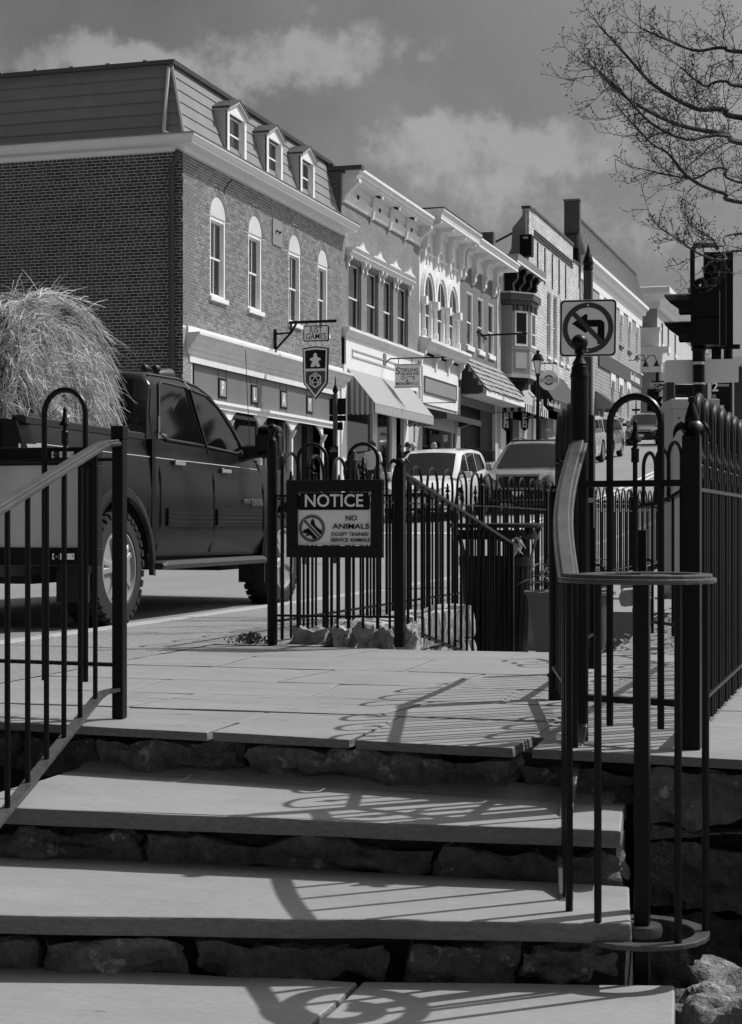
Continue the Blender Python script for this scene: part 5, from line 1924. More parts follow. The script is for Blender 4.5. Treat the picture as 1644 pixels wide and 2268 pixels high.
for (px0_, px1_, lab) in ((1162, 1177.5, 'OPEN flag hanging beside the lamp post'), (1121, 1131.5, 'OPEN flag half hidden by the door post')):
    y0_, y1_ = fx(px0_, 930, X0 + .5)[0], fx(px1_, 930, X0 + .5)[0]
    xc = X0 + .5
    zt_, zb_ = fx(px0_, 914, X0 + .5)[1], fx(px0_, 948, X0 + .5)[1]
    yq = y0_
    hw = .16
    t = thing('open_flag', 'black vertical ' + lab, 'flag', (xc, yq, zb_), 0, 'OPEN flags')
    part('cloth', MB().prism([(xc - hw, yq, zt_), (xc + hw, yq, zt_), (xc + hw, yq, zb_), (xc, yq, zb_ - .14), (xc - hw, yq, zb_)], (0, .015, 0)), SIGNK, t)
    part('pole', MB().tube([(X0, yq + .01, zt_ + .02), (xc + hw, yq + .01, zt_ + .02)], .012, 6), IRONP, t)
    for k, ch in enumerate('OPEN'):
        text('letter', ch, WHITE, t, (xc, yq - .004, lerp(zt_ - .09, zb_ + .0, k / 3.4)), (1, 0, 0), (0, 0, 1), .19, width=.20, bold=.05)

# ---- sixth building: white brick with stepped parapet
b6 = thing('white_brick_building', 'tall white washed brick building with stepped parapet and narrow windows', 'building', (X0, 81, rz(81)))
Y6 = fx(1284, 600)[0]
zp6 = fx(1189, 474)[1]
zq6 = zp6 - .75
w6 = []
for px in (1212, 1226, 1240, 1253.5):
    a = fx(px, 700)[0]
    w6.append((a, a + .95, 8.35, fx(1226, 655)[1] + .05))
w = MB()
wall_x(w, Y5, Y6, 5.5, zq6, w6)
ys_ = fx(1181, 500)[0]
ye_ = fx(1269, 560)[0]
w.box(X0 - .3, X0 + .0, ys_, ye_, zq6, zp6)
w.box(X0 - .3, X0 + .0, Y5, ys_ - .1, zq6, zp6 - .05)
w.box(-15.4, X0 - .01, Y5 - .03, Y5 + .35, 6, zq6)
part('wall', w, BR_WHITE, b6, fix=False)
part('coping', MB().box(X0 - .34, X0 + .06, ys_ - .03, ye_ + .03, zp6, zp6 + .12), DKGREY, b6)
part('coping', MB().box(X0 - .34, X0 + .06, Y5, ys_ - .1, zp6 - .05, zp6 + .08), DKGREY, b6)
part('coping', MB().box(X0 - .34, X0 + .05, ye_ + .03, Y6, zq6, zq6 + .1), DKGREY, b6)
for k in range(3):
    zz = zp6 - .82 - k * .13
    part('corbel_band', bx(ys_ + .15, ye_ - .1, zz - .04, zz, .0, .06), DKGREY, b6)
for px in (1190, 1206, 1222.5, 1237.5, 1252):
    yy, zz = fx(px, 560 + (px - 1206) * 0.85)
    part('tie_bar', bx(yy - .02, yy + .07, zp6 - 2.9, zp6 - 1.25, .0, .05), DKGREY, b6)
part('side_buttress', MB().prism([(X0 - .1, Y5 - .2, ztop5 + .4), (X0 - .1, Y5 - .2, zp6 - .2), (X0 - .7, Y5 - .2, zp6 - .9), (X0 - .75, Y5 - .2, zp6 - 1.8), (X0 - 1.2, Y5 - .2, zp6 - 2.6), (X0 - 1.2, Y5 - .2, ztop5 + .2)], (0, .2, 0)), MIDGREY, b6)
part('brace_rod', MB().tube([(X0 - .7, Y5 - .1, zp6 - 1.1), (X0 - 4.2, Y5 - .1, zp6 - 2.75)], .05, 6), DKGREY, b6)
part('roof', MB().box(-24, X0 - .3, Y5 + .4, Y6, ztop5 - .6, ztop5 - .4), DKGREY, b6)
for q in w6:
    window(b6, *q, rec=.10, fw=.05, mat=WHITEOLD, meet=.5, curtains=((0, 1, .3, 1, BLIND),), sillh=.15)
awning('awning', 'large black canvas shop awning with pale script lettering behind the round hanging sign', fx(1186, 850)[0] - 1.0, fx(1243, 870)[0] + .6, fx(1200, 822)[1], fx(1208, 878, X0 + 1.0)[1], 1.0, .5, CANVASD, SIGNK, scallop=False)
zaw = fx(1213, 890, X0 + 1.02)[1]
lt = thing('awning_lettering', 'line of small pale script lettering on the large black awning', 'lettering', (X0 + 1.03, 76, zaw))
yy = fx(1213, 890, X0 + 1.02)[0]
ye2 = fx(1241, 900, X0 + 1.02)[0]
k = 0
while yy < ye2:
    h_ = .28 if k % 5 == 0 else random.uniform(.13, .22)
    part('letter_stroke', MB().prism([(X0 + 1.02, yy, zaw - .14), (X0 + 1.02, yy + .06, zaw - .14), (X0 + 1.02, yy + .12, zaw - .14 + h_), (X0 + 1.02, yy + .06, zaw - .14 + h_)], (.01, 0, 0)), WHITE, lt)
    yy += .16 if k % 6 else .3
    k += 1
part('shop_void', MB().box(X0 - .4, X0 - .35, Y5, Y6, 2.8, 6.0), DARK, b6)
for (pa2, pb2, m_) in ((1182, 1188, WHITE), (1198, 1212, DKGREY), (1212, 1226, MIDGREY), (1226, 1231, WHITE), (1231, 1243, PALEGREY)):
    part('shop_post', bx(fx(pa2, 960)[0], fx(pb2, 960)[0], 3, 6.0, -.12, .0), m_, b6)
ac = thing('roof_unit', 'dark ribbed air conditioning unit on the roof beside the tall pier', 'roof unit', (X0 - .9, 86.5, zq6 - 1))
xx0, zz1 = fy(1254, 519, 86.5)
xx1, _ = fy(1283, 519, 86.5)
part('casing', MB().box(xx0, xx1, 86.3, 87.1, zq6 - 1.2, zz1), SIGNK, ac, bevel=.06)
for k in range(9):
    xq = lerp(xx0 + .03, xx1 - .03, k / 8)
    part('rib', MB().box(xq - .012, xq + .012, 86.27, 86.3, zz1 - .75, zz1 - .08), MIDGREY, ac)
ac = thing('roof_unit', 'dark box vent with a slot on the roof behind the oriel building', 'roof unit', (X0 - 1, 72, ztop5))
xx0, zz1 = fy(1151, 519, Y5 - 1.0)
xx1, zz0 = fy(1178, 546, Y5 - 1.0)
part('casing', MB().box(xx0, xx1, Y5 - 1.0, Y5 - .5, zz0 - .4, zz1), SIGNK, ac, bevel=.05)
part('slot', MB().box(lerp(xx0, xx1, .3), lerp(xx0, xx1, .7), Y5 - 1.012, Y5 - 1.0, zz1 - .2, zz1 - .11), PALEGREY, ac)

# ---- seventh building: plain brick with a ribbed metal mansard
b7 = thing('brick_building', 'long pale brick building with ribbed metal mansard and stone window heads', 'building', (X0, 100, rz(100)))
Y7 = fx(1419, 720)[0]
ztop7 = fx(1314, 504)[1]
zeav = fx(1313, 591)[1]
w7 = []
for px in (1321, 1344.5, 1372, 1391, 1408):
    yq = fx(px, 700)[0] if px > 1350 else lerp(Y6 + 1.0, fx(1372, 700)[0], (px - 1321) / 51 * .9)
    w7.append((yq, yq + 1.15, 10.7 - 1.15, 10.7 + 1.0))
zu1, zu0 = fx(1374, 697)[1], fx(1378, 768)[1]
w7 = [(a, b, zu0, zu1) for (a, b, c, d) in w7]
zl1, zl0 = fx(1353, 842)[1], fx(1372, 925)[1]
w7l = []
for px in (1353, 1371, 1388):
    yq = fx(px, 860)[0]
    w7l.append((yq, yq + 1.35, zl0, zl1))
w = MB()
wall_x(w, Y6 + .0, Y7, 3.5, zeav - .1, w7 + w7l)
w.poly((X0, Y7, 4), (-24, Y7, 4), (-24, Y7, zeav), (X0, Y7, zeav))
part('wall', w, MBRICK('far_pale_brick', .40, .34, .24, rh=.2, bw=.6, mort=.03), b7, fix=False)
for q in w7 + w7l:
    fr = window(b7, *q, rec=.14, fw=.10, mat=WHITE, meet=.5, curtains=((0, 1, .4, 1, BLIND),), sill=False)
    part('lintel', bx(q[0] - .2, q[1] + .2, q[3], q[3] + .45, 0, .05), WHITE, fr)
    part('lintel_ear', bx(q[0] - .2, q[0] + .0, q[3] - .45, q[3], 0, .045).box(X0, X0 + .045, q[1], q[1] + .2, q[3] - .45, q[3]), WHITE, fr)
    part('sill', bx(q[0] - .1, q[1] + .1, q[2] - .14, q[2], 0, .1), DKGREY, fr)
part('cornice', prof_y([(0, zeav + .05), (.5, zeav + .05), (.5, zeav - .12), (.32, zeav - .22), (.28, zeav - .45), (.08, zeav - .5), (.06, zeav - 1.15), (0, zeav - 1.15)], Y6 + .1, Y7 + .3), WHITE, b7)
part('mansard', MB().prism([(X0 + .3, Y6 + .1, zeav + .05), (X0 - .35, Y6 + .1, ztop7), (X0 - .75, Y6 + .1, ztop7), (X0 - .75, Y6 + .1, zeav + .05)], (0, Y7 + .1 - Y6, 0)), METALROOF, b7)
nrib = 34
for k in range(nrib):
    yy = lerp(Y6 + .15, Y7 + .15, k / (nrib - 1))
    part('roof_rib', MB().prism([(X0 + .31, yy, zeav + .06), (X0 - .34, yy, ztop7 + .0), (X0 - .28, yy, ztop7), (X0 + .37, yy, zeav + .06)], (0, .06, 0)), GALV, b7)
part('roof_edge', bx(Y6 + .1, Y7 + .15, ztop7, ztop7 + .12, -.45, -.25), DKGREY, b7)
part('pier', MB().box(X0 - .78, X0 + .02, Y6 - .1, Y6 + .3, 6, fx(1313.7, 475)[1]), MBRICK('pier_brick', .12, .08, .17), b7, fix=False)
part('pier_cap', MB().box(X0 - .82, X0 + .06, Y6 - .14, Y6 + .34, fx(1313.7, 475)[1], fx(1313.7, 475)[1] + .08), MIDGREY, b7)
zs7 = fx(1336.6, 794)[1]
part('sign_band', bx(fx(1325, 790)[0], Y7 + .05, zs7 - .55, zs7 + .28, 0, .08), DKGREY, b7)
part('band_cap', bx(Y7 - 1.0, Y7 + .1, zs7 + .28, zs7 + .36, 0, .16), WHITE, b7)
yy = fx(1394, 830)[0]
k = 0
while yy < fx(1414, 830)[0]:
    h_ = .5 if k in (0, 5) else random.uniform(.26, .38)
    part('letter_stroke', bx(yy, yy + .17, zs7 - .38, zs7 - .38 + h_, .08, .10), WHITE, b7)
    yy += .27 if k != 4 else .5
    k += 1
for px in (1394, 1420):
    yq, zq = fx(px, 798)
    lm = thing('wall_lamp', 'black gooseneck lamp over the dark sign band, ' + ('right at the corner' if px > 1400 else 'above the lettering'), 'lamp', (X0, yq, zq))
    part('arm', MB().tube([(X0, yq, zq), (X0 + .3, yq, zq), (X0 + .55, yq, zq + .3), (X0 + .85, yq, zq + .3), (X0 + 1.0, yq, zq - .1)], .03, 6), IRONP, lm)
    part('shade', MB().lathe([(.05, .05), (.12, -.1), (.2, -.3), (.19, -.3), (.04, 0)], (X0 + 1.0, yq, zq - .1), 10), IRONP, lm)
awning('awning', 'small dark canvas awning at the start of the long pale brick building', fx(1318, 880)[0], fx(1338, 890)[0], fx(1318, 866)[1], fx(1336, 884, X0 + .8)[1], .8, .35, CANVASD, MIDGREY, scallop=False)

# ---- eighth building, across the far side street
b8 = thing('stucco_building', 'pale stucco building with deep white cornice beyond the far side street', 'building', (X0, 124, rz(124)))
Y8 = fx(1444, 700, X0)[0]
Y8 = 117.5
OFF8 = .0
zt8 = fx(1456, 640, X0 + .9)[1]
Y8e = fx(1491, 760)[0]
zw8 = fx(1444, 672)[1]
w8 = []
for px in (1451, 1465, 1478.5, 1494):
    yq = fx(px, 720)[0]
    w8.append((yq, yq + 1.0, fx(1452, 752)[1], fx(1452, 702)[1]))
w8l = [(q[0], q[1], fx(1452, 856)[1], fx(1452, 815)[1]) for q in w8]
w = MB()
wall_x(w, Y8, 150, 5, zw8, [q for q in w8 + w8l if q[0] > Y8])
part('wall', w, STUCCO, b8, fix=False)
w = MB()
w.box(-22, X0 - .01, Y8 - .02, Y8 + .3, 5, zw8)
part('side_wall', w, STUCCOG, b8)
for q in w8 + w8l:
    if q[0] > Y8:
        fr = part('window', bx(q[0], q[1], q[2], q[3], -.2, -.15), CARGLASS, b8)
        part('sill', bx(q[0] - .1, q[1] + .1, q[2] - .25, q[2], 0, .12), WHITE, fr)
rings = []
prof8 = [(0, zw8), (.2, zw8), (.2, zw8 + .5), (.75, zw8 + .8), (.95, zw8 + .95), (.95, zw8 + 1.35), (.8, zw8 + 1.4), (0, zw8 + 1.45)]
part('cornice', MB().loft([[(X0 + o, 150, z) for (o, z) in prof8], [(X0 + o, Y8 - o, z) for (o, z) in prof8], [(-22, Y8 - o, z) for (o, z) in prof8]], closed=True, cap=True), WHITEOLD, b8)
zq = fx(1440, 762)[1]
x0_, _ = fy(1416, 762, Y8 - .6)
po = part('portico', MB().box(-22, X0 + .9, Y8 - 1.0, Y8 - .05, zq - .3, zq + .1).box(-22, X0 + .4, Y8 - .8, Y8 - .05, zq - 1.6, zq - .3).box(-22, X0 + .2, Y8 - .55, Y8 - .05, zq + .1, zq + 1.25).box(-22, X0 + .3, Y8 - .65, Y8 - .05, zq + 1.25, zq + 1.45), WHITEOLD, b8)
part('portico_wall', MB().box(-22, X0 + .2, Y8 - .6, Y8 - .05, 5, zq - 1.6), STUCCOG, po)
part('portico_column', MB().box(X0 - .0, X0 + .55, Y8 - .25, Y8 + .35, 5, zq - .9), WHITE, po)

# ---- far low white building and the house at the right edge
b9 = thing('white_building', 'distant low white building with flat cornice at the top of the street', 'building', (-11, 172, rz(172)))
xa, za = fy(1480, 774, 170)
xb, _ = fy(1562, 774, 170)
part('wall', MB().box(xa, xb, 170, 180, 5, za - .8), WHITEOLD, b9)
part('cornice', MB().box(xa - .5, xb + .5, 169.4, 180.5, za - .8, za - .3).box(xa - .8, xb + .8, 169, 181, za - .3, za), WHITEOLD, b9)
for k in range(3):
    part('panel_joint', MB().box(lerp(xa, xb, (k + 1) / 4) - .06, lerp(xa, xb, (k + 1) / 4) + .06, 169.95, 170, 6, za - 1), MIDGREY, b9)
b10 = thing('white_house', 'white porch with columns and dark windows half hidden behind the traffic signals', 'house', (3, 86, rz(86)))
xa, za = fy(1540, 828, 90)
xb, zb_ = fy(1690, 900, 90)
part('wall', MB().box(xa + .35, xb, 90, 98, rz(90) - 1, za + .3), DKGREY, b10)
part('roof', MB().box(xa + .2, xb + .4, 88.5, 98.5, za + .3, za + .7), WHITEOLD, b10)
for px in (1572, 1583, 1600, 1622, 1650):
    x_, _ = fy(px, 860, 88.9)
    part('porch_column', MB().box(x_ - .09, x_ + .09, 88.8, 89.0, rz(90), za + .3), WHITE, b10)

# ------------------------------------------------------------ vehicles
def clamp(v, a=0., b=1.):
    return max(a, min(b, v))


def wheel_meshes(R, wd, rimr, spokes, rimmat, lugs=0, dbl=False):
    """wheel lying on the +x side, axle along x, centre at the origin, outer face at x = 0"""
    t = MB()
    t.lathe([(rimr, -wd + .02), (R * .9, -wd), (R * .985, -wd + .04), (R, -wd * .5), (R * .985, -.04), (R * .93, -.005), (rimr * 1.06, .0), (rimr, -.012), (rimr * .98, -.06)], (0, 0, 0), 40, 'x')
    for k in range(lugs):
        a = 2 * PI * k / lugs
        for (x0, x1, da, rr) in ((-.085, -.006, 0, 1.016), (-wd + .006, -wd + .085, .5, 1.016), (-wd * .5 - .035, -wd * .5 + .03, .25, 1.014)):
            b = a + da * 2 * PI / lugs
            c, s_ = math.cos(b), math.sin(b)
            t.obox(((x0 + x1) / 2, c * R * 1.0, s_ * R * 1.0), ((x1 - x0) / 2, 0, 0), (0, -s_ * R * PI / lugs * .62, c * R * PI / lugs * .62), (0, c * R * .018, s_ * R * .018))
        c, s_ = math.cos(a), math.sin(a)
        t.obox((-.004, c * R * .955, s_ * R * .955), (.008, 0, 0), (0, -s_ * R * PI / lugs * .55, c * R * PI / lugs * .55), (0, c * R * .035, s_ * R * .035))
    tyre = t.mesh('wheel', RUBBER, True)
    r = MB()
    r.lathe([(rimr * .99, -.03), (rimr, -.004), (rimr * .95, -.002), (rimr * .90, -.03), (rimr * .88, -.13)], (0, 0, 0), 36, 'x')
    for k in range(spokes):
        a = 2 * PI * k / spokes + .3
        for off in ((-.10, .10) if dbl else (0,)):
            rings = []
            for (rr, w, x) in ((rimr * .22, .040, -.022), (rimr * .55, .027 if dbl else .045, -.016), (rimr * .92, .026 if dbl else .05, -.03)):
                aa = a + off * (1 + .9 * (rr / rimr - .3))
                c, s_ = math.cos(aa), math.sin(aa)
                p = Vector((x, c * rr, s_ * rr))
                tg = Vector((0, -s_, c)) * w
                rings.append([p - tg, p - tg * .6 + Vector((.012, 0, 0)), p + tg * .6 + Vector((.012, 0, 0)), p + tg, p + tg + Vector((-.05, 0, 0)), p - tg + Vector((-.05, 0, 0))])
            r.loft(rings, True, True)
    r.lathe([(rimr * .30, -.05), (rimr * .30, -.012), (rimr * .2, -.004), (rimr * .16, .006), (0, .008)], (0, 0, 0), 20, 'x')
    for k in range(5):
        a = 2 * PI * k / 5 + .6
        r.lathe([(.012, -.01), (.012, .003), (0, .006)], (0, math.cos(a) * rimr * .24, math.sin(a) * rimr * .24), 6, 'x')
    rim = r.mesh('rim', rimmat, True)
    back = MB().lathe([(rimr * .9, -.14), (0, -.14)], (0, 0, 0), 24, 'x').mesh('brake', BLACKPL)
    return tyre, rim, back


def loc_inst(name, me, parent, m4):
    o = link(name, me, parent)
    o.matrix_local = m4
    return o


def car(name, label, cat, sp, loc, yaw, pitch=0., group=None):
    t = thing(name, label, cat, loc, yaw, group)
    t.rotation_euler = (pitch, 0, yaw)
    L, W = sp['L'], sp['W']
    hw0 = W / 2
    R, Ra = sp['R'], sp.get('Ra', sp['R'] + .09)
    yf_, yr_ = sp['axles']
    sill = sp['sill']
    plan, belt, top = sp['plan'], sp['belt'], sp['top']
    paint = sp['mat']
    y0, y1 = sp.get('y0', -L / 2), sp.get('y1', L / 2)
    ys = {y0 + (y1 - y0) * i / 46 for i in range(47)}
    for yw in (yf_, yr_):
        for k in range(15):
            ys.add(yw + Ra * math.cos(PI * k / 14))
    bed = sp.get('bed')
    if bed:
        ys |= {bed[0], bed[1], bed[0] + .02, bed[1] - .02}
    ys = sorted(y for y in ys if y0 <= y <= y1)

    def zbot(y):
        z = interp(sill, y)
        for yw in (yf_, yr_):
            d = abs(y - yw)
            if d < Ra:
                z = max(z, R + math.sqrt(Ra * Ra - d * d))
        return z

    def hwid(y):
        return hw0 * interp(plan, y)

    def sidex(y, z):
        """body side half width at height z"""
        hw, zs = hwid(y), interp(belt, y)
        return interp([(interp(sill, y), hw - .05), (interp(sill, y) + .16, hw - .005), (lerp(interp(sill, y), zs, .55), hw), (lerp(interp(sill, y), zs, .82), hw - .012), (zs, hw - .055)], z)

    rings = []
    for y in ys:
        hw, zs, zt, zb = hwid(y), interp(belt, y), interp(top, y), zbot(y)
        s0 = interp(sill, y)
        zz = [zb, max(zb, s0 + .16), max(zb, lerp(s0, zs, .55)), max(zb, lerp(s0, zs, .82)), zs]
        pts = [(sidex(y, max(z, s0)), z) for z in zz]
        if bed and bed[0] <= y <= bed[1]:
            pts += [(hw - .14, zs), (hw - .15, bed[2]), (0, bed[2])]
        else:
            pts += [(hw - .12, zs + .018), (hw * .62, lerp(zs, zt, .8) + .012), (0, zt)]
        rings.append([Vector((x, y, z)) for (x, z) in pts] + [Vector((-x, y, z)) for (x, z) in reversed(pts[:-1])])
    mb = MB().loft(rings)
    n = len(rings[0])
    mb.poly(*reversed(rings[0])).poly(*rings[-1])
    body = part('body', mb, paint, t, smooth=True, local=True)
    part('underbody', MB().box(-hw0 + .30, hw0 - .30, y0 + .15, y1 - .2, sp.get('belly', .26), .55), BLACKPL, body, local=True)
    for yw in (yf_, yr_):
        part('wheel_arch_liner', MB().loft([[Vector((sx * (hw0 - .03), yw + (Ra + .0) * math.cos(PI * k / 14), R + (Ra + .0) * math.sin(PI * k / 14))) for sx in (1, .55)] for k in range(15)]).loft([[Vector((-sx * (hw0 - .03), yw + Ra * math.cos(PI * k / 14), R + Ra * math.sin(PI * k / 14))) for sx in (1, .55)] for k in range(15)])
             .box(-hw0 * .55, hw0 * .55, yw - Ra, yw + Ra, R - .1, R + Ra), BLACKPL, body, local=True)
    # greenhouse
    roof = sp['roof']
    wr = sp['wr']
    Hg = max(z for _, z in roof) - interp(belt, (roof[0][0] + roof[-1][0]) / 2)
    gy = sorted({y for y, _ in roof} | {lerp(roof[0][0], roof[-1][0], i / 26) for i in range(27)})

    def gring(y):
        zr, zs = interp(roof, y), interp(belt, y) - .012
        tt = clamp((zr - zs) / Hg)
        wb = hwid(y) - .07
        wt = lerp(wb, wr, tt)
        return wb, wt, zs, zr, tt

    rings = []
    for y in gy:
        wb, wt, zs, zr, tt = gring(y)
        pts = [(wb, zs), (lerp(wb, wt, .9), lerp(zs, zr, .88)), (wt - .06, zr), (wt * .5, zr + .03 * tt), (0, zr + .038 * tt)]
        rings.append([Vector((x, y, z)) for (x, z) in pts] + [Vector((-x, y, z)) for (x, z) in reversed(pts[:-1])])
    mb = MB().loft(rings)
    mb.poly(*reversed(rings[0])).poly(*rings[-1])
    cab = part('cab', mb, paint, t, smooth=True, local=True)

    def gx(y, z, off=.008):
        wb, wt, zs, zr, tt = gring(y)
        if zr - zs < 1e-3:
            return wb + off
        f = (z - zs) / (zr - zs)
        return (lerp(wb, lerp(wb, wt, .9), f / .88) if f < .88 else lerp(lerp(wb, wt, .9), wt - .06, (f - .88) / .12)) + off

    for wpoly in sp['windows']:
        for s_ in (1, -1):
            pts = []
            m = len(wpoly)
            for i in range(m):
                a, b = wpoly[i], wpoly[(i + 1) % m]
                for q in range(3):
                    yy, zz = lerp(a[0], b[0], q / 3), lerp(a[1], b[1], q / 3)
                    pts.append((s_ * gx(yy, zz), yy, zz))
            c = sum((Vector(p) for p in pts), Vector()) / len(pts)
            mb = MB()
            k = len(pts)
            mb.add([c] + pts, [(0, 1 + i, 1 + (i + 1) % k) for i in range(k)])
            part('side_window', mb, CARGLASS, cab, local=True)
            if sp.get('trim'):
                tr = MB().tube([Vector(p) + Vector((s_ * .002, 0, 0)) for p in pts + pts[:2]], .012, 5)
                part('window_seal', tr, BLACKPL, cab, local=True)

    def topsurf(ya, yb, inset, k=6):
        rr_ = []
        for i in range(k + 1):
            y = lerp(ya, yb, i / k)
            wb, wt, zs, zr, tt = gring(y)
            w = wt - inset
            row = []
            for q in range(-4, 5):
                x = w * q / 4
                cz = interp([(0, .038), (wt * .5, .03), (max(wt - .06, wt * .5 + .01), 0)], abs(x)) * tt
                row.append(Vector((x, y, zr + cz + .012)))
            rr_.append(row)
        return MB().loft(rr_)

    part('windshield', topsurf(*sp['ws'], .12), CARGLASS, cab, True, local=True)
    if sp.get('rw'):
        part('rear_window', topsurf(*sp['rw'], .12), CARGLASS, cab, True, local=True)
    # front end
    def yfront(x):
        best = y1
        xa = abs(x)
        prev = None
        for i in range(60):
            y = y1 - i * .02
            if hwid(y) - .04 >= xa:
                return y
        return y1 - 1.2

    def onfront(pts, off=.012, th=.03):
        mb = MB()
        a = [Vector((x, yfront(x) + off, z)) for (x, z) in pts]
        return mb.prism(a, (0, -th - off, 0))

    for (nm, pts, m_, off) in sp.get('front', ()):
        mirror = nm.endswith('*')
        nm = nm.rstrip('*')
        part(nm, onfront(pts, off), m_, body, local=True)
        if mirror:
            part(nm, onfront([(-x, z) for (x, z) in pts], off), m_, body, local=True)
    for (nm, pts, m_) in sp.get('side', ()):
        for s_ in (1, -1):
            n = len(pts)
            a = [Vector((s_ * (sidex(y, z) + .0), y, z)) for (y, z) in pts]
            part(nm, MB().prism(a, (s_ * .014, 0, 0)), m_, body, local=True)
    # mirrors, handles
    my, mz = sp['mirror']
    for s_ in (1, -1):
        x = hwid(my) + sp.get('mout', .10)
        mr = part('mirror', MB().obox((s_ * x, my, mz), (.115, 0, 0), (0, .05, 0), (0, 0, .08)).obox((s_ * (x - .16), my + .01, mz - .05), (.1, 0, 0), (0, .03, 0), (0, 0, .03)), sp.get('mirrormat', paint), t, local=True, bevel=.02)
    for (yy, zz) in sp.get('handles', ()):
        for s_ in (1, -1):
            part('door_handle', MB().obox((s_ * (sidex(yy, zz) + .018), yy, zz), (.016, 0, 0), (0, .10, 0), (0, 0, .022)), sp.get('handlemat', paint), t, local=True, bevel=.01)
    for yy in sp.get('gaps', ()):
        for s_ in (1, -1):
            zs, s0 = interp(belt, yy), interp(sill, yy)
            part('door_gap', MB().tube([(s_ * (sidex(yy + dy, z) + .003), yy + dy, z) for (dy, z) in ((-.02, s0 + .03), (0, lerp(s0, zs, .3)), (.0, lerp(s0, zs, .7)), (-.03, zs))], .009, 5), SIGNK, body, local=True)
    if sp.get('rack'):
        for s_ in (1, -1):
            part('roof_rail', MB().tube([(s_ * (wr - .12), y, interp(roof, y) + .075) for y in sp['rack']], .02, 6), BLACKPL, cab, local=True)
        part('roof_bar', MB().tube([(-wr + .12, sp['rack'][0], interp(roof, sp['rack'][0]) + .09), (wr - .12, sp['rack'][0], interp(roof, sp['rack'][0]) + .09)], .02, 6), BLACKPL, cab, local=True)
    ty, rm, bk = wheel_meshes(R, sp.get('wd', .23), sp.get('rim', R * .66), sp.get('spokes', 5), sp.get('rimmat', ALLOY), sp.get('lugs', 0), sp.get('dbl', False))
    for yw in (yf_, yr_):
        for s_ in (1, -1):
            m4 = Matrix.Translation((s_ * (hw0 - sp.get('win', .02)), yw, R)) @ Matrix.Rotation(0 if s_ > 0 else PI, 4, 'Z') @ Matrix.Rotation(random.uniform(0, 1), 4, 'X')
            w = loc_inst('wheel', ty, t, m4)
            loc_inst('rim', rm, w, Matrix.Identity(4))
            loc_inst('brake', bk, w, Matrix.Identity(4))
    return t, body, cab, sidex, gx


# ---- the pick-up truck at the kerb (origin at its rear axle)
TX, TY, TZ = -6.37, 11.5, -.07
TR = dict(L=5.84, W=2.0, y0=-1.42, y1=4.50, R=.425, Ra=.525, axles=(3.57, 0.0), wd=.27, rim=.285, spokes=5, dbl=True, lugs=34, win=.015,
          sill=[(-1.42, .62), (-.6, .56), (.6, .50), (2.9, .48), (4.1, .45), (4.5, .52)],
          plan=[(-1.42, .96), (-1.30, 1.), (3.6, 1.), (4.1, .96), (4.4, .84), (4.5, .70)],
          belt=[(-1.42, 1.43), (.55, 1.405), (.62, 1.40), (2.6, 1.345), (2.75, 1.30), (4.0, 1.22), (4.40, 1.08), (4.5, .98)],
          top=[(-1.42, 1.43), (2.6, 1.345), (2.75, 1.36), (4.0, 1.28), (4.4, 1.14), (4.5, 1.0)],
          bed=(-1.36, .52, .78), mat=TRUCKP, wr=.79,
          roof=[(.60, 1.42), (.76, 1.72), (.90, 1.93), (1.0, 1.955), (1.6, 1.965), (2.0, 1.93), (2.25, 1.86), (2.5, 1.71), (2.72, 1.52), (2.92, 1.345)],
          windows=[[(.84, 1.46), (1.06, 1.86), (1.12, 1.885), (1.62, 1.875), (1.74, 1.40), (.98, 1.415)], [(1.80, 1.395), (1.71, 1.865), (2.05, 1.835), (2.28, 1.745), (2.50, 1.57), (2.66, 1.40), (2.50, 1.365)]],
          trim=True, belly=.40, ws=(2.84, 2.22), rw=(.64, .86), mirror=(2.66, 1.46), mout=.17, mirrormat=BLACKPL, gaps=(.70, 1.80, 2.98),
          handles=((1.06, 1.235), (2.05, 1.20)), handlemat=CHROME,
          front=(), side=())
truck, tbody, tcab, tsx, tgx = car('pickup_truck', 'dark dusty crew cab pickup truck at the kerb carrying a round hay bale', 'pickup truck', TR, (TX, TY, TZ), 0)


def tw(x, y, z):
    return (TX + x, TY + y, TZ + z)


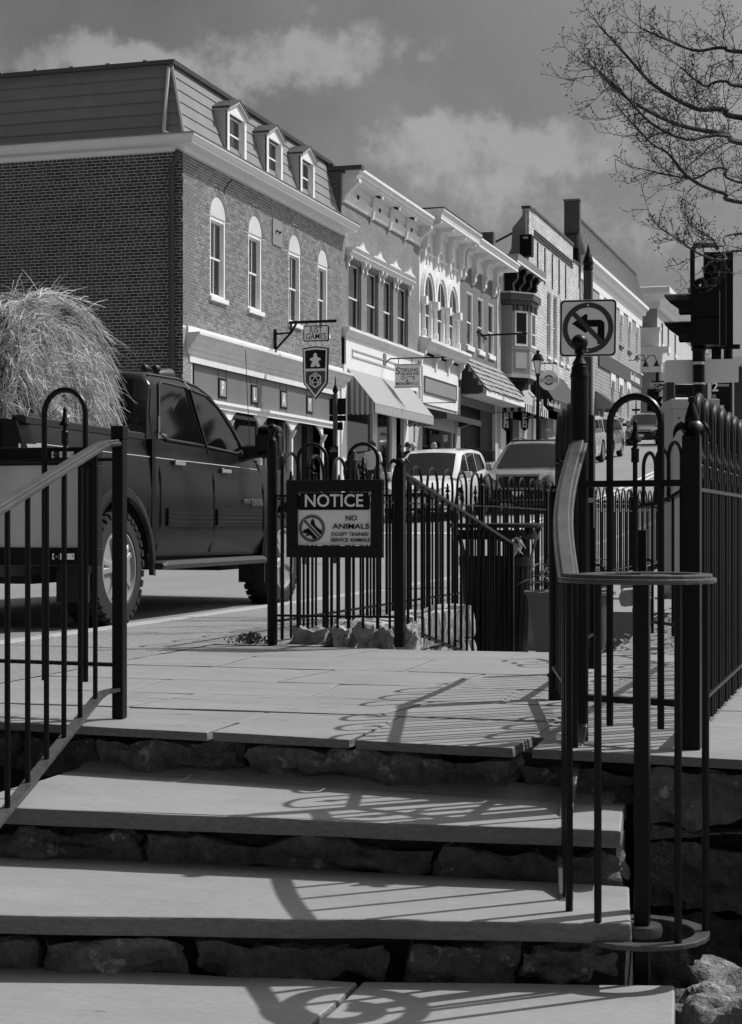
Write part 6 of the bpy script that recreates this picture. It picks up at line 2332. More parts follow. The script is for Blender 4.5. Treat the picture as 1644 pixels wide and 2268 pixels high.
for s_ in (1, -1):
    # wheel arch flares
    for yw in (0, 3.57):
        rings = []
        for k in range(17):
            a = PI * (k - .6) / 15.2
            c, sn_ = math.cos(a), math.sin(a)
            rings.append([Vector((s_ * xx, yw + rr_ * c, .425 + rr_ * sn_)) for (xx, rr_) in ((.985, .515), (1.012, .53), (1.012, .56), (1.004, .60), (.996, .615))])
        part('wheel_arch_flare', MB().loft(rings), TRUCKP, tbody, smooth=True, local=True)
    # side mouldings and running board
    for (ya_, yb_) in ((.80, 1.78), (1.82, 2.94)):
        pts = [(ya_ + .02, .735), (ya_ + .02, .875), (yb_ - .03, .865), (yb_ - .03, .73)]
        mb = MB().prism([Vector((s_ * (tsx(y, z) - .004), y, z)) for (y, z) in pts], (s_ * .022, 0, 0))
        for zq in (.765, .80, .835):
            mb.prism([Vector((s_ * (tsx(y, zq) + .017), y, zq + e)) for (y, e) in ((ya_ + .03, -.006), (ya_ + .03, .006), (yb_ - .05, .004), (yb_ - .05, -.008))], (s_ * .006, 0, 0))
        part('side_moulding', mb, TRUCKP, tbody, local=True, bevel=.004)
    rb = MB()
    rings = []
    for y in (.66, .70, .78, 1.05, 1.2, 2.6, 2.88, 2.95):
        e = .045 if .75 < y < 2.9 else .03
        w0 = .84 if 1.0 < y < 2.75 else .88
        rings.append([Vector((s_ * w0, y, .40)), Vector((s_ * 1.03, y, .40)), Vector((s_ * 1.045, y, .42 + e * .3)), Vector((s_ * 1.03, y, .42 + e)), Vector((s_ * w0, y, .42 + e))])
    part('running_board', rb.loft(rings, True, True), BLACKPL if s_ < 0 else M('running_board_rubber', .045, .45, fine=(60, .2)), tbody, local=True)
    for (yq, z0_, z1_) in ((-.53, .20, .62), (3.03, .22, .55)):
        part('mud_flap', MB().box(min(s_ * .74, s_ * .99), max(s_ * .74, s_ * .99), yq, yq + .02, z0_, z1_), BLACKPL, tbody, local=True)
    for (zq, dz) in ((1.285, .012),):
        part('shoulder_highlight', MB().tube([(s_ * (tsx(y, zq - (y + 1.4) * dz) + .0008), y, zq - (y + 1.4) * dz) for y in [-1.3 + .15 * i for i in range(29)]], .004, 4), PALEGREY, tbody, local=True)  # pale line painting in the highlight along the shoulder crease
    # bed rail cap, tail lamp
    part('bed_rail_cap', MB().loft([[Vector((s_ * xx, y, interp(TR['belt'], y) + zz)) for (xx, zz) in ((.955, -.012), (.958, .03), (.93, .042), (.86, .042), (.84, .0))] for y in (-1.38, -.6, .0, .5)], True, True), BLACKPL, tbody, local=True)
    part('tail_lamp', MB().prism([(s_ * .93, -1.435, .95), (s_ * 1.008, -1.28, .95), (s_ * 1.012, -1.22, 1.12), (s_ * 1.008, -1.28, 1.28), (s_ * .93, -1.435, 1.28)], (s_ * .004, 0, 0)), LAMPG, tbody, local=True)
    part('headlamp', MB().prism([(s_ * .94, 4.10, .86), (s_ * .80, 4.40, .86), (s_ * .80, 4.36, 1.06), (s_ * .94, 4.05, 1.08)], (s_ * .02, .02, 0)), LAMPG, tbody, local=True)
part('cab_gap', MB().box(.86, 1.003, .535, .60, .52, 1.40), SIGNK, tbody, local=True)
part('bumper', MB().box(-.95, .95, -1.52, -1.40, .56, .76).box(-.9, .9, 4.45, 4.56, .5, .74), CHROME, tbody, local=True, bevel=.03)
part('tailgate', MB().box(-.80, .80, -1.445, -1.40, .80, 1.43), TRUCKP, tbody, local=True, bevel=.02)
part('bed_front', MB().box(-.84, .84, .50, .56, .78, 1.42), TRUCKP, tbody, local=True)
part('pillar_trim', MB().prism([(tgx(.70, 1.44, .002), .705, 1.42), (tgx(.84, 1.50, .002), .84, 1.50), (tgx(1.0, 1.84, .002), 1.01, 1.845), (tgx(.9, 1.86, .002), .92, 1.86), (tgx(.74, 1.6, .002), .75, 1.6)], (.004, 0, 0)), TRUCKP, tcab, local=True)
part('drip_rail', MB().tube([(tgx(y, interp(TR['roof'], y) - .02, .004), y, interp(TR['roof'], y) - .018) for y in [.98 + .09 * i for i in range(18)]], .010, 5), BLACKPL, tcab, local=True)
part('door_seam', MB().tube([(tgx(1.80 - .09 * f, lerp(1.36, 1.94, f), .004), 1.80 - .075 * f, lerp(1.36, 1.94, f)) for f in [i / 8 for i in range(9)]], .006, 5), BLACKPL, tcab, local=True)
lg = part('badge', MB().box(.998, .999, 2.6, 2.61, .9, .901), CHROME, tbody, local=True)
text('badge_letters', 'TUNDRA', CHROME, lg, tw(tsx(2.76, .92) + .008, 2.79, .935), (0, 1, 0), (0, 0, 1), .085, width=.30, bold=.03, depth=.008)
text('badge_letters', 'TOYOTA', CHROME, lg, tw(tsx(2.55, .95) + .008, 2.545, .945), (0, 1, 0), (0, 0, 1), .05, width=.17, bold=.03, depth=.006)
text('badge_letters', 'LIMITED', CHROME, lg, tw(tgx(.86, 1.44, .01), .90, 1.437), (0, 1, 0), (0, 0, 1), .055, width=.17, bold=.02, depth=.005)
part('aerial', MB().tube([(.86, 3.02, 1.30), (.865, 2.99, 1.42), (.872, 2.90, 1.95), (.88, 2.84, 2.30)], .0035, 5), BLACKPL, truck, local=True)
part('aerial_base', MB().prism([(.90, 2.97, 1.16), (.92, 3.07, 1.16), (.90, 3.0, 1.34), (.88, 2.94, 1.34)], (-.04, 0, 0)), BLACKPL, truck, local=True)
part('mirror_arm', MB().obox((1.03, 2.70, 1.37), (.10, 0, .02), (0, .06, 0), (0, 0, .04)), BLACKPL, truck, local=True, bevel=.01)
part('mirror_shell', MB().obox((1.17, 2.68, 1.47), (.115, 0, 0), (0, .06, 0), (0, 0, .145)), BLACKPL, truck, local=True, bevel=.05)
part('mirror_glass', MB().prism([(1.08, 2.615, 1.36), (1.26, 2.615, 1.36), (1.265, 2.615, 1.56), (1.09, 2.615, 1.58)], (0, .004, 0)), CARGLASS, truck, local=True)
# roof lights
rlamp = part('roof_spotlight', MB().lathe([(.03, -.10), (.05, -.04), (.065, .06), (.075, .14), (.05, .15)], (.38, 2.12, 2.03), 12, 'y').lathe([(.025, -.03), (.035, .0), (.03, .04), (.0, .05)], (.30, 1.96, 2.08), 10, 'y').lathe([(.025, -.03), (.035, .0), (.03, .04), (.0, .05)], (.42, 1.92, 2.07), 10, 'y').box(.28, .46, 1.90, 2.1, 1.95, 2.0), BLACKPL, tcab, local=True, smooth=True)

# ---- hay bale (round, lying across the bed) and strap
HB = Vector((TX + .02, TY - .33, TZ + .80 + .82))
HR, HWD = .80, .70
bale = thing('hay_bale', 'big shaggy round hay bale in the bed of the dark pickup truck', 'hay bale', tuple(HB))
core = MB().lathe([(.0, -HWD), (HR - .15, -HWD + .0), (HR - .06, -HWD + .08), (HR - .05, HWD - .12), (HR - .15, HWD - .03), (.0, HWD - .01)], (0, 0, 0), 40, 'x')
core.v = [tuple(HB + Vector(p)) for p in core.v]
part('core', core, HAYD, bale, smooth=True)
mb = MB()


def strand(p, d, ln, bend, r=.0032):
    """a bent blade of hay: three-sided"""
    d = d.normalized()
    s_ = d.cross(Vector((random.uniform(-1, 1), random.uniform(-1, 1), random.uniform(-1, 1))))
    if s_.length < 1e-4:
        return
    s_ = s_.normalized() * r
    u = d.cross(s_).normalized() * r
    q = [p, p + d * ln * .5 + bend * .3, p + d * ln + bend]
    vs = []
    for k, c in enumerate(q):
        w = (1, .9, .5)[k]
        vs += [c + s_ * w, c - s_ * w * .5 + u * w, c - s_ * w * .5 - u * w]
    mb.add(vs, [(i * 3 + k, i * 3 + (k + 1) % 3, i * 3 + 3 + (k + 1) % 3, i * 3 + 3 + k) for i in range(2) for k in range(3)])


for i in range(17000):                                   # curved rim, combed round the bale
    a = random.uniform(-.5 * PI, 1.0 * PI)
    x = random.uniform(-HWD, HWD)
    rr_ = HR - .05 + random.uniform(-.03, .02) + .09 * noisy((x * 3, math.cos(a) * 2.2, math.sin(a) * 2.2), 1.4, 3.)
    p = HB + Vector((x, math.cos(a) * rr_, math.sin(a) * rr_))
    tn = Vector((random.gauss(0, .5), math.sin(a), -math.cos(a)))
    out = Vector((0, math.cos(a), math.sin(a)))
    strand(p, tn + out * random.gauss(.0, .16), random.uniform(.06, .24), out * random.uniform(-.03, .01) - out * .02 + Vector((0, 0, -.03)), random.uniform(.0013, .0028))
for i in range(19000):                                  # the flat face towards us, wound in rings
    a = random.uniform(-PI, PI)
    r0 = HR * math.sqrt(random.uniform(.0, 1))
    p = HB + Vector((HWD - .03 + random.uniform(-.02, .04) - .14 * (r0 / HR) ** 4 + .11 * noisy((math.cos(a) * r0, math.sin(a) * r0, 0), 4.5, 9.), math.cos(a) * r0, math.sin(a) * r0))
    tn = Vector((random.gauss(.05, .25), math.sin(a), -math.cos(a)))
    out = Vector((0, math.cos(a), math.sin(a)))
    strand(p, (tn if random.random() < .6 else Vector((random.gauss(.3, .5), random.gauss(0, 1), random.gauss(-.4, 1)))) + out * random.gauss(.05, .55), random.uniform(.05, .22), Vector((random.uniform(0, .04), 0, -.05)) - out * .03, random.uniform(.0013, .003))
for i in range(2300):                                    # loose shock spilling over the edge towards the cab
    a = random.gauss(.62, .5)
    if a < -.35 or a > 1.6:
        continue
    p = HB + Vector((random.uniform(.1, HWD), math.cos(a) * (HR - .02), math.sin(a) * (HR - .02)))
    out = Vector((random.gauss(.2, .3), math.cos(a) * .8, math.sin(a) * .4 - .35))
    tn = Vector((random.gauss(0, .3), math.sin(a), -math.cos(a)))
    strand(p, tn * .9 + out * random.uniform(.1, .6), random.uniform(.12, .34), Vector((0, random.uniform(0, .05), -random.uniform(.02, .14))), random.uniform(.002, .0038))
for i in range(1500):                                    # hanging skirt behind the cab
    y = HB.y + random.uniform(.45, .92)
    p = Vector((HB.x + random.uniform(.25, HWD + .05), y, HB.z + random.uniform(-.45, .35) - (y - HB.y - .5) * .9))
    strand(p, Vector((random.gauss(0, .3), random.gauss(.25, .3), -1)), random.uniform(.15, .45), Vector((0, random.uniform(-.02, .06), -.05)), random.uniform(.002, .0038))
for i in range(150):                                     # long stray stalks
    a = random.uniform(-.3, 1.9)
    p = HB + Vector((random.uniform(.2, HWD + .02), math.cos(a) * HR, math.sin(a) * HR))
    out = Vector((random.gauss(.2, .4), math.cos(a) + .4, math.sin(a) * .6 - .1))
    strand(p, out + Vector((random.gauss(0, .4), random.gauss(0, .4), random.gauss(0, .5))), random.uniform(.1, .3), Vector((0, 0, -.07)), .0026)
part('hay_strands', mb, HAY, bale, fix=False, kind='stuff')
s0, s1 = fd(20, 800, 12.05), fd(150, 925, 12.15)
single('ratchet_strap', MB().bar([s0, s0.lerp(s1, .5) + Vector((.02, 0, .01)), s1], .006, .085, side=(1, .2, 0)), STRAP, 'pale flat strap slanting down across the hay bale', 'strap', tuple(s1))

# ---- traffic and parked cars up the street
def suv(mat, H=1.66, W=1.82, L=4.53, style='soft', **kw):
    h = L / 2
    k = H / 1.66
    bz = .98 * k
    d = dict(L=L, W=W, R=.345, axles=(h - .92, -h + 1.0), mat=mat, wr=W / 2 - .22,
             sill=[(-h, .42), (-h + .5, .30), (h - .6, .28), (h, .34)],
             plan=[(-h, .80), (-h + .2, .95), (-h + .6, 1.), (h - .9, 1.), (h - .4, .95), (h - .15, .84), (h, .62)],
             belt=[(-h, .96 * k), (-h + .3, 1.06 * k), (0, 1.0 * k), (h - 1.35, .98 * k), (h - .6, .86 * k), (h - .12, .74 * k), (h, .60 * k)],
             top=[(-h, .98 * k), (h - 1.3, 1.03 * k), (h - .6, .96 * k), (h - .12, .80 * k), (h, .62 * k)],
             roof=[(-h + .06, 1.05 * k), (-h + .35, 1.42 * k), (-h + .55, 1.56 * k), (-h + 1.2, 1.62 * k), (0, 1.62 * k), (.35, 1.56 * k), (h - 1.0, 1.0 * k)],
             windows=[[(-h + .55, 1.12 * k), (-h + .75, 1.48 * k), (-.9, 1.54 * k), (-.85, 1.08 * k)], [(-.78, 1.07 * k), (-.82, 1.545 * k), (-.05, 1.55 * k), (.05, 1.04 * k)], [(.12, 1.04 * k), (.03, 1.545 * k), (.3, 1.50 * k), (h - 1.25, 1.06 * k)]],
             ws=(h - 1.08, .38), rw=(-h + .1, -h + .5), mirror=(h - 1.25, 1.06 * k), gaps=(-.82, .1, h - 1.15), handles=((-.65, .93 * k), (.3, .91 * k)), mirrormat=mat,
             front=[('grille', [(-.42, .60 * k), (.42, .60 * k), (.50, .76 * k), (-.50, .76 * k)], SIGNK, .02), ('chrome_bar', [(-.44, .70 * k), (.44, .70 * k), (.46, .735 * k), (-.46, .735 * k)], CHROME, .03),
                    ('headlight*', [(.48, .66 * k), (.78, .72 * k), (.80, .84 * k), (.52, .77 * k)], LAMPG, .02), ('lower_grille', [(-.55, .36), (.55, .36), (.6, .52 * k), (-.6, .52 * k)], SIGNK, .02),
                    ('fog_lamp*', [(.62, .40), (.76, .42), (.76, .50), (.62, .50)], LAMPG, .02), ('plate', [(-.16, .44), (.16, .44), (.16, .55), (-.16, .55)], SIGNW, .04)], side=())
    d.update(kw)
    return d


def place_car(name, label, sp, x, y, group):
    sl = (rz(y + 1.3) - rz(y - 1.3)) / 2.6
    return car(name, label, 'car', sp, (x, y, rz(y) + .025), PI, -math.atan(sl), group)


GC = 'cars facing down the street'
place_car('parked_car', 'white hatchback SUV facing down the street behind the railing pickets', suv(CARWHT), -10.6, 40.9, GC)
r4 = suv(CARGREY, H=1.78, W=1.92, L=4.8, R=.38, rack=[.25, -.4, -1.1, -1.8])
h = 2.4
k = 1.78 / 1.66
r4['belt'] = [(-h, 1.0 * k), (-h + .3, 1.06 * k), (0, 1.03 * k), (h - 1.5, 1.02 * k), (h - .5, .97 * k), (h - .1, .90 * k), (h, .78 * k)]
r4['top'] = [(-h, 1.0 * k), (h - 1.5, 1.07 * k), (h - .5, 1.02 * k), (h - .1, .93 * k), (h, .80 * k)]
r4['plan'] = [(-h, .84), (-h + .2, .96), (-h + .6, 1.), (h - .8, 1.), (h - .3, .96), (h - .12, .88), (h, .74)]
r4['front'] = [('grille', [(-.40, .66), (.40, .66), (.50, .98), (-.50, .98)], SIGNK, .02), ('grille_surround', [(-.52, .95), (.52, .95), (.50, 1.0), (-.50, 1.0)], CARGREY, .05),
               ('headlight*', [(.54, .86), (.84, .92), (.86, 1.05), (.56, 1.0)], LAMPG, .03), ('lower_grille', [(-.62, .38), (.62, .38), (.62, .62), (-.62, .62)], SIGNK, .03),
               ('fog_lamp*', [(.64, .52), (.86, .56), (.86, .76), (.66, .70)], SIGNK, .03), ('bumper_bar', [(-.66, .62), (.66, .62), (.62, .67), (-.62, .67)], CARGREY, .06), ('plate', [(-.16, .46), (.16, .46), (.16, .58), (-.16, .58)], SIGNW, .06)]
place_car('parked_car', 'grey off-road SUV with roof rails coming down the street', r4, -8.76, 44.1, GC)
jp = suv(CARTAN, H=1.84, W=1.85, L=4.3, R=.41, rimmat=MIDGREY)
h = 2.15
jp['roof'] = [(-h + .1, 1.15), (-h + .16, 1.78), (-h + .3, 1.82), (.3, 1.80), (.45, 1.76), (.75, 1.12)]
jp['belt'] = [(-h, 1.14), (.6, 1.12), (.8, 1.10), (h - .15, 1.06), (h, .9)]
jp['top'] = [(-h, 1.14), (.6, 1.15), (h - .15, 1.10), (h, .95)]
jp['plan'] = [(-h, .95), (h - .5, .95), (h - .2, .86), (h, .70)]
jp['windows'] = [[(-h + .35, 1.2), (-h + .4, 1.68), (-1.0, 1.70), (-1.0, 1.2)], [(-.88, 1.2), (-.88, 1.70), (-.2, 1.70), (-.18, 1.2)], [(-.08, 1.2), (-.1, 1.70), (.32, 1.68), (.58, 1.2)]]
jp['ws'] = (.73, .5)
jp['rw'] = None
jp['gaps'] = (-.94, -.13, .72)
jp['mirror'] = (.55, 1.3)
place_car('parked_car', 'pale boxy off-road car parked first of the row by the kerb', jp, -11.7, 66.9, GC)
place_car('parked_car', 'silver SUV parked behind the pale boxy car', suv(CARSIL, H=1.72), -11.72, 72.0, GC)
place_car('parked_car', 'black SUV farthest up the street, framed by the black hoop', suv(CARBLK), -12.25, 91.5, GC)

# ------------------------------------------------------------ signs, lamps, signals
def plane_text(*a, **k):
    return text(*a, **k)


# no-left-turn sign on an old wooden post with an iron spire
YQ = 18.35
xq, _ = fy(1303, 800, YQ)
t = thing('sign_post', 'old wooden post with pointed iron cap carrying the no left turn sign', 'sign post', (xq, YQ, rz(18)))
ztp = fy(1303, 600, YQ)[1]
part('post', MB().box(xq - .046, xq + .046, YQ - .046, YQ + .046, -.1, ztp), WOODP, t, bevel=.008)
part('lower_sleeve', MB().box(xq - .068, xq + .068, YQ - .06, YQ + .06, -.1, fy(1303, 920, YQ)[1]), IRONP, t, bevel=.01)
part('spire', MB().lathe([(.045, ztp), (.058, ztp + .02), (.05, ztp + .05), (.058, ztp + .09), (.045, ztp + .14), (.02, ztp + .2), (.01, ztp + .26), (.0, ztp + .30)], (xq, YQ, 0), 10), IRONP, t)
YS = YQ - .062
cx_, cz_ = fy(1302.5, 726.5, YS)
sw = (fy(1365, 726, YS)[0] - fy(1240, 726, YS)[0]) / 2
tilt = math.radians(-.8)
ud, vd = Vector((math.cos(tilt), 0, math.sin(tilt))), Vector((-math.sin(tilt), 0, math.cos(tilt)))
cc = Vector((cx_, YS, cz_))
t = thing('traffic_sign', 'square no left turn sign with dark prohibition ring', 'sign', (cx_, YS, cz_ - sw))


def rrect(c, a, b, r, n=6):
    pts = []
    for (sx, sy, a0) in ((1, 1, 0), (-1, 1, 90), (-1, -1, 180), (1, -1, 270)):
        for q in range(n + 1):
            g = math.radians(a0 + 90 * q / n)
            pts.append(c + ud * (sx * (a - r) + r * math.cos(g)) + vd * (sy * (b - r) + r * math.sin(g)))
    return pts


part('plate', MB().prism(rrect(cc, sw, sw, .05), (0, .004, 0)), SIGNW, t)
part('border', MB().prism(rrect(cc + Vector((0, -.0012, 0)), sw * .985, sw * .985, .046), (0, .001, 0)), SIGNK, t)
part('face', MB().prism(rrect(cc + Vector((0, -.0024, 0)), sw * .93, sw * .93, .036), (0, .001, 0)), SIGNW, t)
f_ = cc + Vector((0, -.0040, 0))
ap = [(.36, -.60), (.62, -.60), (.62, .10), (.60, .20), (.52, .28), (.42, .30), (-.02, .30), (-.02, .50), (-.10, .52), (-.60, .17), (-.10, -.18), (-.02, -.15), (-.02, .04), (.36, .04)]
part('arrow', MB().prism([f_ + ud * (p[0] * sw * .95 + .0) + vd * p[1] * sw * .95 for p in ap], (0, .001, 0)), SIGNK, t)
part('prohibition_ring', ring_mb(f_ + Vector((0, -.0012, 0)), sw * .72, sw * .90, 48, ud, vd), SIGNR, t)
part('slash', MB().obox(f_ + Vector((0, -.0022, 0)), (ud - vd).normalized() * sw * .80, (0, .0005, 0), (ud + vd).normalized() * sw * .085), SIGNR, t)
for e in (.80, -.80):
    part('bolt', MB().lathe([(.012, -.004), (.012, 0), (.0, .0)], f_ + vd * e * sw + Vector((0, -.002, 0)), 8, 'y'), SIGNBACK, t)

# street sign post seen from behind, at the corner
YQ = 24.0
xq, _ = fy(743, 900, YQ)
t = thing('sign_post', 'dark street sign post seen from behind beside the striped awning', 'sign post', (xq, YQ, rz(24)))
zz = lambda py: fy(743, py, YQ)[1]
part('post', MB().box(xq - .028, xq + .028, YQ - .03, YQ + .03, -.1, zz(872)), WOODP, t)
part('finial', MB().lathe([(.025, zz(872)), (.03, zz(870)), (.045, zz(866)), (.03, zz(858)), (.012, zz(852)), (.006, zz(836)), (0, zz(830))], (xq, YQ, 0), 8), IRONP, t)
for (p0_, p1_, q0_, q1_) in ((728, 765, 882, 919), (728, 765, 920, 933), (736, 758, 935, 953)):
    xa, _ = fy(p0_, 900, YQ)
    xb, _ = fy(p1_, 900, YQ)
    part('plate', MB().box(xa, xb, YQ + .032, YQ + .037, zz(q1_) + .004, zz(q0_)), SIGNK, t, bevel=.002)
YB_ = YQ - .04
xa, za = fy(728.5, 1007, YB_)
xb, zb_ = fy(749.5, 988, YB_)
t = thing('notice_plate', 'small black notice plate low on the dark street sign post', 'sign', ((xa + xb) / 2, YB_, za))
part('plate', MB().box(xa, xb, YB_ - .004, YB_, za - .08, zb_), SIGNK, t)
for (e0, e1, r0, r1) in ((.28, .78, .72, .80), (.12, .92, .50, .56), (.12, .85, .42, .48), (.12, .92, .33, .37)):
    part('print_line', MB().box(lerp(xa, xb, e0), lerp(xa, xb, e1), YB_ - .006, YB_ - .0045, lerp(za, zb_, r0), lerp(za, zb_, r1)), MIDGREY, t)

# JUST GAMES hanging signs
yj, zj = fx(607, 757)
za_ = fx(607, 731)[1]
zarm = fd(690, 714.5, (15 - .9) / 15 * 43)[2]
zarm = fx(644, 714.5, X0 + .45)[1]
t = thing('sign_bracket', 'black wrought bracket on the corner building carrying the JUST GAMES signs', 'bracket', (X0, yj, zj))
zl_ = fx(607, 783)[1]
part('wall_bar', bx(yj - .035, yj + .035, zl_, za_ + .02, .02, .07), IRONP, t)
xarm0 = .47
part('arm', bx(yj - .03, yj + .03, zarm - .035, zarm + .035, xarm0 - .05, 1.68), IRONP, t)
zm_ = fx(607, 740)[1]
part('strut', MB().tube([(X0 + .05, yj, zm_), (X0 + xarm0 - .02, yj, zm_ + .02), (X0 + xarm0, yj, zarm)], .03, 6).tube([(X0 + .05, yj, zl_ + .1), (X0 + xarm0 + .02, yj, zm_ + .05), (X0 + xarm0 + .15, yj, zarm)], .03, 6), IRONP, t)
a_, b_ = fy(673, 722, yj), fy(729, 755, yj)
t = thing('hanging_sign', 'small rectangular JUST GAMES hanging sign', 'sign', ((a_[0] + b_[0]) / 2, yj, b_[1]))
ud, vd = Vector((1, 0, 0)), Vector((0, 0, 1))
c = Vector(((a_[0] + b_[0]) / 2, yj - .03, (a_[1] + b_[1]) / 2))
hw_, hh_ = (b_[0] - a_[0]) / 2, (a_[1] - b_[1]) / 2
part('border', MB().prism(rrect(c, hw_, hh_, .04), (0, .05, 0)), SIGNK, t)
part('face', MB().prism(rrect(c + Vector((0, -.004, 0)), hw_ - .025, hh_ - .025, .03), (0, .004, 0)), SIGNG, t)
for (s_, e, wd_) in (('JUST', .42, 1.05), ('GAMES', -.42, 1.62)):
    text('lettering', s_, SIGNK, t, (c.x, c.y - .006, c.z + e * hh_), (1, 0, 0), (0, 0, 1), hh_ * 1.05, width=hw_ * wd_, bold=.004)
part('hanger', MB().tube([(c.x - hw_ * .8, yj, c.z + hh_), (c.x - hw_ * .8, yj, zarm)], .01, 5).tube([(c.x + hw_ * .8, yj, c.z + hh_), (c.x + hw_ * .8, yj, zarm)], .01, 5), IRONP, t)
a_, b_ = fy(671, 768, yj), fy(728.5, 884, yj)
t = thing('hanging_sign', 'shield shaped hanging sign with a game piece above a many sided die', 'sign', ((a_[0] + b_[0]) / 2, yj, b_[1]))
c = Vector(((a_[0] + b_[0]) / 2, yj - .03, (a_[1] + b_[1]) / 2))
hw_, hh_ = (b_[0] - a_[0]) / 2, (a_[1] - b_[1]) / 2


def shield(k, off):
    pts = [(-1.0, .93), (-.5, .97), (0, 1.0), (.5, .97), (1.0, .93), (.97, .3), (.93, -.3), (.9, -.42), (0, -1.0), (-.9, -.42), (-.93, -.3), (-.97, .3)]
    return [c + Vector((p[0] * (hw_ - k), off, p[1] * (hh_ - k * 1.1))) for p in pts]


part('border', MB().prism(shield(0, 0), (0, .06, 0)), SIGNK, t)
part('face', MB().prism(shield(.03, -.004), (0, .004, 0)), SIGNG, t)
up_ = [(-.80, .84), (0, .88), (.80, .84), (.76, .16), (-.76, .16)]
lo_ = [(-.75, .06), (.75, .06), (.74, -.35), (0, -.83), (-.74, -.35)]
part('upper_field', MB().prism([c + Vector((p[0] * hw_, -.008, p[1] * hh_)) for p in up_], (0, .004, 0)), SIGNK, t)
part('lower_field', MB().prism([c + Vector((p[0] * hw_, -.008, p[1] * hh_)) for p in lo_], (0, .004, 0)), M('sign_dark_grey', .05, .5), t)
mp = [(-.14, .60), (-.13, .70), (0, .76), (.13, .70), (.14, .60), (.40, .54), (.42, .48), (.22, .44), (.36, .26), (.34, .22), (.08, .22), (0, .31), (-.08, .22), (-.34, .22), (-.36, .26), (-.22, .44), (-.42, .48), (-.40, .54)]
part('game_piece', MB().prism([c + Vector((p[0] * hw_, -.012, p[1] * hh_)) for p in mp], (0, .004, 0)), SIGNG, t)
ico = MB()
hx = [c + Vector((.48 * hw_ * math.sin(PI * q / 3), -.011, (-.28 * hh_) + .48 * hw_ * 1.12 * math.cos(PI * q / 3))) for q in range(6)]
tri = [c + Vector((.30 * hw_ * math.sin(2 * PI * q / 3), -.011, (-.28 * hh_) + .30 * hw_ * 1.1 * math.cos(2 * PI * q / 3))) for q in range(3)]
part('die_face', MB().prism(hx, (0, .002, 0)), SIGNK, t)
for q in range(6):
    ico.tube([hx[q], hx[(q + 1) % 6]], .012, 4)
for q in range(3):
    ico.tube([tri[q], tri[(q + 1) % 3]], .012, 4)
    for d_ in (-1, 0, 1):
        ico.tube([tri[q], hx[(2 * q + d_) % 6]], .010, 4)
part('die_lines', ico, SIGNG, t)

# Sterling Properties hanging sign
yq = fx(848, 797)[0] + .0
zarm = fx(850, 797)[1]
t = thing('sign_bracket', 'thin black arrow bracket over the pale striped awning', 'bracket', (X0, yq, zarm))
part('plate', bx(yq - .12, yq + .12, zarm - .18, zarm + .18, .05, .09), MIDGREY, t)
part('arm', MB().tube([(X0 + .05, yq, zarm - .12), (X0 + .25, yq, zarm + .02), (X0 + 1.9, yq, zarm + .02)], .022, 6), IRONP, t)
part('arrow_tip', MB().lathe([(.05, 1.86), (.0, 2.06)], (X0, yq, zarm + .02), 6, 'x'), IRONP, t)
a_, b_ = fy(874, 807, yq), fy(933, 858, yq)
t = thing('hanging_sign', 'pale rectangular STERLING PROPERTIES hanging sign with a key', 'sign', ((a_[0] + b_[0]) / 2, yq, b_[1]))
c = Vector(((a_[0] + b_[0]) / 2, yq - .03, (a_[1] + b_[1]) / 2))
hw_, hh_ = (b_[0] - a_[0]) / 2, (a_[1] - b_[1]) / 2
part('board', MB().box(c.x - hw_ * .95, c.x + hw_ * .95, c.y, c.y + .05, c.z - hh_, c.z + hh_ * .9), SIGNG, t)
part('cap_rail', MB().box(c.x - hw_, c.x + hw_, c.y - .02, c.y + .07, c.z + hh_ * .88, c.z + hh_).box(c.x - hw_, c.x + hw_, c.y - .02, c.y + .07, c.z - hh_, c.z - hh_ * .92), PALEGREY, t)
for (s_, e, u, wd_, h_) in (('S', .40, -.72, .30, .85), ('TERLING', .47, .12, 1.38, .42), ('PROPERTIES', .14, .16, 1.36, .33), ('&', -.40, -.02, .16, .36), ('MANAGEMENT LLC', -.66, .0, 1.72, .33)):
    text('lettering', s_, SIGNK, t, (c.x + u * hw_, c.y - .003, c.z + e * hh_), (1, 0, 0), (0, 0, 1), hh_ * h_, width=hw_ * wd_, bold=.01)
key = MB()
key.tube([c + Vector((-.35 * hw_ + .12 * hw_ * math.cos(q * PI / 6), -.006, (-.16 + .14 * math.sin(q * PI / 6)) * hh_)) for q in range(13)], .012, 4)
key.tube([c + Vector((-.22 * hw_, -.006, -.15 * hh_)), c + Vector((.52 * hw_, -.006, -.05 * hh_))], .012, 4)
key.tube([c + Vector((.40 * hw_, -.006, -.07 * hh_)), c + Vector((.42 * hw_, -.006, -.34 * hh_)), c + Vector((.52 * hw_, -.006, -.32 * hh_)), c + Vector((.52 * hw_, -.006, -.05 * hh_))], .012, 4)
part('key_outline', key, MIDGREY, t)
part('chain', MB().tube([(c.x - hw_ * .7, yq, c.z + hh_), (c.x - hw_ * .7, yq, zarm)], .012, 4).tube([(c.x + hw_ * .3, yq, c.z + hh_), (c.x + hw_ * .3, yq, zarm)], .012, 4), IRONP, t)
yq2, zq2 = fx(1000, 894)
part('side_arm', MB().tube([(X0, fx(930, 893)[0], fx(930, 893)[1]), (X0 + 1.25, fx(930, 893)[0], fx(930, 893)[1])], .015, 5), IRONP, b3)
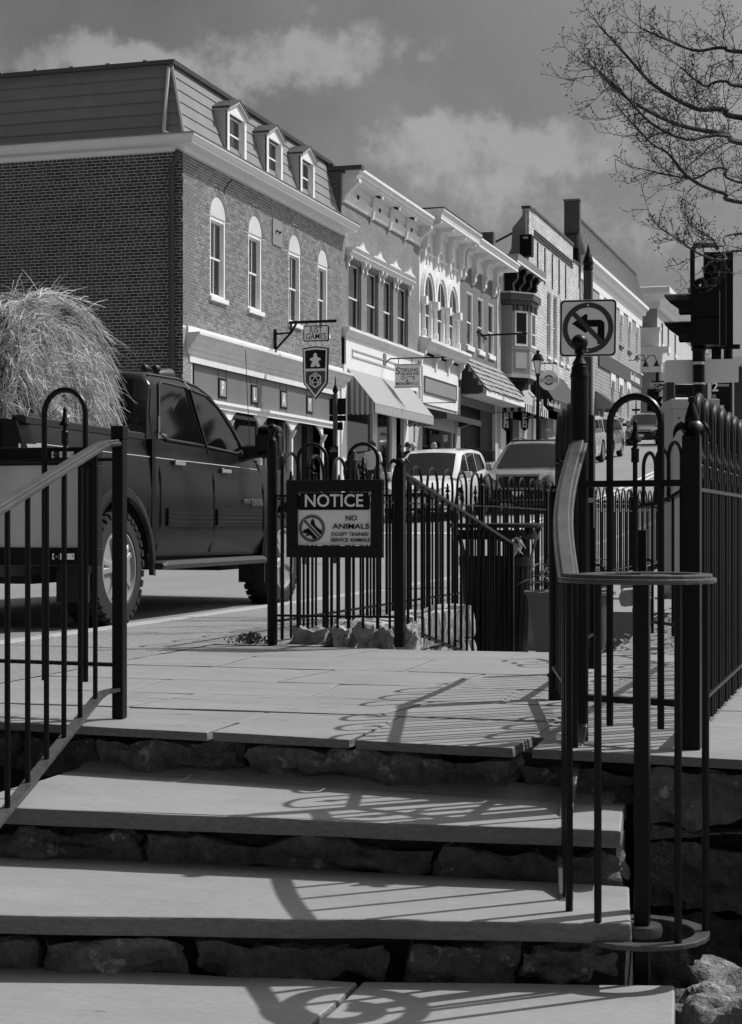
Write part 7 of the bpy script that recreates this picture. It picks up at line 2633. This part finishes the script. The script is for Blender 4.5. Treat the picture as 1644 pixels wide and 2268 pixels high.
# empty bracket on the fourth building
yq, za_ = fx(1058, 737)
zq = fx(1072, 743, X0 + .15)[1]
t = thing('sign_bracket', 'empty black iron sign arm between the white sash windows and the oriel', 'bracket', (X0, yq, zq))
part('wall_bar', MB().tube([(X0 + .04, yq - .1, zq + .1), (X0 + .06, yq + 1.2, zq - .05)], .05, 6), IRONP, t)
part('arm', MB().tube([(X0 + .05, yq + .4, zq), (X0 + 1.75, yq + .4, zq + .03)], .04, 6), IRONP, t)
part('arm_end', MB().lathe([(.02, -.1), (.09, -.04), (.09, .05), (.02, .1)], (X0 + 1.75, yq + .4, zq + .02), 8, 'x').tube([(X0 + 1.75, yq + .4, zq - .05), (X0 + 1.6, yq + .4, zq - .35)], .012, 4), IRONP, t)

# round hanging sign
yq = fx(1189, 823)[0] + .0
yq = 72.6
c_, zc_ = fy(1216, 842, yq)
rr = (fy(1238, 842, yq)[0] - fy(1194, 842, yq)[0]) / 2
t = thing('hanging_sign', 'round pale HATTERWICK hanging sign beside the street lamp', 'sign', (c_, yq, zc_ - rr))
part('disc', MB().lathe([(rr, -.03), (rr, .03)], (c_, yq, zc_), 40, 'y'), SIGNG, t)
part('dark_centre', ring_mb((c_, yq - .034, zc_), .02, rr * .52, 32), SIGNM, t)
part('petal_ring', ring_mb((c_, yq - .036, zc_), rr * .12, rr * .34, 8), SIGNG, t)
part('name_band', MB().box(c_ - rr * .95, c_ + rr * .95, yq - .044, yq - .037, zc_ - rr * .2, zc_ + rr * .2), SIGNG, t)
for zq in (zc_ - rr * .2, zc_ + rr * .2):
    part('band_line', MB().box(c_ - rr * .93, c_ + rr * .93, yq - .047, yq - .0445, zq - .008, zq + .008), MIDGREY, t)
text('lettering', 'HATTERWICK', SIGNM, t, (c_, yq - .048, zc_ - .01), (1, 0, 0), (0, 0, 1), rr * .42, width=rr * 1.78, bold=.02)
za_ = fy(1230, 804, yq)[1]
part('arm', MB().tube([(X0, yq, za_), (c_ + rr * .75, yq, za_)], .03, 6).tube([(c_ - rr * .4, yq, zc_ + rr * .9), (c_ - rr * .4, yq, za_)], .012, 5).tube([(c_ + rr * .4, yq, zc_ + rr * .9), (c_ + rr * .4, yq, za_)], .012, 5), IRONP, t)


def street_lamp(px, ptop, yq, label, base_z, head=1.0, banner=True):
    x_, zt_ = fy(px, ptop, yq)
    t = thing('street_lamp', label, 'street lamp', (x_, yq, base_z), 0, 'black lantern street lamps')
    part('pole', MB().lathe([(.16, base_z), (.16, base_z + .5), (.10, base_z + .6), (.075, base_z + 1.0), (.062, zt_ - 1.0), (.09, zt_ - .98), (.10, zt_ - .92), (.05, zt_ - .90)], (x_, yq, 0), 12), IRONP, t, smooth=True)
    hd = part('lantern_glass', MB().lathe([(.085, zt_ - .88), (.20, zt_ - .40), (.19, zt_ - .40), (.0, zt_ - .41)], (x_, yq, 0), 8), LAMPGL, t)
    part('lantern_roof', MB().lathe([(.25, zt_ - .41), (.24, zt_ - .37), (.20, zt_ - .28), (.15, zt_ - .17), (.08, zt_ - .12), (.05, zt_ - .07), (.09, zt_ - .05), (.06, zt_ - .0), (0, zt_)], (x_, yq, 0), 8), IRONP, t)
    bars = MB()
    for k in range(4):
        a = PI / 4 + k * PI / 2
        bars.tube([(x_ + .09 * math.cos(a), yq + .09 * math.sin(a), zt_ - .9), (x_ + .21 * math.cos(a), yq + .21 * math.sin(a), zt_ - .4)], .012, 4)
    part('lantern_bars', bars, IRONP, t)
    if banner:
        for s_ in (-1, 1):
            part('banner', MB().box(x_ + s_ * .16 - .045, x_ + s_ * .16 + .045, yq - .01, yq + .01, fy(px, 914, yq)[1], fy(px, 885, yq)[1]), WHITEOLD, t, bevel=.006)
        part('bracket', MB().box(x_ - .22, x_ + .22, yq - .015, yq + .015, fy(px, 880, yq)[1], fy(px, 878, yq)[1]), IRONP, t)
    return t


street_lamp(1191.5, 776, 65.2, 'black lantern street lamp with pale banners beside the round hanging sign', rz(65) + .1)
x_, zt_ = fy(1409, 868, 101)
t = thing('street_lamp', 'slender distant black lamp post with a spike above the farthest car', 'street lamp', (x_, 101, rz(101)), 0, 'black lantern street lamps')
part('pole', MB().lathe([(.12, rz(101)), (.09, zt_ - 2.0), (.05, zt_ - 1.2), (.03, zt_ - .6), (.0, zt_)], (x_, 101, 0), 8), IRONP, t)
part('cross_arm', MB().box(x_ - .24, x_ + .24, 100.95, 101.05, zt_ - 1.12, zt_ - 1.0).box(x_ - .24, x_ + .24, 100.95, 101.05, zt_ - 1.75, zt_ - 1.65), IRONP, t)


def signal_head(mb, c, ax, sections, s=.36, dep=.22, hood=.3, up=Vector((0, 0, 1))):
    """housing facing along ax (unit vector in plan) with hooded sections; c is the top centre of the face"""
    ax = Vector((ax[0], ax[1], 0)).normalized()
    sd = Vector((-ax.y, ax.x, 0))
    for k in range(sections):
        cc_ = Vector(c) - up * (s * (k + .5))
        mb.obox(cc_ - ax * dep / 2, ax * dep / 2, sd * s * .48, up * s * .485)
        n = 9
        r = s * .42
        rings = []
        for (f, d) in ((0, 0), (1, hood)):
            ring = []
            for q in range(n):
                g = math.radians(-50 + 280 * q / (n - 1))
                dd = d * (1.0 if q in (3, 4, 5) else .8 if q in (2, 6) else .45)
                ring.append(cc_ + ax * dd + sd * r * math.cos(g) + up * r * math.sin(g))
            rings.append(ring)
        mb.loft(rings)
        rings2 = [[p - (p - cc_ - ax * (p - cc_).dot(ax)) * .03 for p in rg] for rg in rings]
        mb.loft(rings2)
    return mb


# near traffic signal with two hooded sections facing left
YQ = 21.9
D_ = 22.0
cpole = fd(1548, 800, D_)
xq, yq = cpole.x, cpole.y
zz = lambda py: CAMH + (1155 - py) / 3795 * D_
t = thing('traffic_signal', 'black traffic signal on a pole at right with two hooded lamps facing left', 'traffic signal', (xq, yq, rz(22)))
part('pole', MB().lathe([(.075, rz(22)), (.075, zz(800)), (.082, zz(800)), (.082, zz(765)), (.055, zz(763))], (xq, yq, 0), 14), IRONP, t, smooth=True)
lat = Vector((CT, ST, 0))
fwd = Vector((-ST, CT, 0))
top_ = Vector((xq, yq, zz(645))) + lat * ((1531 - 1548) / 3795 * D_)
hd = MB()
signal_head(hd, top_, -lat * .97 + fwd * .22, 2, .355, .36, .34)
part('head', hd, SIGNK, t)
part('head_cap', MB().obox(top_ + lat * .1 + Vector((0, 0, .02)), lat * .12, fwd * .1, (0, 0, .03)), SIGNK, t)
part('bracket_pipe', MB().tube([Vector((xq, yq, zz(640))) + lat * e for e in (-.08,)] + [Vector((xq, yq, zz(py))) + lat * ((px - 1548) / 3795 * D_) for (px, py) in ((1534, 600), (1534, 552), (1540, 544), (1585, 543), (1590, 553))], .032, 8), IRONP, t, smooth=True)
part('pipe_elbow', MB().tube([Vector((xq, yq, zz(py))) + lat * ((px - 1548) / 3795 * D_) for (px, py) in ((1540, 634), (1546, 624), (1556, 620), (1560, 626), (1560, 645))], .04, 8), IRONP, t, smooth=True)
part('pole_clamp', MB().lathe([(.085, zz(808)), (.085, zz(802))], (xq, yq, 0), 12).lathe([(.085, zz(852)), (.085, zz(848))], (xq, yq, 0), 12), CHROME, t)
part('pole_cap', MB().lathe([(.05, zz(785)), (.10, zz(775)), (.09, zz(765)), (.04, zz(758))], (xq, yq, 0), 10), IRONP, t)
# second head with back plate, at the frame edge
D2 = 22.6
zz2 = lambda py: CAMH + (1155 - py) / 3795 * D2
c2 = fd(1588, 558, D2)
t = thing('traffic_signal', 'tall dark traffic signal back plate at the right edge of the view', 'traffic signal', (c2.x, c2.y, zz2(775)))
pl = MB()
hw_ = 30 / 3795 * D2
pl.prism([c2 + lat * a + Vector((0, 0, b)) for (a, b) in ((-hw_ * .95, 0), (hw_ * 1.2, 0), (hw_ * 1.2, -1.28), (-hw_ * .9, -1.28))], fwd * .02)
part('back_plate', pl, SIGNK, t)
part('housing', MB().obox(c2 + Vector((0, 0, -.66)) - fwd * .1, lat * .085, fwd * .11, (0, 0, .60)), SIGNK, t, bevel=.02)
hd = MB()
signal_head(hd, c2 + fwd * .03 + Vector((0, 0, -.05)), fwd, 3, .36, .06, .28)
part('head', hd, SIGNK, t)
part('mount', MB().box(c2.x - .06, c2.x + .06, c2.y - .1, c2.y, zz2(830), zz2(770)), IRONP, t)
part('mount_arm', MB().obox(Vector((c2.x, c2.y, zz2(768))), lat * .3, fwd * .03, (0, 0, .03)), IRONP, t)
part('pole', MB().lathe([(.06, rz(22)), (.06, zz2(560))], (c2.x + .12, c2.y + .3, 0), 10), IRONP, t)
# sign back strapped to the pole
t = thing('road_sign', 'plain grey aluminium back of a large sign strapped to the traffic signal pole', 'sign', (xq, yq, zz(850)))
pts = [Vector((xq, yq, zz(py))) + lat * ((px - 1548) / 3795 * D_) + fwd * .10 for (px, py) in ((1476, 800), (1480, 796), (1640, 793), (1640, 845), (1474, 851))]
part('plate', MB().prism(pts, fwd * .004), SIGNBACK, t)
# pedestrian signal housing and dark plates
c3 = fd(1481, 848, 21.2)
t = thing('pedestrian_signal', 'black box of a pedestrian signal strapped beside the cabinet', 'traffic signal', (c3.x, c3.y, CAMH + (1155 - 928) / 3795 * 21.2))
hz = 79 / 3795 * 21.2
part('housing', MB().obox(c3 - Vector((0, 0, hz / 2)), lat * .048, fwd * .14, (0, 0, hz / 2)), M('signal_housing_grey', .02, .5), t, bevel=.01)
part('strap', MB().obox(c3 + lat * .06 - Vector((0, 0, hz / 2)), lat * .012, fwd * .05, (0, 0, hz / 2)), GALV, t)
part('mount', MB().obox(c3 + lat * .1 + Vector((0, 0, -.12)), lat * .12, fwd * .02, (0, 0, .03)), IRONP, t)
part('mount', MB().obox(c3 + lat * .1 + Vector((0, 0, -hz + .1)), lat * .12, fwd * .02, (0, 0, .03)), IRONP, t)
c4 = fd(1518, 866, 22.6)
single('sign_plate', MB().obox(c4, lat * .145, fwd * .006, (0, 0, .085)), SIGNK, 'dark blank plate on the pole between sign back and cabinet', 'sign', tuple(c4))
c5 = fd(1596, 872, 22.3)
t = thing('route_sign', 'black plate with a white 2 at the right edge above the cabinet', 'sign', tuple(c5))
part('plate', MB().obox(c5, lat * .115, fwd * .004, (0, 0, .15)), SIGNK, t)
text('numeral', '2', WHITE, t, c5 - lat * .07 - fwd * .006 + Vector((0, 0, .085)), lat, (0, 0, 1), .17, bold=.02)
part('print_line', MB().obox(c5 + lat * .04 - fwd * .006 + Vector((0, 0, .11)), lat * .07, fwd * .001, (0, 0, .015)), MIDGREY, t)
part('side_label', MB().obox(c5 - lat * .085 - fwd * .006 - Vector((0, 0, .08)), lat * .025, fwd * .001, (0, 0, .07)), MIDGREY, t)
# utility cabinet
DC = 17.2
a_ = fd(1488, 884, DC)
wC = (1588 - 1488) / 3795 * DC
zt_, zb_ = a_.z, -.1
t = thing('utility_cabinet', 'grey metal utility cabinet with overhanging lid behind the hoop fence', 'cabinet', (a_.x + .3, a_.y + .2, -.1))
o_ = Vector((a_.x, a_.y, 0))
part('case', MB().prism([o_ + lat * .008 + Vector((0, 0, zb_)), o_ + lat * wC + Vector((0, 0, zb_)), o_ + lat * wC + fwd * .5 + Vector((0, 0, zb_)), o_ + lat * .008 + fwd * .5 + Vector((0, 0, zb_))], (0, 0, zt_ - .09 - zb_)), CABIN, t, bevel=.006)
part('lid', MB().prism([o_ - lat * .012 - fwd * .03 + Vector((0, 0, zt_ - .09)), o_ + lat * (wC + .02) - fwd * .03 + Vector((0, 0, zt_ - .09)), o_ + lat * (wC + .02) + fwd * .53 + Vector((0, 0, zt_ - .09)), o_ - lat * .012 + fwd * .53 + Vector((0, 0, zt_ - .09))], (0, 0, .09)), CABIN, t, bevel=.008)
part('door_joint', MB().obox(o_ + lat * .2 + Vector((0, 0, zt_ - .62)) - fwd * .003, lat * .06, fwd * .003, (0, 0, .004)).obox(o_ + lat * .16 + Vector((0, 0, zt_ - .98)) - fwd * .003, lat * .10, fwd * .003, (0, 0, .004)), SIGNM, t)
for (u, v) in ((.07, .19), (.082, .19), (.16, .74), (.15, .765), (.165, .775), (.185, .73)):
    part('rivet', MB().lathe([(.008, -.006), (.008, 0), (0, .0)], o_ + lat * u + Vector((0, 0, zt_ - v)) - fwd * .002, 6, 'y'), SIGNM, t)
part('plinth', MB().obox(o_ + lat * wC / 2 + fwd * .25 + Vector((0, 0, -.12)), lat * (wC / 2 + .05), fwd * .3, (0, 0, .08)), CONC, t)
# distant signals and the Corner sign
DF = 100.
cF = fd(1462, 885, DF)
t = thing('traffic_signal', 'distant cluster of black traffic signals below the Corner sign', 'traffic signal', (cF.x, cF.y, rz(cF.y)))
part('pole', MB().lathe([(.12, rz(cF.y) - .5), (.10, cF.z + 1.6)], (cF.x - .15, cF.y, 0), 8), IRONP, t)
hd = MB()
signal_head(hd, fd(1450, 862, DF), lat, 3, .44, .45, .4)
signal_head(hd, fd(1458, 878, DF - .5), lat * .4 - fwd, 3, .36, .25, .3)
part('head', hd, SIGNK, t)
part('arm', MB().tube([fd(1443, 845, DF), fd(1485, 845, DF)], .05, 6).tube([fd(1455, 880, DF), fd(1480, 880, DF)], .05, 6), IRONP, t)
cS = fd(1468, 857, 98)
t = thing('street_sign', 'dark distant hanging sign reading Corner beside the far signals', 'sign', tuple(cS))
part('board', MB().obox(cS, lat * .46, fwd * .02, (0, 0, .16)), SIGNK, t)
text('lettering', 'Corner', WHITE, t, cS - fwd * .03, lat, (0, 0, 1), .34, width=.86, bold=.02)
cS = fd(1452, 852, 98.5)
single('street_sign', MB().obox(cS, lat * .34, fwd * .02, (0, 0, .13)), PALEGREY, 'pale blank distant sign left of the Corner sign', 'sign', tuple(cS))

# ------------------------------------------------------------ people
def person(label, x, y, z0, H, facing, top_m, leg_m, hair_m, bun=False, skin=SKIN, longhair=0., lean=0.):
    """one continuous skinned body; facing is the yaw of the face (0 = towards +y)"""
    t = thing('person', label, 'person', (x, y, z0), facing, 'people on the far pavement')
    k = H / 1.75
    V = [((0, 0, .95), .145), ((0, .01, 1.10), .125), ((0, -.01 + lean, 1.30), .15), ((0, -.01 + lean * 1.3, 1.45), .075), ((0, .01 + lean * 1.5, 1.53), .055), ((0, .025 + lean * 1.6, 1.62), .085), ((0, .03 + lean * 1.6, 1.70), .07),
         ((.11, 0, .90), .10), ((.11, .03, .50), .065), ((.11, -.01, .09), .048), ((.115, .12, .035), .04),
         ((-.11, 0, .90), .10), ((-.11, -.06, .50), .065), ((-.11, -.12, .10), .048), ((-.115, -.0, .035), .04),
         ((.19, -.01 + lean, 1.40), .068), ((.245, -.03 + lean, 1.13), .048), ((.235, .08 + lean, .90), .036), ((.23, .12 + lean, .80), .034),
         ((-.19, -.01 + lean, 1.40), .068), ((-.245, -.03 + lean, 1.13), .048), ((-.235, .06 + lean, .90), .036), ((-.23, .10 + lean, .80), .034)]
    E_ = [(0, 1), (1, 2), (2, 3), (3, 4), (4, 5), (5, 6), (0, 7), (7, 8), (8, 9), (9, 10), (0, 11), (11, 12), (12, 13), (13, 14), (2, 15), (15, 16), (16, 17), (17, 18), (2, 19), (19, 20), (20, 21), (21, 22)]
    me = bpy.data.meshes.new('tmp')
    me.from_pydata([tuple(c * k for c in p) for p, _ in V], E_, [])
    ob = bpy.data.objects.new('tmp_body', me)
    COL.objects.link(ob)
    sk = ob.modifiers.new('s', 'SKIN')
    sv = me.skin_vertices[0].data
    for i, (_, r) in enumerate(V):
        sv[i].radius = (r * k * (1.2 if i in (1, 2) else 1), r * k)
        sv[i].use_root = (i == 0)
    ss = ob.modifiers.new('u', 'SUBSURF')
    ss.levels = ss.render_levels = 2
    dg = bpy.context.evaluated_depsgraph_get()
    dg.update()
    m2 = bpy.data.meshes.new_from_object(ob.evaluated_get(dg))
    bpy.data.objects.remove(ob)
    m2.name = 'body'
    m2.materials.clear()
    for m_ in (skin, top_m, leg_m):
        m2.materials.append(m_)
    for p in m2.polygons:
        z, x_ = p.center.z / k, abs(p.center.x) / k
        p.material_index = 0 if (z > 1.49 or (x_ > .18 and z < 1.0)) else (1 if z > .93 else 2)
        p.use_smooth = True
    link('body', m2, t)
    hc = Vector((0, .022 + lean * 1.6, 1.655)) * k
    pr = [(.098 * math.sin(a * PI / 14) * k, -.115 * math.cos(a * PI / 14) * k) for a in range(5, 15)]
    hm = MB().lathe(pr, hc + Vector((0, -.018, .02)), 14)
    if longhair:
        hm.lathe([(.07 * k, -longhair), (.085 * k, -.06), (.09 * k, .03)], hc + Vector((0, -.045, 0)), 10)
    if bun:
        hm.lathe([(.055 * math.sin(a * PI / 8), -.06 * math.cos(a * PI / 8)) for a in range(9)], hc + Vector((.02, -.10, .07)), 10)
    part('hair', hm, hair_m, t, smooth=True, local=True)
    part('nose', MB().lathe([(.016, -.02), (.012, .0), (.004, .02)], hc + Vector((0, .095, -.03)), 6), skin, t, local=True)
    for e in (-1, 1):
        part('ear', MB().lathe([(.022 * math.sin(a * PI / 6), -.03 * math.cos(a * PI / 6)) for a in range(7)], hc + Vector((e * .085, .0, -.02)), 6), skin, t, local=True)
        part('eye', MB().lathe([(.012 * math.sin(a * PI / 5), -.012 * math.cos(a * PI / 5)) for a in range(6)], hc + Vector((e * .032, .082, .0)), 6), HAIRD, t, local=True)
    return t


def put(px, ptop, x0, label, *a, **kw):
    y, zt_ = fx(px, ptop, x0)
    zg = rz(y) + (.14 if x0 < -13 else .02)
    H = clamp(zt_ - zg, 1.5, 1.85)
    return person(label, x0, y, zg, H, *a, **kw)


put(826, 978, -13.5, 'dark haired person in a white shirt walking away under the striped awning', .15, CLOTHW, CLOTHD, HAIRD)
put(903, 981, -13.35, 'person in a dark jacket left of the white haired person', .1, CLOTHD, CLOTHD, HAIRD)
put(915, 983, -13.2, 'white haired person in a grey jacket beside the white SUV', .1, CLOTHG, CLOTHD, HAIRL)
put(961, 983, -13.0, 'person with pale hair tied up in a dark top', .3, CLOTHD, CLOTHD, HAIRL, bun=True)
put(781, 1006, -13.3, 'small dark figure with long dark hair under the left of the awning', .2, CLOTHD, CLOTHD, HAIRD, longhair=.25)
put(1325, 913, -14.0, 'distant person in dark clothes by the pale brick wall', -1.2, CLOTHD, CLOTHD, HAIRD)
put(1356, 917, -14.2, 'distant person second from the left above the silver SUV', 2.6, CLOTHG, CLOTHD, HAIRD)

# ------------------------------------------------------------ bare tree reaching in from the right
tree = thing('bare_tree', 'bare budding tree whose twigs reach in at the upper right', 'tree', (3.1, 13.2, -.05))
BASE = Vector((3.1, 13.2, -.1))
lim, twg = MB(), MB()


def limb(pts, r0, r1, mb=None, n=6):
    m = len(pts)
    (mb or lim).tube(pts, [lerp(r0, r1, i / (m - 1)) for i in range(m)], n)


def curve(ctrl, k=6):
    out = []
    P = [ctrl[0]] + list(ctrl) + [ctrl[-1]]
    for i in range(1, len(P) - 2):
        for q in range(k):
            t_ = q / k
            a, b, c, d = P[i - 1], P[i], P[i + 1], P[i + 2]
            out.append(.5 * ((2 * b) + (c - a) * t_ + (2 * a - 5 * b + 4 * c - d) * t_ ** 2 + (3 * b - a - 3 * c + d) * t_ ** 3))
    out.append(P[-2])
    return out


def twig(p, d, ln, r, depth):
    seg = 4
    pts = [p]
    q = Vector(p)
    dd = d.normalized()
    for i in range(seg):
        dd = (dd + Vector((random.gauss(0, .16), random.gauss(0, .16), random.gauss(.05, .16)))).normalized()
        q = q + dd * ln / seg
        pts.append(q.copy())
    twg.tube(pts, [lerp(r, r * .5, i / seg) for i in range(seg + 1)], 4, False)
    e = pts[-1]
    if depth == 0:
        twg.obox(e, dd * .0055, dd.orthogonal().normalized() * .0026, dd.cross(dd.orthogonal()).normalized() * .0026)
        return
    for i in range(1, seg + 1):
        for _ in range(1 if i < seg else 2):
            if random.random() < (.74 if i < seg else .95):
                side = Vector((random.gauss(0, .75), random.gauss(0, .5), random.gauss(.12, .7)))
                twig(pts[i], dd * random.uniform(.35, .9) + side * .75, ln * random.uniform(.30, .58), r * .62, depth - 1)


part('trunk', MB().tube(curve([BASE, BASE + Vector((.05, 0, 1.2)), BASE + Vector((-.05, -.1, 2.4)), BASE + Vector((.05, -.1, 4.4)), BASE + Vector((-.1, 0, 6.6))], 5), [lerp(.17, .05, i / 20) for i in range(21)], 10), BARK, tree, smooth=True)
LIMBS = [([(1760, 330, 13.2), (1603, 297, 13.0), (1500, 275, 12.9), (1400, 225, 12.8), (1330, 165, 12.7)], .034, .007),
         ([(1760, 330, 13.2), (1603, 300, 12.6), (1520, 308, 12.4), (1440, 270, 12.2), (1370, 195, 12.0), (1318, 150, 12.0)], .022, .005),
         ([(1740, 270, 13.3), (1603, 243, 13.4), (1540, 240, 13.4), (1450, 190, 13.5), (1385, 120, 13.6), (1330, 60, 13.7)], .032, .008),
         ([(1740, 460, 13.1), (1603, 428, 12.8), (1530, 396, 12.6), (1480, 340, 12.5), (1440, 315, 12.4), (1375, 245, 12.3)], .022, .005),
         ([(1740, 120, 13.6), (1603, 106, 13.8), (1540, 112, 13.9), (1470, 85, 14.0), (1420, 62, 14.1)], .022, .006),
         ([(1740, 420, 13.2), (1603, 372, 13.0), (1540, 395, 12.9), (1470, 385, 12.8), (1440, 378, 12.8)], .014, .004),
         ([(1740, 560, 13.1), (1603, 575, 12.4), (1555, 565, 12.2), (1515, 540, 12.0), (1474, 513, 11.9)], .013, .004),
         ([(1740, 520, 13.2), (1603, 545, 12.2), (1580, 530, 12.1), (1550, 512, 12.0)], .012, .004),
         ([(1760, 200, 13.6), (1603, 180, 13.6), (1560, 190, 13.6), (1510, 150, 13.6)], .02, .006),
         ]
root = {}
for li, (ctrl, r0, r1) in enumerate(LIMBS):
    pts = [fd(*c) for c in ctrl]
    h_ = max(.8, min(6.2, pts[0].z - .5))
    start = BASE + Vector((0, 0, h_))
    cv = curve([start] + pts, 7)
    limb(cv, r0 * .85, r1)
    L = len(cv)
    for i in range(7, L):
        f = (i - 7) / (L - 7)
        d = (cv[min(i + 1, L - 1)] - cv[i - 1]).normalized()
        nt = 1
        for _ in range(nt):
            if random.random() < (.85 if li < 5 or li == 8 else .5):
                sd = Vector((random.gauss(-.15, .6), random.gauss(0, .5), random.gauss(.22, .7)))
                twig(cv[i], d * .6 + sd * .8, random.uniform(.14, .33) * (1.15 - .4 * f), .0036, 2)
    twig(cv[-1], cv[-1] - cv[-2], .28, .004, 2)
part('limbs', lim, BARK, tree, smooth=True, fix=False)
o = part('twigs', twg, BARK, tree, fix=False, kind='stuff')
